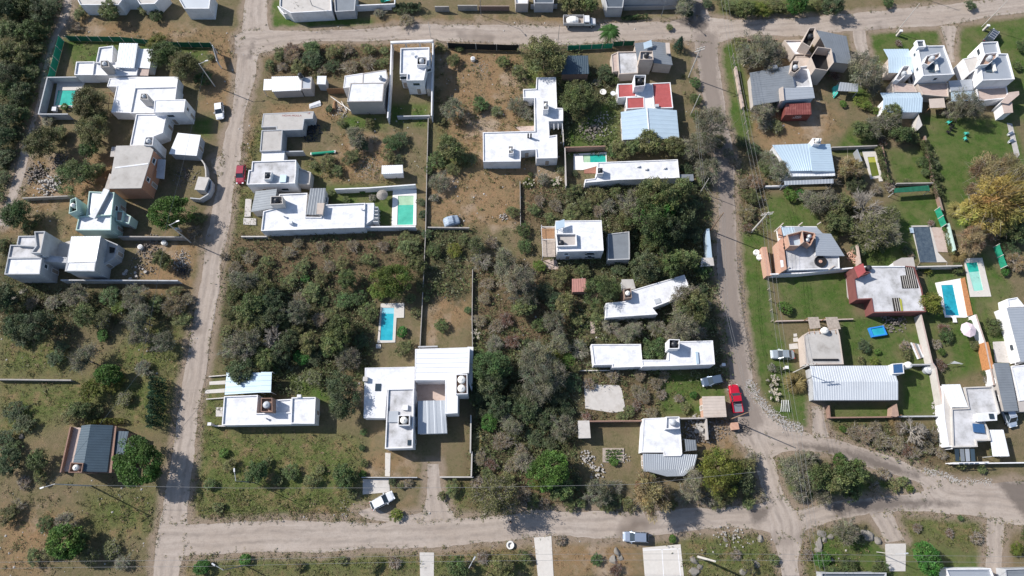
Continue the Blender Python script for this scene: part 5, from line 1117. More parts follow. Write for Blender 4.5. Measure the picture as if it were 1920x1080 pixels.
h = house('house', 'long dark ribbed roof house at the far right above the pale van', 'house', '43', '1650 290 1785 292 1870 720 1745 725')
sheet(h, '43', '1648 292 1786 292 1870 722 1742 728', 2.7, 'greymetal', along=1, walls='taupe', step=.45)
h = house('house', 'grey ribbed roof house at the right edge with white south room', 'house', '42', '1760 850 1930 845 1930 1080')
sheet(h, '42', '1765 850 1990 845 2010 1330 1890 1335', 2.8, 'metal', along=1, walls='white', step=.5)
block(h, '43', '1805 320 1990 300 2010 620 1880 632', 2.6, win=[], rm='whiteroof', par=.1)
block(h, '42', '1715 860 1768 852 1830 1080 1800 1085', 2.0, win=[], rm='whiteroof', par=0)
block(h, '42', '1770 770 1860 755 1930 840 1780 845', 2.5, win=[], rm='whiteroof', par=.15)
flat(None, 'patio', '43', '1640 100 1810 92 1850 300 1790 290 1660 285', .06, 'paleconc', .06, kind='structure')
h = house('drying_rack', 'white framed grid rack with coloured crates on the patio at the right edge', 'rack', '43', '1815 170 1920 300')
gq = [G(*tp('43', x, y), 1.2) for x, y in ((1815, 175), (1880, 150), (1912, 290), (1845, 308))]; mb = MB()
for j in range(5): mb.tube(gq[0].lerp(gq[3], j / 4), gq[1].lerp(gq[2], j / 4), .05, n=4)
for j in range(3): mb.tube(gq[0].lerp(gq[1], j / 2), gq[3].lerp(gq[2], j / 2), .05, n=4)
item(h, 'frame', 'white', mb)
for q in gq: item(h, 'leg', 'white', MB().box((q.x, q.y, .58), (.07, .07, 1.16)))
h = house('shed', 'pale flat roofed annex at the lower right edge', 'shed', '43', '1860 640 1930 640 1930 720 1880 722')
block(h, '43', '1870 636 2000 632 2010 720 1885 724', 2.4, win=[], wm='taupe', rm='taupe', par=0)
for k, (lab, s, hh, wm, rm) in enumerate((
    ('white walled pool house roof cut by the bottom right edge', '1140 1018 1520 1015 1560 1120 1180 1120', 2.6, 'white', 'metal'),
    ('grey roof cut by the bottom edge under the dirt driveway', '90 1050 640 1052 640 1140 90 1140', 2.0, 'greywall', 'darkmetal'),
    ('dark roof at the bottom right corner', '1640 1020 1930 1010 1930 1120 1650 1120', 2.2, 'greywall', 'greymetal'))):
    h = house('house', lab, 'house', '44', s); block(h, '44', s, hh, wm=wm, rm=rm, win=[])
# top edge row of houses
top = [('white house with dark metal gate bay at the top beside the left street', '525 -14 620 -14 622 20 545 24 524 12', 3.0, 'white', 'paleconc'),
       ('grey flat roofed garage at the top edge beside the turquoise yard', '626 -14 668 -14 665 20 628 22', 2.5, 'greywall', 'greymetal'),
       ('small white ribbed roof at the top edge above the paved gates', '965 -14 992 -14 990 7 967 7', 2.6, 'taupe', 'whiteroof'),
       ('dark roofed house at the top edge above the parked truck', '1000 -20 1040 -20 1038 6 1002 6', 2.8, 'greywall', 'darkmetal'),
       ('long dark sheet roofed house at the top edge above the clipped lawn', '1130 -20 1300 -20 1300 -2 1170 -2 1168 14 1138 14', 3.0, 'greywall', 'darkmetal')]
for lab, s, hh, wm, rm in top:
    h = house('house', lab, 'house', 's', s); block(h, 's', s, hh, wm=wm, rm=rm, win=[])
for lab, s, hh, m_ in (('white wall at the top left street corner', '521 12 532 25 624 22', 1.8, 'white'), ('long white wall in front of the turquoise yard at the top', '668 10 740 7 740 -5', 1.8, 'white'),
    ('dark gate wall at the top above the dry verge', '858 10 895 10', 1.6, 'blockwall'), ('brown brick wall at the top between two gate pillars', '897 11 955 11', 1.5, 'brownbrick'), ('pale low wall at the top with a dark gate', '995 9 1045 8', 1.3, 'greywall'),
    ('low brick wall at the top edge above the clipped lawn', '1170 12 1290 9', 1.2, 'taupe'), ('dark gate screen at the top beside the pillar', '815 12 842 12', 1.6, 'blockwall')):
    wall(lab, 's', s, hh, m_)
fence('black shade cloth fence with white posts on the dry central lot', 's', '839 80 892 82 931 83 973 84', 2.0, 'blackcloth', post=6)
fence('bright green cloth fence left of the palm tree', 's', '1065 85 1110 83 1150 81', 1.7, 'greencloth')
fence('green slatted fence above the stained white terrace', 's', '1150 78 1190 76', 1.6, 'greenclothdark')
fence('wire fence with rough wooden posts along the right street verge', 's', '1376 100 1382 140 1392 190 1403 245 1407 278', 1.4, pm='greywood', post=2.0, panel=False)
wall('stone topped wall beside the right street verge', 's', '1380 125 1386 160 1394 200', 1.1, 'pink', th=.35)
wall('brick pillar wall at the front of the dark feathery trees', 's', '1403 75 1458 74', 1.2, 'brownbrick')
fence('low wire fence beside the unfinished salmon house street lawn', 's', '1441 520 1446 560 1450 600', 1.2, pm='greywood', post=2.6, panel=False)
wall('pinkish low wall between the street lawn and the pergola house', 's', '1455 602 1600 598', .6, 'pink', th=.15)
h = house('trellis', 'long dark green sheet canopy with frames beside the row of young trees', 'canopy', '41', '745 740 1065 710')
sheet(h, '41', '755 735 1062 708 1075 755 752 775', 1.9, 'greenclothdark', along=0, posts=True, step=1.4)
wall('dark hedge topped wall above the long dark green canopy', '41', '775 690 1105 685', 1.0, 'blockwall')
wall('thin wall on the left of the row of young trees', 's', '1655 275 1668 345', .9, 'brownbrick')
wall('mossy wall along the left of the big lawn', 's', '1735 255 1750 330 1768 395', 1.0, 'brownbrick', th=.25)
wall('white low wall above the chicken run lawn', 's', '1435 349 1478 348', .8, 'white')
wall('thin grey wall right of the algae pool yard', 's', '1607 280 1616 302', 1.6, 'metal')
wall('dark hedge wall between the lawns above the algae pool', 's', '1560 276 1645 273', 1.2, 'blockwall')
# ---------------------------------------------------------------- vegetation meshes
LEAF = {
 'olive': leafmat('olive_leaves', (.142, .155, .066)), 'grey': leafmat('grey_green_leaves', (.168, .170, .108)), 'mid': leafmat('mid_green_leaves', (.095, .130, .050)),
 'dark': leafmat('dark_green_leaves', (.078, .105, .052)), 'green': leafmat('bright_green_leaves', (.066, .140, .030)), 'lime': leafmat('yellow_green_leaves', (.135, .165, .035)),
 'yellow': leafmat('golden_leaves', (.34, .275, .085)), 'brown': leafmat('dry_brown_leaves', (.21, .165, .10), hue=.02), 'rust': leafmat('rust_leaves', (.15, .085, .055), hue=.02),
 'conifer': leafmat('blue_green_needles', (.035, .085, .045)), 'pampas': leafmat('pampas_plumes', (.62, .56, .46), hue=.01), 'blade': leafmat('yellow_brown_blades', (.24, .20, .08)),
 'wisp': leafmat('brown_olive_wisps', (.24, .19, .10)), 'grass': leafmat('grass_blades', (.095, .125, .035), .3), 'drygrass': leafmat('dry_grass_blades', (.24, .19, .10), .3)}
def setcolor(me, tones):
    ca = me.attributes.new('tone', 'FLOAT_COLOR', 'FACE'); t = np.asarray(tones, dtype=np.float32)
    if t.ndim == 1: t = np.stack([t, t, t], -1)
    ca.data.foreach_set('color', np.concatenate([t, np.ones((len(t), 1), np.float32)], 1).ravel())
def quads_at(rs, C, size, up=.5, asp=.5, droop=None):
    """leaf quads at points C with random orientation biased to face upward"""
    n = len(C); nrm = rs.normal(size=(n, 3)); nrm[:, 2] = np.abs(nrm[:, 2]) + up; nrm /= np.linalg.norm(nrm, axis=1)[:, None]
    a = rs.normal(size=(n, 3)) if droop is None else droop + rs.normal(size=(n, 3)) * .35
    a -= (a * nrm).sum(1)[:, None] * nrm; a /= np.linalg.norm(a, axis=1)[:, None] + 1e-9; b = np.cross(nrm, a)
    s = (size * rs.uniform(.6, 1.35, n))[:, None] / 2; A = a * s; B = b * s * asp
    V = np.stack([C - A, C + B * .9 - A * .1, C + A, C - B * .9 - A * .1], 1).reshape(-1, 3)
    return V
def limb_tris(rs, segs):
    """tapered three sided tubes: segs = list of (p, q, r0, r1)"""
    V = []; Q = []
    for p, q, r0, r1 in segs:
        p = np.array(p, float); q = np.array(q, float); d = q - p; d /= np.linalg.norm(d) + 1e-9
        a = np.cross(d, [0.3, .5, .81]); a /= np.linalg.norm(a) + 1e-9; b = np.cross(d, a); n = len(V)
        for P_, r in ((p, r0), (q, r1)):
            for k in range(3):
                t = 2.094 * k; V.append(P_ + (a * math.cos(t) + b * math.sin(t)) * r)
        for k in range(3): Q.append((n + k, n + (k + 1) % 3, n + 3 + (k + 1) % 3, n + 3 + k))
    return V, Q
def mesh_obj_data(name, V, Q, mat_, tones=None):
    me = fastmesh(name, V, Q)
    me.materials.append(mat_)
    if tones is not None: setcolor(me, tones)
    return me
def make_tree(kind, R_, Hh, seed, style='feather', nleaf=3600, flat_=.72, twigs=50):
    rs = np.random.RandomState(seed); zc = Hh * .60; rz_ = Hh * .42
    lob = rs.normal(size=(7, 3)); lob /= np.linalg.norm(lob, axis=1)[:, None]; amp = rs.uniform(.08, .42, 7)
    ncl = {'feather': 115, 'dense': 120, 'semi': 90, 'wisp': 70}[style]
    d = rs.normal(size=(ncl, 3)); d[:, 2] = np.abs(d[:, 2]) * 1.0 - .25; d /= np.linalg.norm(d, axis=1)[:, None]
    rad = 1 + (np.clip(d @ lob.T, 0, 1) ** 3 * amp * np.sign(rs.normal(size=7))).sum(1) * 1.2
    rr = (rs.uniform(.12, 1, ncl) ** .42) * rad
    if style == 'dense': rr = (rs.uniform(.45, 1, ncl) ** .3) * rad
    C = d * rr[:, None] * np.array([R_ * .86, R_ * .86, rz_ * .9]) + np.array([0, 0, zc])
    cs = R_ * {'feather': .20, 'dense': .18, 'semi': .21, 'wisp': .26}[style] * rs.uniform(.7, 1.35, ncl)
    ctone = rs.uniform(.55, 1.45, ncl); ctint = rs.normal(0, .07, (ncl, 3))
    who = rs.randint(0, ncl, nleaf); g = rs.normal(size=(nleaf, 3)); g /= np.linalg.norm(g, axis=1)[:, None]
    g *= (rs.uniform(0, 1, nleaf) ** (.35 if style == 'dense' else .6))[:, None]
    P = C[who] + g * cs[who][:, None] * np.array([1, 1, .75]); P[:, 2] = np.maximum(P[:, 2], .25)
    size = {'feather': .26, 'dense': .26, 'semi': .23, 'wisp': .5}[style] * (1 if R_ > 2 else .75)
    droop = None; asp = {'feather': .55, 'dense': .75, 'semi': .45, 'wisp': .16}[style]
    if style == 'wisp':
        droop = P - np.array([0, 0, zc - R_ * .2]); droop /= np.linalg.norm(droop, axis=1)[:, None]
    V = quads_at(rs, P, size, .7 if style != 'wisp' else .3, asp, droop)
    tone = (ctone[who] * rs.uniform(.75, 1.25, nleaf))[:, None] * (1 + ctint[who])
    Q = np.arange(nleaf * 4).reshape(-1, 4)
    crown = mesh_obj_data('crown', V, Q, LEAF[kind], np.clip(tone, .2, 2))
    segs = []; tr = .035 * Hh + .03; top = np.array([rs.normal() * .15, rs.normal() * .15, Hh * .38]); segs.append(((0, 0, -.1), top, tr, tr * .7))
    order = np.argsort(-rr)[:twigs]
    hubs = [top + np.array([math.cos(t), math.sin(t), .7]) * R_ * .35 for t in rs.uniform(0, 6.28, 6)]
    for hb in hubs: segs.append((top, hb, tr * .6, tr * .35))
    for i in order:
        hb = min(hubs, key=lambda q: np.linalg.norm(q - C[i])); e = C[i] + (C[i] - hb) * (.18 if style in ('semi', 'wisp') else .02); segs.append((hb, e, tr * .28, .012 if style != 'semi' else .02))
        if style in ('semi', 'wisp'):
            for _ in range(5):
                e2 = C[i] + rs.normal(size=3) * cs[i] * .9; m_ = hb + (C[i] - hb) * rs.uniform(.5, .9); segs.append((m_, e2, .025, .008))
    Vt, Qt = limb_tris(rs, segs); trunk = mesh_obj_data('trunk', Vt, Qt, M['greybark'] if style in ('semi', 'wisp') else M['bark'])
    return {'R': R_, 'parts': [('trunk', trunk), ('crown', crown)]}
def make_bare(R_, Hh, seed, barkm='greybark', dens=1.0, leaf=None):
    rs = np.random.RandomState(seed); segs = []; tip = []
    base = np.array([0, 0, 0.]); top = np.array([0, 0, Hh * .25]); segs.append((base, top, .16, .13))
    for a in range(int(15 * dens)):
        t = rs.uniform(0, 6.28); el = rs.uniform(.35, 1.25); L1 = R_ * rs.uniform(.4, .62); d = np.array([math.cos(t) * math.cos(el), math.sin(t) * math.cos(el), math.sin(el) * Hh / R_ * .6]); p1 = top + d * L1; segs.append((top, p1, .085, .05))
        for b in range(6):
            d2 = d + rs.normal(size=3) * .42; d2[2] = max(d2[2], .02); d2 /= np.linalg.norm(d2); s0 = top + d * L1 * rs.uniform(.5, 1); p2 = s0 + d2 * R_ * rs.uniform(.25, .42); segs.append((s0, p2, .055, .034))
            for c in range(7):
                d3 = d2 + rs.normal(size=3) * .45; d3[2] = max(d3[2], -.1); d3 /= np.linalg.norm(d3); s1 = s0 + (p2 - s0) * rs.uniform(.3, 1); p3 = s1 + d3 * R_ * rs.uniform(.12, .24); segs.append((s1, p3, .032, .014)); tip.append(p3)
    V, Q = limb_tris(rs, segs); tr = mesh_obj_data('branches', V, Q, M[barkm]); parts = [('branches', tr)]
    if leaf:
        T = np.array(tip); T = T[rs.randint(0, len(T), leaf[1])] + rs.normal(size=(leaf[1], 3)) * .22; T[:, 2] = np.maximum(T[:, 2], .2); V = quads_at(rs, T, .24, .6, .5)
        parts.append(('crown', mesh_obj_data('crown', V, np.arange(len(T) * 4).reshape(-1, 4), LEAF[leaf[0]], rs.uniform(.6, 1.4, len(T)))))
    return {'R': R_, 'parts': parts}
def make_blades(kind, R_, Hh, seed, n=260, w_=.05, plume=None, up=.5):
    rs = np.random.RandomState(seed); V = []; Q = []; tones = []
    for i in range(n):
        t = rs.uniform(0, 6.283); L = R_ * rs.uniform(.55, 1.05); hh = Hh * rs.uniform(.5, 1.0); dx, dy = math.cos(t), math.sin(t); px_, py_ = -dy * w_, dx * w_; r0 = rs.uniform(0, .15) * R_; tn = rs.uniform(.55, 1.4)
        pts = [(r0, 0), (r0 + L * .35, hh * .8), (r0 + L * .72, hh), (r0 + L, hh * up)]; k = len(V)
        for j, (r, z) in enumerate(pts):
            ww = (1, 1, .8, .15)[j]; V.append((dx * r - px_ * ww, dy * r - py_ * ww, z)); V.append((dx * r + px_ * ww, dy * r + py_ * ww, z))
        for j in range(3): Q.append((k + 2 * j, k + 2 * j + 1, k + 2 * j + 3, k + 2 * j + 2)); tones.append(tn)
    parts = [('leaves', mesh_obj_data('leaves', V, Q, LEAF[kind], tones))]
    if plume:
        C = []
        for i in range(14):
            t = rs.uniform(0, 6.283); r = R_ * rs.uniform(.1, .75); b = np.array([math.cos(t) * r, math.sin(t) * r, Hh * rs.uniform(1.0, 1.35)]); e = b + np.array([math.cos(t) * .25, math.sin(t) * .25, .35]); C += [b + (e - b) * u + rs.normal(size=3) * .06 for u in np.linspace(0, 1, 14)]
        C = np.array(C); Vp = quads_at(rs, C, .26, .6, .5); parts.append(('plumes', mesh_obj_data('plumes', Vp, np.arange(len(C) * 4).reshape(-1, 4), LEAF['pampas'], rs.uniform(.75, 1.2, len(C)))))
    return {'R': R_, 'parts': parts}
def make_palm(seed):
    rs = np.random.RandomState(seed); V = []; Q = []; tn = []; Hh = 3.6
    for f in range(38):
        t = f * 2.399; L = rs.uniform(1.6, 2.3); rise = rs.uniform(-.2, 1.1); dx, dy = math.cos(t), math.sin(t); pr = None
        for s in np.linspace(0.08, 1, 13):
            r = L * s; z = Hh + rise * s * 1.5 - 1.7 * s * s; p = np.array([dx * r, dy * r, z])
            for sd_ in (-1, 1):
                ll = .5 * math.sin(math.pi * min(1, s * .85 + .1)); tip_ = p + np.array([-dy * sd_ * ll + dx * .22, dx * sd_ * ll + dy * .22, -.16]); k = len(V); wv_ = np.array([dx, dy, 0]) * .08
                V += [p - wv_, p + wv_, tip_ + wv_ * .3, tip_ - wv_ * .3]; Q.append((k, k + 1, k + 2, k + 3)); tn.append(rs.uniform(.7, 1.3))
    segs = [((0, 0, 0), (.1, 0, 1.8), .22, .19), ((.1, 0, 1.8), (0, 0, Hh), .19, .2)]; Vt, Qt = limb_tris(rs, segs)
    return {'R': 2.1, 'parts': [('trunk', mesh_obj_data('trunk', Vt, Qt, M['bark'])), ('fronds', mesh_obj_data('fronds', V, Q, LEAF['green'], tn))]}
def make_conifer(seed):
    rs = np.random.RandomState(seed); n = 2200; z = rs.uniform(0, 1, n) ** 1.3; t = rs.uniform(0, 6.283, n); lay = .75 + .25 * np.sin(z * 34); r = (1 - z) ** .8 * 1.25 * lay * rs.uniform(.6, 1.05, n)
    P = np.stack([np.cos(t) * r, np.sin(t) * r, .4 + z * 3.4], -1); V = quads_at(rs, P, .24, .4, .35)
    Vt, Qt = limb_tris(rs, [((0, 0, 0), (0, 0, 3.6), .1, .02)])
    return {'R': 1.25, 'parts': [('trunk', mesh_obj_data('trunk', Vt, Qt, M['bark'])), ('crown', mesh_obj_data('crown', V, np.arange(n * 4).reshape(-1, 4), LEAF['conifer'], rs.uniform(.55, 1.4, n)))]}
LIB = {}
def lib(kind, r):
    """pick or build the library tree nearest to crown radius r metres"""
    sizes = (.9, 1.7, 2.7, 3.9); s = min(sizes, key=lambda q: abs(math.log(q / r))); v_ = lib.c = (lib.c + 1) % 2; key = (kind, s, v_ if kind in ('olive', 'grey', 'mid', 'dark') else 0)
    if key in LIB: return LIB[key], key
    sd_ = int(s * 10) * 7 + sum(map(ord, kind)) + 31 * v_
    nl = {.9: 900, 1.7: 2800, 2.7: 6000, 3.9: 11000}[s]; hh = {.9: 1.5, 1.7: 2.7, 2.7: 4.0, 3.9: 5.4}[s]
    if kind in ('olive', 'mid', 'lime'): T = make_tree(kind, s, hh, sd_, 'feather', nl)
    elif kind == 'grey': T = make_tree(kind, s, hh, sd_, 'semi', int(nl * .8))
    elif kind in ('green', 'dark'): T = make_tree(kind, s, hh, sd_, 'dense' if kind == 'green' else 'feather', int(nl * 1.1))
    elif kind in ('yellow', 'wisp'): T = make_tree(kind, s, hh, sd_, 'wisp', int(nl * 1.4))
    elif kind in ('brown', 'rust'): T = make_tree(kind, s, hh * .8, sd_, 'semi', int(nl * .9))
    elif kind == 'bare': T = make_bare(s, hh, sd_)
    elif kind == 'barefew': T = make_bare(s, hh, sd_, leaf=('olive', int(nl * .45)))
    elif kind == 'blade': T = make_blades('blade', s, s * .7, sd_, 420 if s > 1 else 200)
    elif kind == 'pampas': T = make_blades('grass', s, s * .75, sd_, 260, plume=True)
    elif kind == 'palm': T = make_palm(3)
    elif kind == 'conifer': T = make_conifer(4)
    T['H'] = {'bare': hh, 'barefew': hh, 'palm': 3.8, 'conifer': 3.9, 'blade': s * .7, 'pampas': s * .9}.get(kind, hh)
    LIB[key] = T; return T, key
lib.c = 0
# landmarks the labels refer to (photograph pixels)
LMK = [(200, 110, 'the house by the green cloth fence'), (120, 180, 'the walled turquoise pool'), (270, 180, 'the white house with the box tower'), (250, 320, 'the unfinished brick house'), (345, 272, 'the white carport'), (190, 390, 'the mint house'),
 (110, 485, 'the unfinished grey house'), (175, 840, 'the slate blue gable house'), (330, 780, 'the left street'), (285, 760, 'the tall dark hedge'), (555, 160, 'the ribbed roof house'), (680, 170, 'the white stepped house'), (775, 120, 'the tall narrow white house'),
 (535, 230, 'the lettered concrete roof'), (515, 325, 'the house by the red car'), (600, 395, 'the sprawling white house'), (762, 390, 'the mint green pool'), (735, 320, 'the small white shed'), (725, 605, 'the small blue pool'), (505, 770, 'the grass block house'),
 (465, 720, 'the pale blue carport'), (790, 745, 'the twin tank house'), (717, 938, 'the angled white car'), (985, 275, 'the L shaped white house'), (845, 414, 'the tarp covered car'), (1110, 300, 'the narrow teal pool'), (1185, 325, 'the long narrow white house'),
 (1078, 125, 'the dark blue shed roof'), (1215, 110, 'the solar panel house'), (1210, 180, 'the red roof'), (1218, 235, 'the pale blue barn'), (1085, 450, 'the house with the timber deck'), (1160, 460, 'the dark flat annex'), (1215, 560, 'the angled white house'), (1085, 535, 'the little red shed roof'),
 (1325, 465, 'the blue street wall'), (1225, 668, 'the long white house by the blue car'), (1130, 745, 'the bare concrete slab'), (1240, 825, 'the junction house'), (1340, 762, 'the beige hut'), (1100, 805, 'the small corner shed'), (1085, 35, 'the loaded white truck'),
 (1350, 30, 'the top right crossroads'), (1465, 155, 'the long grey ribbed house'), (1545, 95, 'the beige tower house'), (1495, 212, 'the red container'), (1510, 305, 'the house by the algae pool'), (1637, 308, 'the algae pool'), (1740, 110, 'the western twin house'), (1850, 110, 'the eastern twin house'),
 (1690, 190, 'the blue wing of the twin houses'), (1715, 353, 'the long green canopy'), (1805, 255, 'the turquoise lawn chairs'), (1520, 465, 'the salmon brick house'), (1740, 455, 'the covered pool'), (1660, 540, 'the dark red walled house'), (1785, 560, 'the bright blue pool'), (1832, 520, 'the pale kidney pool'),
 (1540, 640, 'the square grey roof'), (1645, 622, 'the paddling pool'), (1600, 720, 'the zinc roofed barn'), (1815, 622, 'the pink parasol'), (1820, 780, 'the stepped grey roof'), (1467, 665, 'the silver sedan'), (1192, 1007, 'the silver car'), (1640, 900, 'the grassy traffic island'), (1240, 1050, 'the wide concrete driveway'),
 (1022, 1045, 'the narrow concrete driveway'), (810, 1060, 'the two strip driveway'), (1680, 1045, 'the slab driveway'), (620, 60, 'the top lane'), (50, 150, 'the narrow woods track'), (970, 985, 'the tree shaded bend of the bottom road'), (420, 560, 'the left street scrub edge'), (930, 90, 'the black cloth fence'), (1110, 82, 'the green cloth fence near the palm'),
 (560, 12, 'the white corner wall at the top'), (210, 5, 'the grey roof at the top left'), (95, 350, 'the junk yard'), (150, 640, 'the dark dry ditch'), (1420, 480, 'the white bulk bags'), (1365, 400, 'the shaded street bend'), (1500, 20, 'the verge above the top right road')]
KN = {'olive': ('olive green feathery', 'tree'), 'grey': ('grey green thin leaved', 'tree'), 'mid': ('mid green leafy', 'tree'), 'dark': ('dark green shady', 'tree'), 'green': ('bright green dense', 'tree'), 'lime': ('yellow green', 'tree'), 'yellow': ('golden wispy', 'tree'),
 'wisp': ('brown olive wispy', 'tree'), 'brown': ('dry brown', 'bush'), 'rust': ('rust brown', 'bush'), 'bare': ('bare grey branched', 'tree'), 'barefew': ('half bare twiggy', 'tree'), 'blade': ('spiky yellow brown', 'plant'), 'pampas': ('plumed pampas', 'grass clump'), 'palm': ('feather leaved green', 'palm'), 'conifer': ('small dark conical', 'conifer')}
NM = {'tree': 'leafy_tree', 'bush': 'dry_bush', 'plant': 'spiky_plant', 'grass clump': 'pampas_grass', 'palm': 'palm_tree', 'conifer': 'conifer_tree'}
USED = set(); KINDN = {}
def where(x, y, k=0):
    o = sorted(LMK, key=lambda l: (l[0] - x) ** 2 + (l[1] - y) ** 2); l = o[k]; dx, dy = x - l[0], y - l[1]
    if abs(dx) > 2.2 * abs(dy): s = 'right of' if dx > 0 else 'left of'
    elif abs(dy) > 2.2 * abs(dx): s = 'below' if dy > 0 else 'above'
    else: s = ('lower' if dy > 0 else 'upper') + (' right of' if dx > 0 else ' left of')
    return s, l[2]
def tree_label(x, y, rpx, kind):
    d, n = KN[kind]
    n2 = n
    if n == 'tree' and rpx < 15: n2 = 'shrub'
    sz = 'big ' if rpx > 32 else 'small ' if rpx < 12 else 'broad ' if rpx > 25 else ''
    s, l = where(x, y); s2, l2 = where(x, y, 1); s3, l3 = where(x, y, 2)
    for c in ('%s%s %s %s %s' % (sz, d, n2, s, l), '%s %s between %s and %s' % (d, n2, l, l2), '%s%s %s between %s and %s' % (sz, d, n2, l, l2), '%s%s %s %s %s' % (sz, d, n2, s2, l2), '%s %s %s %s' % (d, n2, s2, l2), '%s%s %s between %s and %s' % (sz, d, n2, l, l3), '%s%s %s %s %s' % (sz, d, n2, s3, l3), '%s %s %s %s' % (d, n2, s3, l3), '%s %s between %s and %s' % (d, n2, l2, l3),
              '%s %s nearly touching %s' % (d, n2, l), 'low %s %s %s %s' % (d, n2, s, l), 'tangled %s %s %s %s' % (d, n2, s, l), 'uneven %s %s %s %s' % (d, n2, s, l), 'rounded %s %s %s %s' % (d, n2, s, l), 'leaning %s %s %s %s' % (d, n2, s, l)):
        if c not in USED and len(c.split()) <= 16: USED.add(c); return c, n2
    raise Exception('label %s %s' % (x, y))
prnd = random.Random(11)
def plant(x, y, rpx, kind, tall=1.0):
    z0 = 1.5; p = G(x, y, z0); ppm = (F * ct + st * (y - 540)) / H; r = rpx / ppm
    T, key = lib(kind, max(r, .5)); s = r / T['R']; hs = s ** .75 * tall * (.6 if rpx < 21 and 'palm' != kind != 'conifer' else 1.0) * (1.12 if rpx > 27 else 1)
    p = G(x, y, T['H'] * hs * .55)
    lab, n2 = tree_label(x, y, rpx, kind); nm = 'leafy_shrub' if n2 == 'shrub' else NM[n2]
    cat = {'leafy_shrub': 'shrub', 'leafy_tree': 'tree', 'dry_bush': 'bush', 'spiky_plant': 'plant', 'pampas_grass': 'grass clump', 'palm_tree': 'palm', 'conifer_tree': 'conifer'}[nm]
    o = empty(nm, (p.x, p.y, 0), lab, cat, {'tree': 'trees of the neighbourhood', 'shrub': 'shrubs of the neighbourhood'}.get(cat), prnd.uniform(0, 6.28))
    o.scale = (s, s * prnd.uniform(.9, 1.1), hs)
    for pn, me in T['parts']:
        c = bpy.data.objects.new(pn, me); COL.objects.link(c); c.parent = o
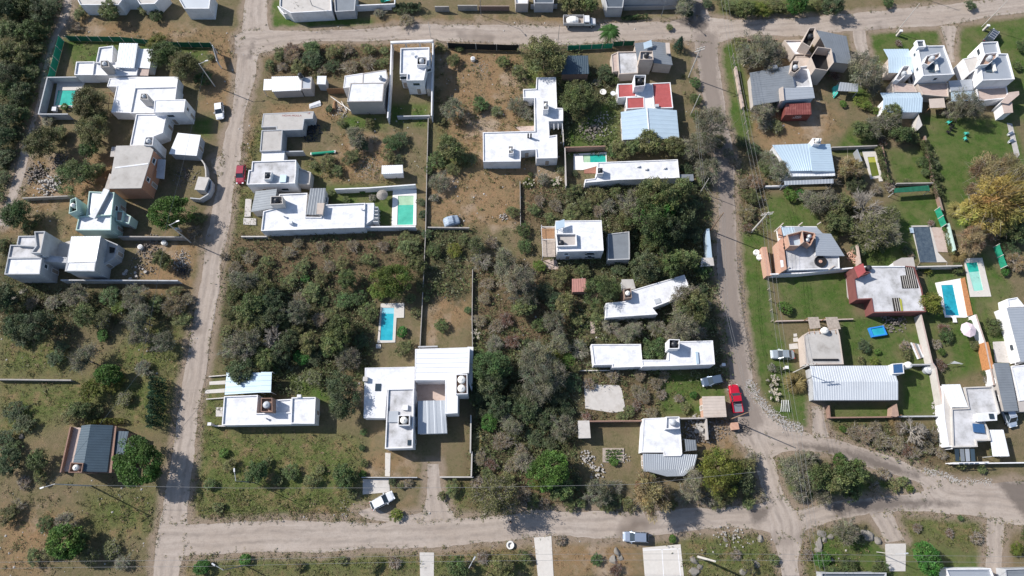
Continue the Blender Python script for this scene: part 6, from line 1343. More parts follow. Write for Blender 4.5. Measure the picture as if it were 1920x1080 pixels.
TREES = """
10 15 28 dark;45 10 26 mid;80 25 24 dark;100 8 16 dark;20 60 26 olive;60 60 24 mid;85 58 18 olive;10 100 26 olive;45 100 24 olive;72 92 16 olive;25 140 24 dark;55 135 20 olive;8 170 22 mid;38 175 22 dark;58 165 14 olive;15 215 24 dark;40 215 18 mid;8 255 22 dark;28 250 16 dark;5 295 20 dark;20 290 12 brown;6 335 14 dark;3 370 10 mid;30 30 20 olive;66 5 18 dark;3 130 18 dark;48 190 14 olive
210 22 24 olive;150 27 14 olive;290 32 15 mid;273 15 16 olive;160 13 10 lime;292 80 20 lime;310 104 32 mid;348 122 32 olive;378 146 18 mid;395 108 8 olive;140 50 12 brown;165 195 36 olive;182 222 26 olive;78 268 34 olive;108 250 20 olive;172 248 34 olive;170 278 22 mid;146 329 32 mid;183 318 20 olive;92 226 14 grey;33 402 32 mid;58 425 20 olive;320 400 36 green;375 408 16 olive;362 434 16 brown;304 490 22 olive;5 460 14 mid;122 200 8 green
10 562 28 dark;142 552 22 grey;212 553 20 mid;250 556 24 grey;158 588 26 olive;194 598 22 barefew;262 600 28 grey;323 577 24 brown;342 602 18 olive;77 608 28 dark;31 612 24 dark;42 634 18 dark;117 651 13 dark;192 628 13 green;262 634 22 grey;312 641 22 grey;158 674 28 grey;203 697 24 green;212 718 20 lime;171 730 22 lime;269 691 17 grey;152 766 24 olive;180 776 18 mid;233 747 18 barefew;135 778 18 olive;104 672 16 dark;29 774 18 dark;44 795 20 dark;8 822 20 dark;22 843 18 mid;100 568 16 grey;60 570 14 brown;350 560 14 brown;330 545 14 olive;225 575 14 lime;290 570 18 olive
262 872 45 green;73 862 22 mid;18 869 24 dark;73 891 16 olive;18 967 20 olive;124 982 22 grey;89 984 16 mid;124 1026 34 green;150 1012 26 mid;62 1042 16 olive;97 1038 16 olive;169 1038 24 barefew;207 1030 20 barefew;30 950 16 brown;230 1055 16 grey;45 905 12 brown
557 12 22 bare;613 18 13 grey;711 25 11 grey;761 37 17 brown;759 18 13 dark;775 16 12 dark;745 16 10 dark;545 92 16 rust;547 106 20 brown;586 92 20 mid;588 112 20 dark;505 121 12 olive;557 126 16 olive;626 98 18 olive;620 125 14 dark;651 92 14 brown;657 124 18 brown;692 92 14 olive;688 117 18 brown;717 117 14 olive;605 130 12 brown;525 105 14 olive;530 125 10 brown;720 95 10 olive
665 256 22 grey;692 231 12 olive;680 273 14 dark;734 269 20 mid;751 258 15 dark;732 294 16 olive;661 298 18 olive;613 304 18 olive;619 362 9 mid;680 360 6 green;699 371 8 grey;647 375 8 mid;640 232 9 olive;590 310 10 olive;635 320 12 olive;745 300 12 dark;700 262 9 brown;533 231 6 olive;545 237 6 mid;563 236 6 mid;618 204 8 dark
567 500 18 olive;640 494 14 olive;690 487 16 olive;765 462 20 olive;759 442 13 olive;461 525 28 grey;497 546 26 olive;442 556 22 olive;470 579 30 mid;509 567 26 dark;572 523 10 green;588 548 20 olive;607 562 10 mid;651 525 22 mid;647 562 18 mid;742 523 36 lime;709 548 18 lime;690 590 20 mid;561 587 24 grey;513 590 26 dark;532 602 20 olive;488 608 26 barefew;463 605 26 olive;638 617 30 mid;463 641 30 grey;515 632 30 bare;442 651 22 grey;497 672 24 mid;526 666 22 dark;567 670 16 green;580 643 22 olive;630 643 28 mid;653 676 24 grey;451 697 26 dark;524 701 8 olive;517 682 20 mid;588 707 20 barefew;640 747 42 dark;753 622 12 green;759 655 18 olive;681 812 7 mid;679 840 7 mid;681 868 8 mid;485 515 20 olive;545 525 18 olive;600 520 16 olive;620 500 14 brown;540 475 14 brown;470 480 16 brown;440 500 14 brown;500 490 14 olive;670 560 16 mid;625 590 18 olive;600 600 16 brown;560 560 14 brown;540 640 22 dark;480 660 20 dark;555 615 16 olive;590 670 16 dark;610 660 14 mid;455 470 12 olive;660 460 14 brown;720 460 12 brown;600 460 12 brown;560 455 12 brown;680 640 14 dark;675 700 14 olive;420 480 8 brown;425 620 12 olive;430 590 14 olive
482 887 26 mid;544 889 16 mid;584 900 17 olive;647 895 24 mid;680 890 8 green;744 964 13 lime;735 902 8 dark;751 911 8 olive;520 900 12 olive;430 870 14 olive;660 925 12 olive;410 950 12 olive;395 910 12 mid;500 870 12 olive;600 880 10 olive;765 905 9 brown;420 850 10 green
862 90 10 mid;827 90 12 olive;852 115 14 olive;943 117 14 mid;975 135 16 olive;1022 106 44 olive;1081 184 36 mid;847 204 23 grey;902 192 16 mid;970 200 20 grey;987 214 14 grey;931 208 13 barefew;1135 137 19 dark;1072 8 26 olive;1102 6 22 mid;1141 68 20 palm;900 204 12 olive;1152 150 12 mid;1150 195 9 mid;1120 155 9 grey
850 279 28 olive;866 294 18 olive;822 298 18 mid;827 227 10 olive;850 317 14 olive;822 344 20 grey;885 298 14 barefew;806 321 9 mid;962 396 13 olive;991 342 13 pampas;1018 335 14 grey;1043 342 10 pampas;1052 317 12 barefew;1077 325 7 dark;995 327 6 mid;1070 358 16 olive;1068 400 18 olive;1125 365 20 olive;1152 283 14 mid;791 379 8 dark;793 402 9 dark;835 260 12 olive;1010 375 12 brown;1040 385 14 brown;1095 385 16 olive;1120 395 14 brown;1000 395 12 olive;1030 410 14 olive;1085 355 10 olive;815 370 10 grey;1140 385 16 grey
895 456 22 barefew;852 471 16 lime;812 469 16 mid;777 452 13 olive;781 498 22 olive;979 435 15 mid;985 462 15 mid;943 490 28 grey;902 490 20 grey;968 529 34 grey;987 556 26 grey;979 579 24 olive;1020 546 20 dark;1052 523 20 olive;1093 506 18 olive;1062 573 22 olive;1131 544 32 mid;1118 592 16 olive;1039 600 22 grey;1010 606 18 mid;829 610 14 mid;877 581 8 mid;1093 412 13 olive;1010 498 13 lime;1145 608 18 grey;920 455 14 brown;800 440 10 dark;870 450 12 olive;910 560 14 brown;930 610 16 brown;900 600 14 brown;950 600 16 rust;915 530 14 brown;1080 600 14 olive;790 540 12 olive;780 585 12 olive;770 560 12 olive;1040 560 18 dark;800 560 8 olive
922 690 38 mid;924 718 28 dark;893 672 18 mid;927 647 20 grey;1004 668 34 grey;1010 710 38 grey;1041 703 28 grey;998 743 24 grey;1039 672 20 lime;1064 676 16 green;1052 641 24 grey;1085 655 20 grey;989 643 10 dark;918 793 18 green;960 795 24 grey;1056 805 24 grey;895 820 12 blade;939 766 24 dark;989 768 26 dark;1000 820 18 dark;902 739 24 dark;893 838 12 blade;1022 787 22 dark;893 628 10 pampas;960 640 16 rust;970 740 22 dark;950 700 16 dark;1045 745 20 dark;1070 720 18 dark;905 770 16 dark;940 830 20 brown;980 850 18 brown;900 860 16 brown;1030 830 16 dark;1075 690 14 olive;1060 770 18 dark;920 870 14 rust;960 870 16 brown;1098 640 12 olive
929 931 44 barefew 1.5;916 889 14 olive;984 867 20 grey;1033 882 38 green;1007 907 14 lime;1049 915 26 mid;1124 924 26 grey;1107 914 14 olive;1138 947 16 olive;978 931 20 brown;849 918 16 olive;1071 947 14 olive;860 1062 22 mid;938 1062 24 olive;1116 1047 12 mid;1155 1069 15 rust;1051 1013 10 brown;950 900 16 olive;1090 940 14 olive;895 905 12 brown;1080 905 16 dark;905 1045 12 brown;985 1045 14 olive;830 930 10 olive;1000 940 14 olive;1020 945 12 brown;700 1062 14 olive;560 1062 12 olive;460 1050 12 green;640 1050 10 olive;380 1062 16 green;740 1055 12 brown
1275 79 12 conifer;1282 8 24 grey;1373 10 20 olive;1396 19 22 mid;1425 17 20 lime;1448 12 20 olive;1500 6 22 green;1534 8 14 olive;1327 8 10 dark;1421 100 36 grey;1390 90 18 olive;1446 112 28 grey;1465 92 16 grey;1400 113 22 grey;1382 79 12 olive;1302 158 12 mid;1305 187 14 mid;1305 221 13 mid;1442 200 20 grey;1427 215 24 grey;1357 6 14 olive;1435 85 16 olive;1475 15 14 olive;1290 25 10 dark;1255 52 8 olive
1327 238 34 grey 1.55;1311 269 24 grey;1223 269 28 olive;1192 277 22 olive;1257 277 26 olive;1165 279 22 olive;1286 279 22 grey;1327 317 26 grey;1315 335 18 olive;1273 354 26 olive 1.55;1223 369 34 olive 1.55;1192 388 30 grey;1244 388 28 mid 1.55;1286 317 14 dark;1432 227 20 grey;1454 235 18 barefew;1390 269 12 dark;1365 287 12 grey;1411 283 14 dark;1440 300 20 grey;1467 294 20 grey;1461 325 22 grey;1434 317 18 olive;1417 342 15 wisp;1407 371 18 olive;1400 400 15 wisp;1482 365 15 green;1505 367 14 green;1527 379 26 grey;1378 305 10 brown;1295 345 14 dark;1350 265 20 barefew;1395 345 12 brown;1155 360 14 olive;1165 330 8 olive
1223 427 36 mid 1.55;1240 410 28 green 1.55;1219 454 20 mid;1171 412 24 olive;1286 483 26 olive 1.55;1257 500 24 mid 1.55;1209 506 28 dark;1234 518 16 dark;1317 508 20 mid 1.55;1282 558 28 grey 1.55;1302 579 34 olive 1.55;1286 606 30 grey 1.55;1323 573 13 grey;1190 615 18 grey;1230 615 18 grey;1473 577 14 green;1402 427 12 rust;1165 625 16 grey;1260 440 26 dark 1.55;1280 410 24 dark 1.55;1300 440 20 dark 1.55;1295 385 18 dark 1.55;1180 440 18 dark;1255 470 16 dark;1160 505 16 dark;1240 622 14 olive;1150 640 14 olive;1100 590 10 olive;1320 610 14 olive;1315 540 12 dark
1227 657 27 mid;1182 628 22 grey;1269 626 24 grey;1307 626 20 grey;1273 747 9 brown;1232 718 14 brown;1223 774 14 brown;1192 732 14 brown;1492 718 22 blade;1448 716 12 pampas;1452 741 12 pampas;1446 689 9 grey;1461 691 7 mid;1210 745 14 brown;1180 770 12 olive;1105 720 12 brown;1150 705 12 brown;1200 705 14 brown;1165 782 12 olive;1245 705 10 brown;1100 780 12 rust;1195 760 12 rust;1240 740 10 brown;1283 765 12 olive;1300 740 8 green
1344 876 43 lime;1218 922 44 wisp 1.2;1300 911 28 grey;1327 929 20 grey;1362 933 20 olive;1396 873 22 olive;1391 900 26 dark;1413 858 13 grey;1418 927 17 brown;1153 913 16 grey;1149 938 16 dark;1469 873 14 olive;1487 889 30 grey;1504 869 24 grey;1518 896 30 grey;1345 935 18 olive;1280 930 18 grey;1375 885 16 olive;1180 945 14 olive;1260 945 14 olive;1400 940 14 olive;1151 865 10 green;1218 895 20 olive;1451 1049 12 olive;1405 1060 14 olive;1380 1040 10 brown;1260 1010 8 green
1562 12 22 dark;1662 6 13 mid;1618 135 36 grey;1637 160 20 grey;1618 193 16 lime;1566 142 12 rust;1685 81 8 rust;1912 88 13 mid;1905 125 10 mid;1807 200 30 grey;1789 208 20 grey;1674 219 24 olive;1643 208 9 lime;1548 132 10 olive;1580 195 8 green;1630 200 9 olive;1820 10 12 dark
1666 227 26 grey;1616 246 22 olive;1637 242 22 grey;1687 252 24 mid;1707 258 18 mid;1655 265 12 rust;1732 304 12 mid;1735 271 12 mid;1745 292 11 olive;1751 308 11 dark;1735 323 10 mid;1649 283 10 olive;1653 300 9 olive;1593 319 26 wisp;1557 337 18 grey;1603 346 20 dark;1551 379 28 grey;1578 387 28 olive;1628 385 46 bare;1666 404 28 barefew;1853 328 40 wisp .8;1895 322 40 wisp .8;1832 362 24 wisp;1870 378 50 yellow 1.25;1905 373 30 yellow;1828 404 30 yellow 1.15;1793 394 18 blade;1658 330 9 olive;1760 330 9 mid;1763 350 9 olive;1668 350 10 brown;1700 340 8 olive;1918 350 26 wisp;1640 355 14 brown
1637 431 44 barefew;1572 421 28 olive;1670 437 28 grey;1562 437 20 olive;1822 448 32 wisp;1853 435 22 brown;1874 412 28 yellow;1895 427 28 olive;1912 437 24 dark;1908 492 20 wisp;1895 462 18 dark;1797 479 17 blade;1774 431 8 green;1782 465 8 olive;1707 477 8 brown;1795 506 12 mid;1745 571 25 lime;1770 617 13 rust;1820 606 7 green;1862 610 18 mid;1726 502 8 mid;1610 470 14 dark;1650 460 16 dark;1745 418 8 rust;1700 470 10 dark;1885 510 10 green;1740 508 8 lime;1600 400 18 olive;1885 400 20 dark
1772 628 15 mid;1764 684 13 rust;1826 647 11 olive;1851 710 9 grey;1699 664 13 olive;1697 649 11 brown;1620 649 14 dark;1614 676 9 olive;1639 678 9 lime;1716 807 32 bare;1678 787 13 blade;1624 816 20 brown;1653 828 20 brown;1603 812 15 brown;1682 830 18 brown;1749 818 15 brown;1687 801 15 brown;1739 837 15 brown;1765 850 12 brown;1700 845 14 rust;1755 645 10 brown;1765 660 8 green;1845 700 8 olive;1580 805 8 green;1640 800 13 brown;1715 848 13 brown;1862 850 9 mid;1645 660 7 green
1536 891 29 mid 1.4;1589 884 30 mid 1.5;1564 900 30 olive 1.4;1542 924 24 grey;1593 917 22 mid;1520 867 17 mid;1573 864 14 green;1693 902 13 olive;1658 889 12 brown;1675 911 13 olive;1582 997 24 grey;1609 1010 12 dark;1831 1009 12 brown;1800 971 6 mid;1733 1053 28 green;1644 1067 20 mid;1587 1062 20 mid;1935 1013 24 mid;1630 895 14 olive;1640 912 12 brown;1705 915 8 lime;1540 1050 16 green;1560 1075 18 mid;1515 1040 10 brown;1780 1000 10 rust;1720 990 9 brown;1800 870 12 olive;1905 1030 14 lime;1840 880 10 olive;1500 925 18 grey
"""
for row in TREES.replace('\n', ';').split(';'):
    q = row.split()
    if q: plant(float(q[0]), float(q[1]), float(q[2]), q[3], float(q[4]) if len(q) > 4 else 1.0)
def hedge(label, tile, s, width, h, kind, n_per=420, name='hedge'):
    pts = W(tile, s, h * .6); rs = np.random.RandomState(len(label)); P = []; tn = []
    for a, b in zip(pts[:-1], pts[1:]):
        L = (b - a).length; n = int(n_per * L * h / 2); u = rs.uniform(0, 1, n); base = np.outer(1 - u, a) + np.outer(u, b); d = (b - a).normalized(); nn = np.array([-d.y, d.x, 0]); bump = 1 + .25 * np.sin(u * L * 2.1) * np.cos(u * L * 5.3)
        t = rs.uniform(0, math.pi, n); rad = rs.uniform(.6, 1, n) ** .4 * bump; base += np.outer(np.cos(t) * rad * width / 2, nn); base[:, 2] = .15 + np.sin(t) * rad * h + rs.normal(0, .1, n); P.append(base); tn.append((.8 + .35 * np.sin(u * L * 1.7 + t * 2)) * rs.uniform(.7, 1.3, n))
    P = np.concatenate(P); P[:, 2] = np.maximum(P[:, 2], .08); V = quads_at(rs, P, .26, .5, .5); V = V.reshape(-1, 3)
    o = empty(name, (pts[0].x, pts[0].y, 0), label, 'hedge'); me = mesh_obj_data('foliage', V, np.arange(len(P) * 4).reshape(-1, 4), LEAF[kind], np.concatenate(tn)); c = bpy.data.objects.new('foliage', me); COL.objects.link(c); c.parent = o; c.matrix_parent_inverse = Wm(o).inverted()
    Vt, Qt = limb_tris(rs, [((a.x, a.y, 0), (a.x + .1, a.y, h * .6), .05, .02) for k in range(6) for a in [pts[0].lerp(pts[-1], (k + .5) / 6)]]); c = bpy.data.objects.new('stems', mesh_obj_data('stems', Vt, Qt, M['bark'])); COL.objects.link(c); c.parent = o; c.matrix_parent_inverse = Wm(o).inverted()
hedge('tall dark blue green hedge beside the left street', 's', '292 708 286 800', 2.2, 3.2, 'conifer', 500)
hedge('reed like green hedge above the slate blue gable house', 's', '162 790 232 789', 1.0, 1.1, 'lime')
hedge('low dark hedge at the top edge beside the turquoise yard', 's', '742 12 790 12', 1.6, 1.6, 'dark')
hedge('overgrown dark hedge right of the row between lawns and algae pool', 's', '1735 265 1742 300 1752 335 1762 370', 1.2, 1.5, 'mid')
hedge('thin hedge right of the algae pool', 's', '1650 285 1658 320 1670 345', .9, 1.3, 'olive')
hedge('flower strip of low bushes between the covered pool paving and the pale green wall', 's', '1772 424 1778 450 1786 478', .9, .8, 'olive')
hedge('clipped green hedge strip above the long clipped lawn', 's', '1165 35 1215 30', .9, .9, 'mid')
# ---------------------------------------------------------------- uncountable ground growth
def scatter(name, polys, dens, kind, size, h, seed, nb=7, asp=.35, tone=(.6, 1.4), gaps=.4, avoid=None):
    rs = np.random.RandomState(seed); pts = []
    for p in polys:
        a = abs(area([tuple(q) for q in p])); n = int(a * dens); lo = p.min(0); hi = p.max(0)
        X = rs.uniform(lo[0], hi[0], n * 3); Y = rs.uniform(lo[1], hi[1], n * 3); k = inside(p, X, Y); X = X[k][:n]; Y = Y[k][:n]
        f = .5 + .25 * np.sin(X * .55 + seed) * np.cos(Y * .62 + seed * 2) + .25 * np.sin(X * 1.7 + Y * 1.3 + seed) + rs.uniform(-.25, .25, len(X)); kk = f > gaps; X, Y = X[kk], Y[kk]
        for rp in ROADPOLY + [POOLBOX] + SLABS:
            k2 = ~inside(rp, X, Y); X, Y = X[k2], Y[k2]
        pts.append(np.stack([X, Y], -1))
    P = np.concatenate(pts); n = len(P); s = rs.uniform(.5, 1.3, n); tn = rs.uniform(*tone, n)
    C = np.repeat(P, nb, 0); S = np.repeat(s, nb); off = rs.normal(size=(n * nb, 2)) * (size * .5 * S)[:, None]
    C3 = np.concatenate([C + off, (rs.uniform(.05, 1, n * nb) * h * S)[:, None]], 1)
    V = quads_at(rs, C3, size * .6, .5, asp); me = mesh_obj_data(name, V, np.arange(n * nb * 4).reshape(-1, 4), LEAF[kind], np.repeat(tn, nb) * rs.uniform(.75, 1.25, n * nb))
    o = bpy.data.objects.new(name, me); COL.objects.link(o); o['kind'] = 'stuff'; return o
POOLBOX = poly_px('700 560 765 560 765 655 700 655')
SLABS = [np.array([(p.x, p.y) for p in W(t, q)]) for t, q in (('24', '120 880 242 882 240 1100 125 1100'), ('24', '1085 756 1232 742 1252 1100 1120 1100'), ('34', '292 842 612 812 642 1100 312 1100'), ('44', '628 808 805 806 800 1040 640 1040'), ('23', '1610 500 1700 486 1920 490 1945 520 1985 720 1870 740 1620 700'), ('14', '1352 262 1572 258 1580 372 1350 392'), ('14', '1540 40 1585 42 1580 240 1538 238'), ('s', '430 680 520 680 520 700 430 700'), ('13', '55 400 212 400 212 620 22 620'))]
def pebbles(polys, dens, seed):
    rs = np.random.RandomState(seed); V = []; Q = []
    for p in polys:
        a = abs(area([tuple(q) for q in p])); n = int(a * dens); lo = p.min(0); hi = p.max(0); X = rs.uniform(lo[0], hi[0], n); Y = rs.uniform(lo[1], hi[1], n); k = inside(p, X, Y); X, Y = X[k], Y[k]
        for rp in [POOLBOX] + SLABS: k2 = ~inside(rp, X, Y); X, Y = X[k2], Y[k2]
        for x, y in zip(X, Y):
            s = .05 + .22 * rs.rand() ** 3; t = rs.rand() * 3; b = len(V); c, d = math.cos(t) * s, math.sin(t) * s; h_ = s * .5
            V += [(x + c, y + d, 0), (x - d, y + c, 0), (x - c, y - d, 0), (x + d, y - c, 0), (x + c * .5, y + d * .6, h_), (x - d * .5, y + c * .6, h_ * .8), (x - c * .6, y - d * .5, h_), (x + d * .6, y - c * .5, h_)]; Q += [(b, b + 1, b + 5, b + 4), (b + 1, b + 2, b + 6, b + 5), (b + 2, b + 3, b + 7, b + 6), (b + 3, b, b + 4, b + 7), (b + 4, b + 5, b + 6, b + 7)]
    o = bpy.data.objects.new('loose_stones', fastmesh('loose_stones', V, Q)); o.data.materials.append(M['palerubble']); COL.objects.link(o); o['kind'] = 'stuff'; o['label'] = 'loose stones and litter scattered over the bare ground'
def PP(*ss): return [poly_px(s) for s in ss]
tag(scatter('dry_weeds', BROWNP, 1.5, 'brown', .55, .6, 1, nb=8, gaps=.38), 'dry brown weeds covering the vacant lots', 'weeds')
tag(scatter('dry_weeds', BROWNP, .3, 'rust', .5, .6, 2, nb=8, gaps=.5), 'reddish dead weeds scattered in the vacant lots', 'weeds')
tag(scatter('low_scrub', BROWNP + DARKP, 1.1, 'olive', .8, .8, 3, nb=10, gaps=.38), 'low olive scrub filling the gaps between trees', 'scrub')
tag(scatter('low_scrub', DARKP, .5, 'mid', .9, .9, 4, nb=10, gaps=.4), 'dark green undergrowth beneath the wooded lots', 'scrub')
tag(scatter('low_scrub', DARKP, .5, 'grey', .8, .9, 14, nb=10, gaps=.45), 'grey green twiggy undergrowth in the wooded lots', 'scrub')
tag(scatter('wild_grass', WILDP, 3.0, 'grass', .4, .28, 5, nb=6, gaps=.42, tone=(.45, 1.5)), 'tufts of wild green grass on the unkempt plots', 'grass')
tag(scatter('dry_grass', WILDP + DIRTP, 1.4, 'drygrass', .4, .24, 6, nb=6, gaps=.42, tone=(.5, 1.4)), 'tufts of dry straw coloured grass', 'grass')
SCR = PP('0 440 380 560 360 700 0 700', '120 60 450 60 440 120 150 120', '440 230 500 200 480 440 440 440', '800 85 1060 85 1060 420 800 420', '350 960 960 975 960 960 360 940', '1250 1000 1450 1000 1460 1080 1250 1080', '1500 1000 1620 990 1640 1080 1510 1080', '610 200 800 200 800 340 600 340', '30 290 230 290 230 440 30 440', '0 900 290 900 280 1080 0 1080', '1370 280 1440 280 1440 420 1390 420', '1280 130 1312 130 1340 300 1290 300', '890 430 1340 430 1360 640 890 660')
tag(scatter('wild_grass', SCR, .5, 'olive', .5, .35, 7, nb=7, gaps=.5), 'small weeds and seedlings on open ground', 'weeds')
tag(scatter('lawn_tufts', LAWNP, 1.3, 'grass', .3, .12, 8, nb=5, gaps=.5, tone=(.5, 1.2)), 'uneven tufts in the lawns', 'grass')

pebbles(DIRTP + SCR, .16, 5)

tag(scatter('low_weeds', WILDP + SCR, .35, 'olive', .7, .45, 21, nb=12, gaps=.5, tone=(.5, 1.3)), 'low patches of broad leaved weeds on the unkempt plots', 'weeds')
tag(scatter('low_weeds', WILDP + SCR, .2, 'brown', .6, .4, 22, nb=10, gaps=.52), 'patches of dead brown weeds on the unkempt plots', 'weeds')
rs = np.random.RandomState(77); EP = []
for rp in ROADPOLY:
    for a, b in zip(rp, np.roll(rp, -1, 0)):
        d = b - a; L = np.hypot(*d)
        if L > 3 or L < .01: continue
        n = rs.poisson(L * 3.2); t = rs.rand(n, 1); EP.append(a + d * t + np.array([-d[1], d[0]]) / L * rs.normal(0, .32, (n, 1)))
EP = np.concatenate(EP); f_ = .5 + .5 * np.sin(EP[:, 0] * .4) * np.cos(EP[:, 1] * .37 + 1) + rs.uniform(-.3, .3, len(EP)); EP = EP[f_ > .45]
for q, kd, lab in ((EP[::2], 'grass', 'green tufts growing along the ragged road edges'), (EP[1::2], 'drygrass', 'dry straw tufts along the ragged road edges')):
    nb = 7; n = len(q); C = np.repeat(q, nb, 0) + rs.normal(0, .14, (n * nb, 2)); C3 = np.concatenate([C, rs.uniform(.03, .2, (n * nb, 1))], 1); V = quads_at(rs, C3, .22, .5, .35)
    o = bpy.data.objects.new('verge_tufts', mesh_obj_data('verge_tufts', V, np.arange(n * nb * 4).reshape(-1, 4), LEAF[kd], np.repeat(rs.uniform(.5, 1.3, n), nb))); COL.objects.link(o); tag(o, lab, 'grass', kind='stuff')
# ---------------------------------------------------------------- vehicles
def carpaint(name, col, met=.4):
    m = mat(name, col, .28, .04, 2, metal=met, spec=.6); return m
def loft(stations, mb, mi=0, cap=True):
    """stations: list of lists of points (same count), closed loops"""
    n = len(stations[0]); vs = [p for s in stations for p in s]; fs = []
    for i in range(len(stations) - 1):
        for k in range(n): fs.append((i * n + k, i * n + (k + 1) % n, (i + 1) * n + (k + 1) % n, (i + 1) * n + k))
    if cap: fs += [tuple(range(n - 1, -1, -1)), tuple(range((len(stations) - 1) * n, len(stations) * n))]
    mb.add(vs, fs, mi)
def sect(x, hw, z0, z1, r=.16):
    return [(x, -hw + .05, z0), (x, -hw, z0 + .12), (x, -hw, z1 - r), (x, -hw + r * .4, z1 - r * .35), (x, -hw + r * 1.2, z1), (x, hw - r * 1.2, z1), (x, hw - r * .4, z1 - r * .35), (x, hw, z1 - r), (x, hw, z0 + .12), (x, hw - .05, z0)]
def car(name, label, cat, front, back, paint, style='hatch', L=None, W_=1.72):
    f = G(*front); b = G(*back); f, b = G(front[0], front[1], .8), G(back[0], back[1], .8); d = f - b; d.z = 0; L = L or d.length; rz = math.atan2(d.y, d.x); c = (f + b) / 2
    o = empty(name, (c.x, c.y, 0), label, cat, None, rz); h = L / 2; w_ = W_ / 2; hood = .92; P = M[paint] if isinstance(paint, str) else paint
    def part(nm, mb, m_, par=o):
        me_o = mb.build(nm, m_); me_o.parent = par; return me_o
    body = MB()
    if style == 'pickup':
        st_ = [(-h, w_ * .92, .45, .95), (-h + .1, w_, .35, 1.0), (-h + 1.75, w_, .3, 1.0), (-h + 1.9, w_, .3, 1.02), (h - 1.5, w_, .3, 1.02), (h - .5, w_ * .97, .3, .96), (h - .1, w_ * .85, .35, .82), (h, w_ * .7, .42, .7)]
        cab = (-h + 1.75, -h + 2.0, h - 2.25, h - 1.5); zt = 1.68
    elif style == 'sedan':
        st_ = [(-h, w_ * .75, .4, .78), (-h + .12, w_ * .9, .32, .93), (-h + .5, w_ * .98, .28, .97), (0, w_, .28, .95), (h - 1.1, w_ * .98, .28, .93), (h - .4, w_ * .93, .3, .82), (h - .08, w_ * .78, .35, .68), (h, w_ * .62, .4, .6)]
        cab = (-h + .55, -h + 1.25, h - 2.05, h - 1.25); zt = 1.42
    elif style == 'van':
        st_ = [(-h, w_ * .9, .4, .95), (-h + .1, w_, .32, 1.0), (0, w_, .28, 1.0), (h - .9, w_ * .98, .28, 1.0), (h - .3, w_ * .92, .3, .9), (h, w_ * .7, .4, .7)]
        cab = (-h + .04, -h + .25, h - 1.6, h - .75); zt = 1.78
    else:
        st_ = [(-h, w_ * .82, .4, .85), (-h + .1, w_ * .94, .32, .95), (0, w_, .28, .95), (h - 1.1, w_ * .98, .28, .93), (h - .4, w_ * .93, .3, .82), (h - .08, w_ * .78, .35, .68), (h, w_ * .62, .4, .6)]
        cab = (-h + .06, -h + .55, h - 1.95, h - 1.15); zt = 1.46
    loft([sect(*s) for s in st_], body); bo = part('body', body, P)
    x0, x1, x2, x3 = cab; zc = .93; wi = w_ * .93; wt = w_ * .76
    cabm = MB(); cabm.add([(x0, -wi, zc), (x3, -wi, zc), (x3, wi, zc), (x0, wi, zc), (x1, -wt, zt), (x2, -wt, zt), (x2, wt, zt), (x1, wt, zt)], [(0, 1, 5, 4), (2, 3, 7, 6), (1, 2, 6, 5), (3, 0, 4, 7), (4, 5, 6, 7)]); part('cabin', cabm, M['glass'])
    rf = MB(); rf.prism([(x1 - .04, -wt - .03), (x2 + .04, -wt - .03), (x2 + .08, -wt * .6), (x2 + .08, wt * .6), (x2 + .04, wt + .03), (x1 - .04, wt + .03)], zt - .01, zt + .035); r_ = part('roof_panel', rf, P)
    pl = MB()
    for s in (-1, 1):
        pl.tube((x0, s * wi, zc), (x1, s * wt, zt), .05, n=4); pl.tube((x3, s * wi, zc), (x2, s * wt, zt), .045, n=4); m_ = (x1 + x2) / 2; pl.tube((m_ - .1, s * wi, zc), (m_, s * wt, zt), .05, n=4)
    part('pillars', pl, P)
    def glass(nm, a, b, c_, d_, off):
        g = MB(); n_ = (Vector(b) - Vector(a)).cross(Vector(d_) - Vector(a)).normalized() * off; g.add([Vector(q) + n_ for q in (a, b, c_, d_)], [(0, 1, 2, 3)]); part(nm, g, M['glass'])
    glass('windshield', (x3 - .02, -wi * .9, zc + .02), (x3 - .02, wi * .9, zc + .02), (x2 + .02, wt * .9, zt - .02), (x2 + .02, -wt * .9, zt - .02), .012)
    glass('rear_window', (x0 + .02, wi * .88, zc + .03), (x0 + .02, -wi * .88, zc + .03), (x1 - .03, -wt * .88, zt - .03), (x1 - .03, wt * .88, zt - .03), .012)
    for sx in (-h + .75, h - .8):
        for sy in (-1, 1):
            wm_ = MB(); y0 = sy * (w_ - .2); y1 = sy * (w_ + .01); wm_.tube((sx, y0, .31), (sx, y1, .31), .31, n=16); wo = part('wheel', wm_, M['rubber']); r2 = MB(); r2.tube((sx, y1, .31), (sx, y1 + sy * .015, .31), .19, n=12); ro = part('rim', r2, M['frame']); ro.parent = wo
    for sy in (-1, 1):
        part('headlight', MB().box((h - .1, sy * w_ * .68, .66), (.22, .32, .14)), M['headlight']); part('taillight', MB().box((-h + .05, sy * w_ * .76, .8), (.12, .22, .2)), M['taillight'])
        part('wing_mirror', MB().box((x3 - .25, sy * (w_ + .1), 1.02), (.14, .2, .14)), P)
    part('license_plate', MB().box((-h + .0, 0, .62), (.04, .45, .14)), M['whiteframe'])
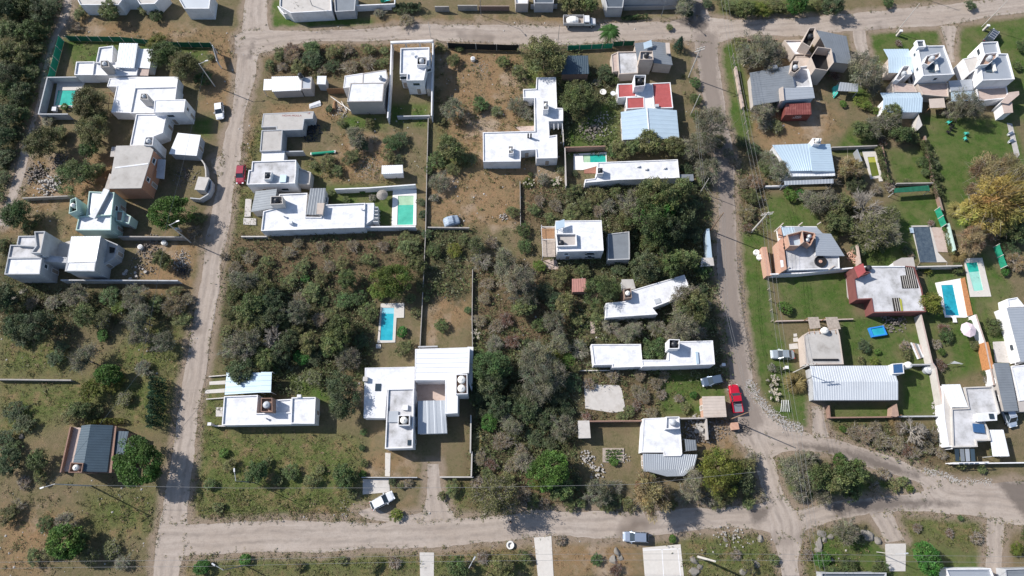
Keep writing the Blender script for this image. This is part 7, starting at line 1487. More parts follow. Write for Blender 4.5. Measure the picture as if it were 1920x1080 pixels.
    if style == 'pickup':
        bed = MB(); bed.box((-h + .92, 0, 1.01), (1.6, W_ - .3, .04)); part('cargo_bed', bed, M['greymetal'])
        rl = MB()
        for sy in (-1, 1): rl.box((-h + .92, sy * (w_ - .09), 1.1), (1.7, .12, .2))
        rl.box((-h + .07, 0, 1.1), (.1, W_ - .3, .2)); part('bed_rail', rl, P)
        part('roll_bar', MB().tube((-h + 1.6, -w_ + .15, 1.1), (-h + 1.5, -w_ + .3, 1.6), .05).tube((-h + 1.5, -w_ + .3, 1.6), (-h + 1.5, w_ - .3, 1.6), .05).tube((-h + 1.5, w_ - .3, 1.6), (-h + 1.6, w_ - .15, 1.1), .05), M['black'])
    if style == 'van':
        rk = MB()
        for k in range(4): rk.box((x1 + .3 + k * (x2 - x1 - .5) / 3, 0, zt + .1), (.05, W_ * .72, .05))
        for sy in (-1, 1): rk.box(((x1 + x2) / 2, sy * W_ * .34, zt + .08), (x2 - x1 - .2, .05, .05))
        part('roof_rack', rk, M['frame'])
    return o
car('parked_car', 'small white hatchback parked in the shade left of the left street', 'car', (412, 222), (410, 193), carpaint('car_white', (.74, .76, .78), .1), L=3.9)
car('parked_car', 'red hatchback parked against the verge by the pale two storey house', 'car', (449, 343), (453, 310), carpaint('car_maroon', (.30, .035, .06), .3), L=4.1)
car('parked_car', 'white hatchback parked at an angle in front of the cobbled pad', 'car', (736, 928), (697, 949), carpaint('car_white_clean', (.76, .77, .79), .1), L=4.2)
car('parked_car', 'silver blue station car on the edge of the bottom dirt road', 'car', (1169, 1006), (1215, 1008), carpaint('car_silver', (.34, .40, .50), .5), L=4.3)
car('parked_car', 'blue grey hatchback in the shade below the long white house', 'car', (1319, 717), (1353, 710), carpaint('car_bluegrey', (.10, .14, .20), .4), L=4.0)
car('pickup_truck', 'bright red double cab pickup with grey load bed by the beige hut', 'pickup', (1375, 722), (1384, 773), carpaint('car_red', (.50, .012, .035), .2), 'pickup', L=5.1, W_=1.85)
car('parked_car', 'silver sedan parked on the grass beside the square grey roofed house', 'car', (1447, 664), (1488, 665), carpaint('car_silver_pale', (.42, .47, .50), .5), 'sedan', L=4.3)
car('parked_van', 'dark blue van with roof bars parked above the eastern twin house', 'van', (1870, 55), (1850, 80), carpaint('van_dark', (.07, .09, .13), .3), 'van', L=4.3, W_=1.8)
car('parked_van', 'pale silver van half under the dark ribbed roof at the right edge', 'van', (1900, 797), (1884, 762), carpaint('van_silver', (.50, .56, .66), .4), 'van', L=4.0, W_=1.7)
f = G(1117, 40, 1.0); b = G(1056, 40, 1.0); c = (f + b) / 2; L = (f - b).length; o = empty('cargo_truck', (c.x, c.y, 0), 'old white truck with a tarp covered load on its open bed', 'truck', None, math.atan2((f - b).y, (f - b).x)); h_ = L / 2
def op(nm, mb, m_, par=None): q = mb.build(nm, M[m_]); q.parent = par or o; return q
op('chassis', MB().box((0, 0, .62), (L - .4, .9, .25)), 'black'); op('cargo_bed', MB().box((-h_ + L * .31, 0, .95), (L * .62, 2.2, .2)), 'greywood')
sb = MB()
for sy in (-1, 1): sb.box((-h_ + L * .31, sy * 1.1, 1.35), (L * .62, .08, .75))
sb.box((-h_ + .04, 0, 1.35), (.08, 2.1, .75)).box((-h_ + L * .62, 0, 1.5), (.08, 2.1, 1.0)); op('bed_side', sb, 'dirtyroof')
cb = MB(); x0 = h_ - L * .37; loft([sect(x0, .95, .6, 1.9, .15), sect(x0 + 1.15, .95, .6, 1.9, .2), sect(x0 + 1.5, .95, .6, 1.25, .2), sect(h_ - .1, .85, .6, 1.12, .2), sect(h_, .8, .6, .95, .1)], cb); op('cab', cb, 'whiteroof')
op('windshield', MB().add([(x0 + 1.2, -.8, 1.82), (x0 + 1.5, -.85, 1.3), (x0 + 1.5, .85, 1.3), (x0 + 1.2, .8, 1.82)], [(0, 1, 2, 3)]), 'glass')
for sy in (-1, 1): op('side_window', MB().box((x0 + .65, sy * .955, 1.55), (.8, .03, .4)), 'glass')
for sx in (-h_ + 1.1, h_ - .9):
    for sy in (-1, 1): wo = op('wheel', MB().tube((sx, sy * .7, .42), (sx, sy * 1.0, .42), .42, n=16), 'rubber'); op('rim', MB().tube((sx, sy * 1.0, .42), (sx, sy * 1.02, .42), .22, n=12), 'frame', wo)
for sy in (-1, 1): op('headlight', MB().box((h_ - .02, sy * .6, .85), (.08, .22, .18)), 'headlight')
ld = empty('tarped_load', (c.x, c.y, 0), 'bulging white tarp bundle on the bed of the old truck', 'cargo', None, o.rotation_euler[2]); q = MB(); loft([sect(-h_ + L * (.1 + .09 * k), (.6, .8, .85, .82, .7)[k], 1.06, (1.55, 1.85, 1.95, 1.9, 1.6)[k], .35) for k in range(5)], q); q = q.build('tarp', M['silvertarp']); q.parent = ld
q.data.materials[0] = M['sailwhite']
f = G(861, 410, .7); b = G(832, 418, .7); c = (f + b) / 2; o = empty('covered_car', (c.x, c.y, 0), 'car wrapped in a silver blue tarp on the dry central lot', 'car', None, math.atan2((f - b).y, (f - b).x)); q = MB(); L = (f - b).length
loft([sect(-L / 2 - .05, .7, .03, .5, .2), sect(-L / 2 + .2, .95, .03, .95, .25), sect(-L * .2, .98, .03, 1.42, .4), sect(.1 * L, .96, .03, 1.45, .4), sect(.25 * L, .97, .03, 1.02, .3), sect(L / 2 - .15, .9, .03, .85, .3), sect(L / 2 + .05, .6, .03, .4, .2)], q); op('tarp', q, 'silvertarp')
op('hem_rope', MB().tube((-L / 2, -.98, .12), (L / 2, -.95, .12), .03).tube((-L / 2, .98, .12), (L / 2, .95, .12), .03), 'wire')
# ---------------------------------------------------------------- poles, lamps, wires
def pole(label, bx, by, h, mname='pole', lamp=None, cross=False, r=.13, name=None, cat=None):
    p = G(bx, by); o = empty(name or ('street_lamp' if lamp else 'utility_pole'), (p.x, p.y, 0), label, cat or ('street lamp' if lamp else 'utility pole'))
    item(o, 'pole', mname, MB().tube((p.x, p.y, 0), (p.x, p.y, h), r, r * .62, 10))
    if lamp:
        a = math.radians(lamp); q = Vector((p.x + 1.7 * math.cos(a), p.y + 1.7 * math.sin(a), h + .35)); ar = item(o, 'lamp_arm', 'frame', MB().tube((p.x, p.y, h - .1), q, .045)); hd = MB().box((q.x, q.y, q.z), (.6, .22, .12), a); g = hd.build('lamp_head', M['frame'], o)
    if cross:
        a = math.radians(cross); d = Vector((math.cos(a), math.sin(a), 0))
        for zz in (h - .25, h - 1.0): item(o, 'crossarm', mname, MB().box((p.x, p.y, zz), (2.2, .13, .13), a))
        for s in (-1, -.45, .45, 1): q = Vector((p.x, p.y, 0)) + d * s; item(o, 'insulator', 'brownbrick', MB().lathe((q.x, q.y, h - .18), [(.05, 0), (.08, .06), (.05, .12), (.07, .18), (.03, .22)], 8))
    return o
pole('tall lamp post with its lamp leaning over the lane near the slate blue house', 171, 911, 9.8, lamp=200)
pole('lamp post rising through the trees beside the white house with the box tower', 403, 162, 7.6, lamp=15)
pole('lamp post near the bright green tree by the left street', 358, 455, 8.6, lamp=20)
pole('dark slim lamp post in the grass block below the white house with the brick tower', 478, 905, 8.5, 'greymetal', lamp=100, r=.09)
pole('dark lamp post at the bottom edge below the left end of the bottom road', 459, 1060, 8.8, 'greymetal', lamp=150, r=.1)
pole('slim pole at the top edge left of the brown reeds', 592, 27, 8.5, 'greymetal', r=.09)
pole('short white pole in the weeds between the two bottom driveways', 884, 1058, 7.0, lamp=60, r=.09)
pole('concrete pole with crossarm beside the beige solar panel house', 1291, 145, 9.8, cross=20)
pole('slanting grey pole left of the right street below the solar panel house', 1294, 217, 7.5, r=.1)
pole('thick concrete pole with crossarm above the salmon brick house', 1409, 435, 9.2, cross=8, r=.2)
pole('brown timber pole at the edge of the shaded right street', 1332, 433, 8.6, 'woodpole')
pole('brown timber pole beside the bricks at the right street bend', 1368, 787, 9.8, 'woodpole')
pole('short pole in the tree shade at the middle of the right street', 1313, 361, 6.0, r=.09)
pole('thin pole by the front garden of the western twin house', 1680, 61, 8.8, r=.08)
pole('thin pole on the verge beside the dark parked van', 1841, 50, 8.8, r=.08)
pole('pole on the verge at the right street by the silver sedan', 1484, 700, 8.4, r=.1, cross=5)
pole('thick white concrete pole in the rocky lot beside the wide concrete driveway', 1309, 1044, 9.8, r=.22)
pole('thin lamp post by the slab driveway at the bottom', 1644, 1035, 5.5, lamp=5, r=.07)
pole('thin pole on the dry verge below the crossroads at the top right', 1715, -8, 8.0, r=.08)
pole('slim pole standing at the black cloth fence near the tall white house', 808, 71, 5.0, r=.06)
pole('slim pole beside the big feathery tree at the top lane', 1046, 79, 5.5, 'greymetal', r=.06)
pole('slim pole at the top edge above the parked truck lane', 902, 28, 7.5, 'greymetal', lamp=-60, r=.07)
pole('slim lamp post at the top edge above the clipped lawn', 1240, 30, 7.0, 'greymetal', lamp=-60, r=.07)
def wire(label, pts, z, offs=(0,), r=.022):
    P = [G(x, y, z) for x, y in pts]; o = empty('power_line', tuple(P[0]), label, 'power line')
    for of in offs:
        mb = MB()
        for a, b in zip(P[:-1], P[1:]):
            d = (b - a); n_ = Vector((-d.y, d.x, 0)).normalized() * of; k = 10; L = d.length
            for j in range(k):
                t0, t1 = j / k, (j + 1) / k; s0 = -4 * .018 * L * t0 * (1 - t0); s1 = -4 * .018 * L * t1 * (1 - t1); mb.tube(a.lerp(b, t0) + n_ + Vector((0, 0, s0)), a.lerp(b, t1) + n_ + Vector((0, 0, s1)), r, n=3)
        mb.build('cable', M['wire'], o)
wire('three overhead cables running down the right side street verge', [(1356, -20), (1396, 215), (1436, 403), (1464, 640), (1500, 850), (1546, 1110)], 9.0, (-.7, 0, .7))
wire('thin overhead cable along the bottom road verge', [(-20, 1066), (380, 1062), (884, 1052), (1309, 1050), (1700, 1053), (1960, 1056)], 8.0, (0, .9))
wire('thin overhead cable crossing the lots just above the bottom road', [(95, 908), (443, 915), (882, 914), (1190, 908), (1425, 884)], 8.0, (0,))
wire('thin cable over the shaded part of the right street', [(1303, 202), (1318, 346), (1355, 400), (1362, 590), (1408, 770)], 7.5, (0, .4))
wire('thin cable down the left street from the lamp in the trees', [(383, 126), (313, 418), (260, 700), (95, 908)], 7.4, (0,))
# ---------------------------------------------------------------- rubble, rocks, yard things
def chunks(label, x, y, rm_, n, mname, size=.25, name='rubble_pile', cat='rubble', hh=.4, seed=0):
    rs = random.Random(seed + int(x * 7 + y)); p = G(x, y); o = empty(name, (p.x, p.y, 0), label, cat); mb = MB()
    for i in range(int(n * 1.8)):
        t = rs.uniform(0, 6.28); r = rm_ * rs.random() ** .7; s = size * .7 * rs.uniform(.4, 1.5); z = hh * (1 - r / rm_) * rs.random(); a = rs.uniform(0, 3.1); cx, cy = p.x + r * math.cos(t), p.y + r * math.sin(t)
        k = rs.randint(4, 6); pts = [(cx + s * .6 * math.cos(a + 6.283 * j / k) * rs.uniform(.6, 1), cy + s * .6 * math.sin(a + 6.283 * j / k) * rs.uniform(.6, 1)) for j in range(k)]; mb.prism(pts, 0, z + s * rs.uniform(.3, .7))
    mb.build('debris', M[mname], o); return o
chunks('heap of pale broken slabs in the junk yard at the left', 92, 348, 2.4, 60, 'palerubble', .5, hh=.8); chunks('heap of mixed junk at the west end of the junk yard', 68, 325, 2.6, 90, 'rubble', .4, hh=.6); chunks('pile of dark scrap under the trees of the junk yard', 110, 303, 2.0, 60, 'rubble', .35)
chunks('pale rubble strewn by the street end of the unfinished grey house', 340, 488, 2.2, 110, 'palerubble', .22); chunks('dark scrap beside the pale rubble at the grey house yard', 345, 508, 1.6, 60, 'blacktank', .25); chunks('building sacks and debris in the middle of the grey house yard', 268, 498, 3.2, 60, 'rubble', .3); chunks('few white sacks by the south wall of the grey house yard', 255, 515, 2.2, 10, 'palerubble', .7, hh=.1)
chunks('dark debris against the block wall of the grey house yard', 280, 462, 2.6, 80, 'rubble', .35); chunks('scattered debris in the forecourt of the unfinished brick house', 350, 330, 3.0, 120, 'rubble', .22)
chunks('pile of black sacks right of the lettered concrete roof', 583, 247, 2.4, 90, 'blacktank', .4); chunks('building rubble beside the junction house yard', 1345, 795, 2.6, 110, 'rubble', .3); chunks('bricks and rubble on the road edge at the right street bend', 1392, 802, 1.8, 120, 'rubble', .22); chunks('pale rubble strewn in the yard right of the junction house', 1310, 800, 2.6, 70, 'palerubble', .35)


chunks('loose stones on the dry central lot near the black cloth fence', 902, 130, 2.6, 90, 'palerubble', .15, hh=.05); chunks('pile of stones on the dry lot near the tarp covered car', 944, 408, .9, 20, 'palerubble', .3)
chunks('broken stone heap beside the shed near the teal pool', 1107, 243, 2.6, 50, 'rubble', .5); chunks('planks and scrap in the shaded yard near the teal pool', 1130, 232, 3.2, 50, 'palerubble', .35); chunks('white junk in the shaded vegetable yard', 1102, 858, 1.4, 30, 'palerubble', .4); chunks('white boards at the end of the vegetable yard', 1120, 882, 1.4, 22, 'palerubble', .45)
chunks('heap of orange brick tiles on the salmon house slab', 1601, 482, 1.4, 70, 'salmon', .4, name='brick_heap', cat='bricks', hh=.7); chunks('stacked stuff under the south wall of the dark red house', 1675, 601, 2.6, 70, 'rubble', .45, name='junk_pile', cat='junk', hh=.7); chunks('pale stones at the corner of the barn lawn', 1760, 768, 1.5, 40, 'palerubble', .3)
chunks('small stones at the vegetable bed in the junction yard', 1172, 858, 1.0, 22, 'palerubble', .2); chunks('pale rocks in the bottom lot left of the right street', 1385, 1010, 2.2, 22, 'palerubble', .3, name='stone_heap', cat='stones'); chunks('row of pale stones along the verge top of the rocky lot', 1358, 1002, 2.0, 20, 'palerubble', .3, name='stone_heap', cat='stones')
chunks('loose pale stones in the weeds by the angled white car', 650, 952, 1.6, 24, 'palerubble', .2, hh=.1); chunks('pale stones in the weedy plot at the long garden wall', 690, 315, 3.0, 110, 'palerubble', .18, hh=.05); chunks('debris in the yard of the timber fence', 640, 208, 2.2, 50, 'palerubble', .25)
chunks('planks and sacks in the open yard right of the junction house', 1300, 812, 2.4, 40, 'rubble', .5, hh=.5); chunks('white cement bags in the open yard right of the junction house', 1312, 805, 1.0, 14, 'palerubble', .8, hh=.4); chunks('coiled scraps on the road side of the open junction yard', 1330, 812, 2.0, 50, 'rubble', .4, hh=.3)
def band(label, pts, w_, n, size, mname='palerubble'):
    rs = random.Random(n); P = [G(x, y) for x, y in pts]; o = empty('gravel_band', tuple(P[0]), label, 'gravel'); mb = MB(); T = len(P) - 1
    for i in range(n):
        u = rs.random() * T; j = min(int(u), T - 1); p = P[j].lerp(P[j + 1], u - j); d = (P[j + 1] - P[j]).normalized(); q = p + Vector((-d.y, d.x, 0)) * rs.gauss(0, w_ * .4); s = size * rs.uniform(.4, 1.5); a = rs.uniform(0, 3); k = rs.randint(4, 6)
        mb.prism([(q.x + s * .5 * math.cos(a + 6.283 * m / k) * rs.uniform(.6, 1), q.y + s * .5 * math.sin(a + 6.283 * m / k) * rs.uniform(.6, 1)) for m in range(k)], 0.0, .03 + s * rs.uniform(.15, .4))
    c = mb.build('gravel', M[mname], o); return o
band('pale gravel band spilled along the outer edge of the right street bend', [(1402, 712), (1415, 738), (1436, 765), (1455, 785), (1478, 798), (1505, 806)], 1.3, 900, .2)
band('grey stones along the verge edge of the right street', [(1384, 470), (1388, 530), (1393, 590), (1402, 640), (1406, 690)], .7, 500, .17, 'rubble')
band('pale stones along the upper edge of the road below the grey roofed corner house', [(1730, 880), (1765, 890), (1800, 902), (1860, 904)], .8, 420, .18)
def rock(label, x, y, r, seed):
    r *= .72
    rs = np.random.RandomState(seed); p = G(x, y); o = empty('boulder', (p.x, p.y, 0), label, 'boulder', 'boulders of the bottom lots'); bm = bmesh.new(); bmesh.ops.create_icosphere(bm, subdivisions=3, radius=r); ax = rs.normal(size=(11, 3)); ax /= np.linalg.norm(ax, axis=1)[:, None]
    for v in bm.verts:
        n_ = v.co.normalized(); k = 1
        for a in ax: dd = n_.dot(Vector(a)); k = min(k, .62 / max(dd, .35))
        v.co = Vector((n_.x * r * k * 1.15, n_.y * r * k * .9, n_.z * r * k * .75 + r * .15))
    me = bpy.data.meshes.new('rock'); bm.to_mesh(me); bm.free(); me.materials.append(M['stone']); c = bpy.data.objects.new('rock', me); c.location.z = -r * .3; COL.objects.link(c); c.parent = o; c.rotation_euler[2] = rs.uniform(0, 6); 
rk = [(1157, 1035, 1.2), (1150, 1050, 1.1), (1163, 1046, .9), (1300, 1050, 1.3), (1302, 1070, 1.4), (1312, 1063, 1.0), (1405, 1065, 1.6), (1393, 1072, 1.3), (1418, 1058, 1.0), (1375, 1005, .8), (1361, 1012, .6), (1426, 1010, 1.2), (1540, 1000, 1.3), (1536, 1020, 1.5), (1546, 1012, 1.0), (1558, 1005, .9), (1533, 1032, 1.2), (1630, 1005, 1.8), (1622, 1000, 1.2), (1645, 1012, 1.2), (30, 560, 1.6), (45, 545, 1.2), (30, 800, 1.0), (10, 840, 1.2), (1110, 895, .6), (40, 818, .9), (55, 575, 1.4)]
for i, (x, y, r) in enumerate(rk):
    s, l = where(x, y); n_ = ['grey', 'pale', 'split', 'rough', 'mossy', 'flat topped'][i % 6]; lab = '%s boulder %s %s' % (n_, s, l); 
    while lab in USED: lab = lab.replace(' boulder', ', weathered boulder', 1) if 'weathered' not in lab else lab.replace('weathered', 'weathered chipped' if 'chipped' not in lab else 'deeply weathered')
    USED.add(lab); rock(lab, x, y, r, i + 3)
def simple(name, label, cat, group=None, at=(0, 0)):
    p = G(*at); return empty(name, (p.x, p.y, 0), label, cat, group), p
def chair(label, x, y, mname, a):
    o, p = simple('garden_chair', label, 'chair', 'chairs on the big lawn', (x, y)); C, S = math.cos(a), math.sin(a)
    def at(u, v, z): return (p.x + u * C - v * S, p.y + u * S + v * C, z)
    item(o, 'seat', mname, MB().box(at(0, 0, .4), (.55, .55, .05), a)); item(o, 'backrest', mname, MB().box(at(-.3, 0, .7), (.06, .55, .6), a))
    for u in (-.25, .25):
        for v in (-.25, .25): item(o, 'leg', mname, MB().box(at(u, v, .19), (.05, .05, .38), a))
    for v in (-.3, .3): item(o, 'armrest', mname, MB().box(at(0, v, .6), (.5, .06, .04), a))
chair('turquoise garden chair nearest the bottom of the big lawn', 1808, 262, 'turquoise', .2); chair('turquoise garden chair with a white cushion on the big lawn', 1809, 252, 'turquoise', 1.6); chair('turquoise chair at the top of the dark chair row on the lawn', 1776, 231, 'turquoise', 2.2)
chair('dark garden chair first in the row under the turquoise one', 1782, 236, 'black', 2.0); chair('dark garden chair in the middle of the lawn row', 1780, 242, 'black', 2.3); chair('dark garden chair at the lower end of the lawn row', 1775, 249, 'black', 2.6)
o, p = simple('planting_ring', 'white concrete ring lying on the verge below the bottom road', 'concrete ring', None, (957, 1022)); item(o, 'ring', 'whitetank', MB().lathe((p.x, p.y, 0), [(.62, 0), (.62, .45), (.45, .45), (.42, .1)], 20)); item(o, 'base_slab', 'tank', MB().lathe((p.x, p.y, 0), [(.7, 0), (.7, .08)], 20))
for lab, x, y in (('white round lid by the black cloth fence lot', 887, 113), ('white round water drum at the corner of the unfinished grey yard', 310, 457), ('round rim in the yard of the unfinished grey house', 266, 465)):
    o, p = simple('water_drum', lab, 'drum', None, (x, y)); item(o, 'drum', 'whitetank', MB().lathe((p.x, p.y, 0), [(.5, 0), (.5, .7), (.42, .75)], 16)); item(o, 'lid', 'tank', MB().lathe((p.x, p.y, .74), [(.35, 0), (.3, .06)], 16))
for lab, x, y in (('white bulk bag on the verge nearer the salmon house', 1423, 484), ('white bulk bag on the verge nearer the right street', 1417, 475)):
    o, p = simple('bulk_bag', lab, 'bag', None, (x, y)); item(o, 'bag', 'sailwhite', MB().lathe((p.x, p.y, 0), [(.5, 0), (.62, .25), (.6, .6), (.45, .8), (.3, .72)], 10)); item(o, 'strap', 'wire', MB().tube((p.x - .4, p.y, .75), (p.x, p.y, 1.0), .03).tube((p.x, p.y, 1.0), (p.x + .4, p.y, .75), .03))
o, p = simple('brick_pallet', 'square stack of pinkish blocks on the road edge by the junction house', 'brick stack', None, (1375, 800)); item(o, 'bricks', 'salmon', MB().box((p.x, p.y, .6), (1.25, 1.25, .95), .1)); item(o, 'pallet', 'greywood', MB().box((p.x, p.y, .07), (1.35, 1.35, .12), .1))
o, p = simple('plank_stack', 'stack of white painted planks against the long garden wall', 'planks', None, (1723, 658))
for k in range(6): item(o, 'plank', ('whiteroof', 'pink', 'greymetal')[k % 3], MB().box((p.x - .9 + .35 * k, p.y, .15 + .05 * (k % 3)), (.3, 3.2 - .2 * k, .1), 1.57 - 1.45 + .1))
o, p = simple('board_stack', 'white boards lying in the paved yard by the timber fence', 'boards', None, (591, 199))
for k in range(3): item(o, 'board', 'whiteroof', MB().box((p.x, p.y + .2 * k, .1 + .1 * k), (2.4, .7, .06), .3 + .05 * k))
o, p = simple('folded_parasol', 'folded brown parasol lying in the paved yard', 'parasol', None, (627, 200)); item(o, 'canopy', 'wood', MB().tube((p.x, p.y + 1.3, .25), (p.x, p.y - .9, .35), .1, .5, 8)); item(o, 'pole', 'frame', MB().tube((p.x, p.y + 1.3, .25), (p.x, p.y + 1.9, .2), .03))
o, p = simple('leaning_beams', 'white timber beams leaning in the paved yard', 'beams', None, (640, 200)); a, b, c = G(620, 181, .3), G(658, 208, .6), G(640, 190, .4); item(o, 'beam', 'sailwhite', MB().tube(a, b, .07, n=4)); item(o, 'beam', 'sailwhite', MB().tube(c, G(650, 208, .2), .07, n=4))
o, p = simple('thatch_parasol', 'round grey parasol in the garden of the mint green pool', 'parasol', None, (716, 365)); P = G(716, 364, 2.1); item(o, 'canopy', 'thatch', MB().lathe((P.x, P.y, 1.75), [(1.15, 0), (1.1, .08), (.5, .42), (.05, .62)], 14)); item(o, 'pole', 'wood', MB().tube((P.x, P.y, 0), (P.x, P.y, 2.3), .05))
o, p = simple('green_tarp', 'rolled bright green cloth lying on the weedy plot', 'tarp', None, (606, 288)); a, b = G(585, 290), G(628, 286); item(o, 'cloth_roll', 'greencloth', MB().tube((a.x, a.y, .25), (b.x, b.y, .25), .32, .3, 8)); item(o, 'end_tie', 'sailwhite', MB().box((b.x, b.y, .25), (.4, .5, .4))); item(o, 'end_tie', 'sailwhite', MB().box((a.x, a.y, .25), (.4, .5, .4)))
o, p = simple('shade_sail', 'small white triangular canopy on the green garden lawn', 'canopy', None, (1794, 683)); T_ = [G(1782, 682, 1.0), G(1806, 682, .8), G(1790, 677, 1.3)]; item(o, 'canvas', 'sailwhite', MB().add(T_ + [q - Vector((0, 0, .04)) for q in T_], [(0, 1, 2), (5, 4, 3), (0, 3, 4, 1), (1, 4, 5, 2), (2, 5, 3, 0)]))
for q in T_: item(o, 'pole', 'frame', MB().tube((q.x, q.y, 0), q, .03))
o, p = simple('ladder_frame', 'white metal frame lying on the verge by the pampas clumps', 'frame', None, (1471, 762))
for k in range(5): a, b = G(1466 + 3 * k, 750, .25), G(1464 + 4 * k, 772, .25); item(o, 'bar', 'whiteframe', MB().tube(a, b, .05, n=4))
o, p = simple('turquoise_slide', 'turquoise and green play slide at the top edge yard', 'play set', None, (728, 3)); item(o, 'slide', 'turquoise', MB().box((p.x, p.y, .6), (1.6, .6, .1), .3)); item(o, 'platform', 'greencloth', MB().box((p.x - 1.2, p.y + .2, .5), (.9, .9, 1.0)))
o, p = simple('tarp_tent', 'turquoise tarp tent beside the metal lean-to roof', 'tarp', None, (1567, 172)); T_ = [G(1562, 163, .6), G(1573, 158, .9), G(1571, 175, .5), G(1564, 183, .3)]; item(o, 'tarp', 'turquoise', MB().add(T_ + [Vector((q.x, q.y, 0.02)) for q in T_], [(0, 1, 2, 3), (0, 4, 5, 1), (1, 5, 6, 2), (2, 6, 7, 3), (3, 7, 4, 0)]))
item(o, 'pole', 'frame', MB().tube((T_[1].x, T_[1].y, 0), T_[1], .04))
h = house('lean_to', 'striped sheet metal lean-to roof under the dark round tree', 'shed', '40', '260 740 420 760 400 820 245 815'); sheet(h, '40', '262 738 430 755 425 825 245 818', 2.1, 'metal', along=0, posts=True, step=.5)
o, p = simple('patio_table', 'round white table in the yard beside the red roofed house', 'table', None, (1130, 176)); item(o, 'tabletop', 'whitetank', MB().lathe((p.x, p.y, .72), [(.7, 0), (.7, .04)], 16)); item(o, 'leg', 'frame', MB().tube((p.x, p.y, 0), (p.x, p.y, .72), .06))
for lab, x, y in (('upper of the two white beehive boxes on the dry lot', 967, 131), ('lower of the two white beehive boxes on the dry lot', 968, 139)):
    o, p = simple('white_box', lab, 'box', None, (x, y)); item(o, 'box', 'whiteframe', MB().box((p.x, p.y, .3), (.5, .5, .6))); item(o, 'lid', 'tank', MB().box((p.x, p.y, .63), (.56, .56, .06)))
for lab, x, y in (('blue sun lounger pad beside the covered pool', 1708, 433), ('small white table below the bright blue pool', 1788, 600)):
    o, p = simple('pool_lounger', lab, 'lounger', None, (x, y)); m_ = 'bluemetal' if x < 1750 else 'whiteframe'; item(o, 'cushion', m_, MB().box((p.x, p.y, .3), (.7, 1.1, .1)));
    for sx in (-.3, .3):
        for sy in (-.45, .45): item(o, 'leg', 'whiteframe', MB().box((p.x + sx, p.y + sy, .12), (.05, .05, .24)))
for k, (x, y) in enumerate(((1892, 252), (1893, 266))):
    o, p = simple('garden_bench', ('white bench on the path at the right of the big lawn, upper one', 'white bench on the path at the right of the big lawn, lower one')[k], 'bench', None, (x, y)); item(o, 'seat', 'whiteframe', MB().box((p.x, p.y, .42), (1.3, .4, .06), .5)); item(o, 'backrest', 'whiteframe', MB().box((p.x - .1, p.y + .22, .7), (1.3, .05, .35), .5))
    for s in (-.5, .5): item(o, 'leg', 'frame', MB().box((p.x + s * .88, p.y + s * .48, .2), (.08, .35, .4), .5))
flat(None, 'garden_path', 's', '1888 230 1898 232 1912 290 1904 300', .05, 'concrete', .05, kind='structure')
o, p = simple('vegetable_bed', 'square green vegetable bed in the junction house yard', 'vegetable bed', None, (1151, 853)); item(o, 'frame', 'greywood', MB().prism(ccw(W('s', '1130 840 1170 840 1170 867 1130 867', .15)), 0, .15))
for rr in range(4):
    a, b = G(1135, 845 + 6 * rr, .2), G(1166, 845 + 6 * rr, .2); rs = np.random.RandomState(rr); u = rs.uniform(0, 1, 90); P_ = np.outer(1 - u, a) + np.outer(u, b) + rs.normal(0, .1, (90, 3)); P_[:, 2] = rs.uniform(.16, .5, 90); V = quads_at(rs, P_, .28, .6, .6); c = bpy.data.objects.new('plant_row', mesh_obj_data('plant_row', V, np.arange(360).reshape(-1, 4), LEAF['green'], rs.uniform(.6, 1.2, 90))); COL.objects.link(c); c.parent = o; c.matrix_parent_inverse = Wm(o).inverted()
# white meter pillars at lot fronts
for lab, x, y in (('white meter pillar at the corner of the grass block house', 400, 797), ('white meter pillar in the verge by the right street bend', 1469, 692), ('white meter pillar near the end of the long white house', 1352, 687), ('white meter pillar on the verge of the western twin house', 1682, 67), ('white meter pillar beside the dark parked van', 1844, 57), ('white meter pillar in front of the pampas at the left street', 339, 434)):
    o, p = simple('meter_pillar', lab, 'meter box', None, (x, y)); item(o, 'pillar', 'paleconc', MB().box((p.x, p.y, .8), (.5, .4, 1.6))); item(o, 'cap', 'white', MB().box((p.x, p.y, 1.64), (.62, .52, .1))); item(o, 'meter_door', 'greymetal', MB().box((p.x, p.y - .21, 1.1), (.32, .03, .4)))
h = house('lean_to', 'half built dark lean to of posts right of the junction house', 'shed', '33', '660 950 760 950 760 1080 668 1080')
sheet(h, '33', '690 975 790 985 800 1075 700 1085', [2.1, 1.9, 1.9, 2.1], 'greymetal', along=0, posts=True, step=.4)
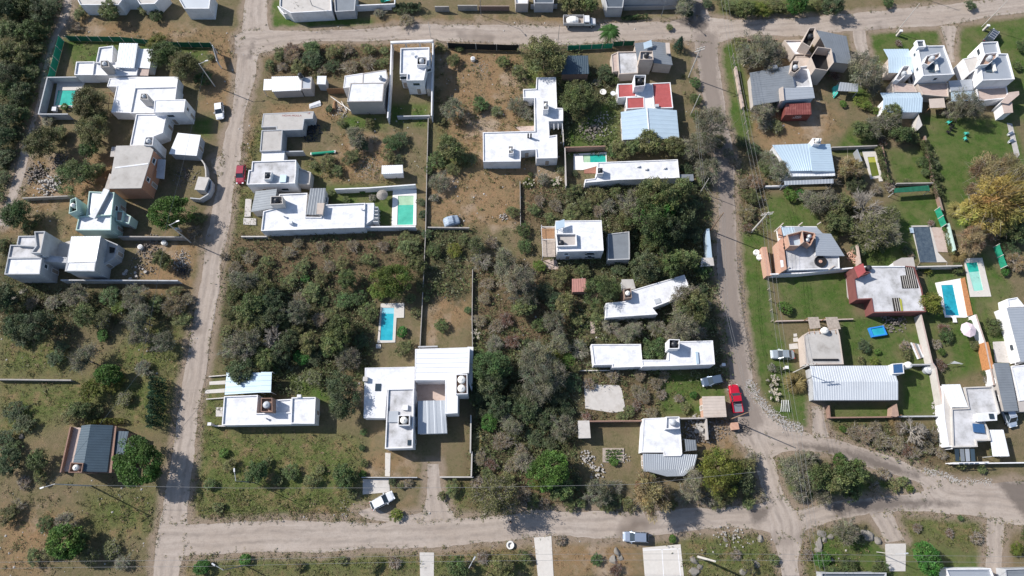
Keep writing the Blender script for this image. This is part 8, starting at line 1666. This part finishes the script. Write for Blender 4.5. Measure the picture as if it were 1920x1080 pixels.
# ---------------------------------------------------------------- the person at the shaded road edge
def person(label, x, y, rz):
    p = G(x, y); o = empty('person', (p.x, p.y, 0), label, 'person', None, rz)
    V = [(0, 0, .95), (0, 0, 1.12), (0, 0, 1.32), (0, 0, 1.46), (0, .01, 1.54), (0, .02, 1.64), (0, .03, 1.72), (.1, 0, .90), (.11, .06, .50), (.11, .0, .09), (.11, .14, .04), (-.1, 0, .90), (-.12, -.04, .50), (-.12, -.10, .09), (-.12, .04, .04), (.19, 0, 1.40), (.25, .02, 1.13), (.17, .24, 1.08), (-.19, 0, 1.40), (-.25, .02, 1.13), (-.17, .24, 1.08)]
    E = [(0, 1), (1, 2), (2, 3), (3, 4), (4, 5), (5, 6), (0, 7), (7, 8), (8, 9), (9, 10), (0, 11), (11, 12), (12, 13), (13, 14), (3, 15), (15, 16), (16, 17), (3, 18), (18, 19), (19, 20)]
    RR = [.145, .135, .16, .12, .055, .095, .075, .1, .065, .045, .035, .1, .065, .045, .035, .06, .045, .032, .06, .045, .032]
    for s in (1, -1):
        hnd = 17 if s == 1 else 20; hx, hy, hz = V[hnd]
        pi = len(V); V.append((hx - s * .02, hy + .07, hz)); RR.append(.03); E.append((hnd, pi))
        for f_, (dx, ln) in enumerate(((-.03, .06), (-.01, .07), (.01, .065), (.028, .05))):
            a = len(V); V.append((hx - s * .02 + dx, hy + .11, hz + .005)); RR.append(.010); E.append((pi, a)); V.append((hx - s * .02 + dx - s * .01, hy + .11 + ln * .7, hz - .03)); RR.append(.008); E.append((a, a + 1))
        a = len(V); V.append((hx - s * .06, hy + .07, hz + .02)); RR.append(.011); E.append((pi, a)); V.append((hx - s * .075, hy + .11, hz + .03)); RR.append(.009); E.append((a, a + 1))
    me = bpy.data.meshes.new('body'); me.from_pydata(V, E, []); b = bpy.data.objects.new('body', me); COL.objects.link(b)
    sk_ = b.modifiers.new('s', 'SKIN'); sk_.use_smooth_shade = True; b.modifiers.new('u', 'SUBSURF').levels = 1
    for i, v in enumerate(me.skin_vertices[0].data): v.radius = (RR[i], RR[i]); v.use_root = (i == 0)
    bpy.context.view_layer.update(); dg = bpy.context.evaluated_depsgraph_get(); m2 = bpy.data.meshes.new_from_object(b.evaluated_get(dg)); bpy.data.objects.remove(b)
    m2.materials.clear(); 
    for n_, c_ in (('skin', (.45, .27, .19)), ('dark_maroon_shirt', (.05, .012, .02)), ('pale_trousers', (.45, .46, .50))): m2.materials.append(mat(n_, c_, .8, .08, 6))
    for pg in m2.polygons:
        z = pg.center.z; ax = abs(pg.center.x); pg.material_index = 2 if z < .93 and ax < .2 and z > .07 else (1 if .93 <= z < 1.49 and not (z < 1.2 and ax > .12 and pg.center.y > .1) else 0); pg.use_smooth = True
    bo = bpy.data.objects.new('body', m2); COL.objects.link(bo); bo.parent = o
    def pr(nm, mb, m_): q = mb.build(nm, m_); q.parent = o; return q
    pr('hair', MB().lathe((0, .0, 1.66), [(.088, -.05), (.108, .0), (.10, .06), (.07, .11), (.02, .135)], 14), mat('dark_hair', (.02, .014, .01), .7, .2, 20))
    pr('nose', MB().tube((0, .115, 1.66), (0, .14, 1.645), .016, .012), m2.materials[0])
    for s in (-1, 1): pr('eye', MB().lathe((s * .034, .112, 1.68), [(.011, -.008), (.012, 0), (.004, .009)], 8), M['black']); pr('shoe', MB().box((s * .115, .07 if s > 0 else -.03, .04), (.09, .26, .08)), M['black'])
    pr('mouth', MB().box((0, .112, 1.615), (.045, .01, .01)), M['redwall'])
    return o
person('person in a dark shirt and pale trousers standing in tree shade at the road edge', 957, 978, 2.6)
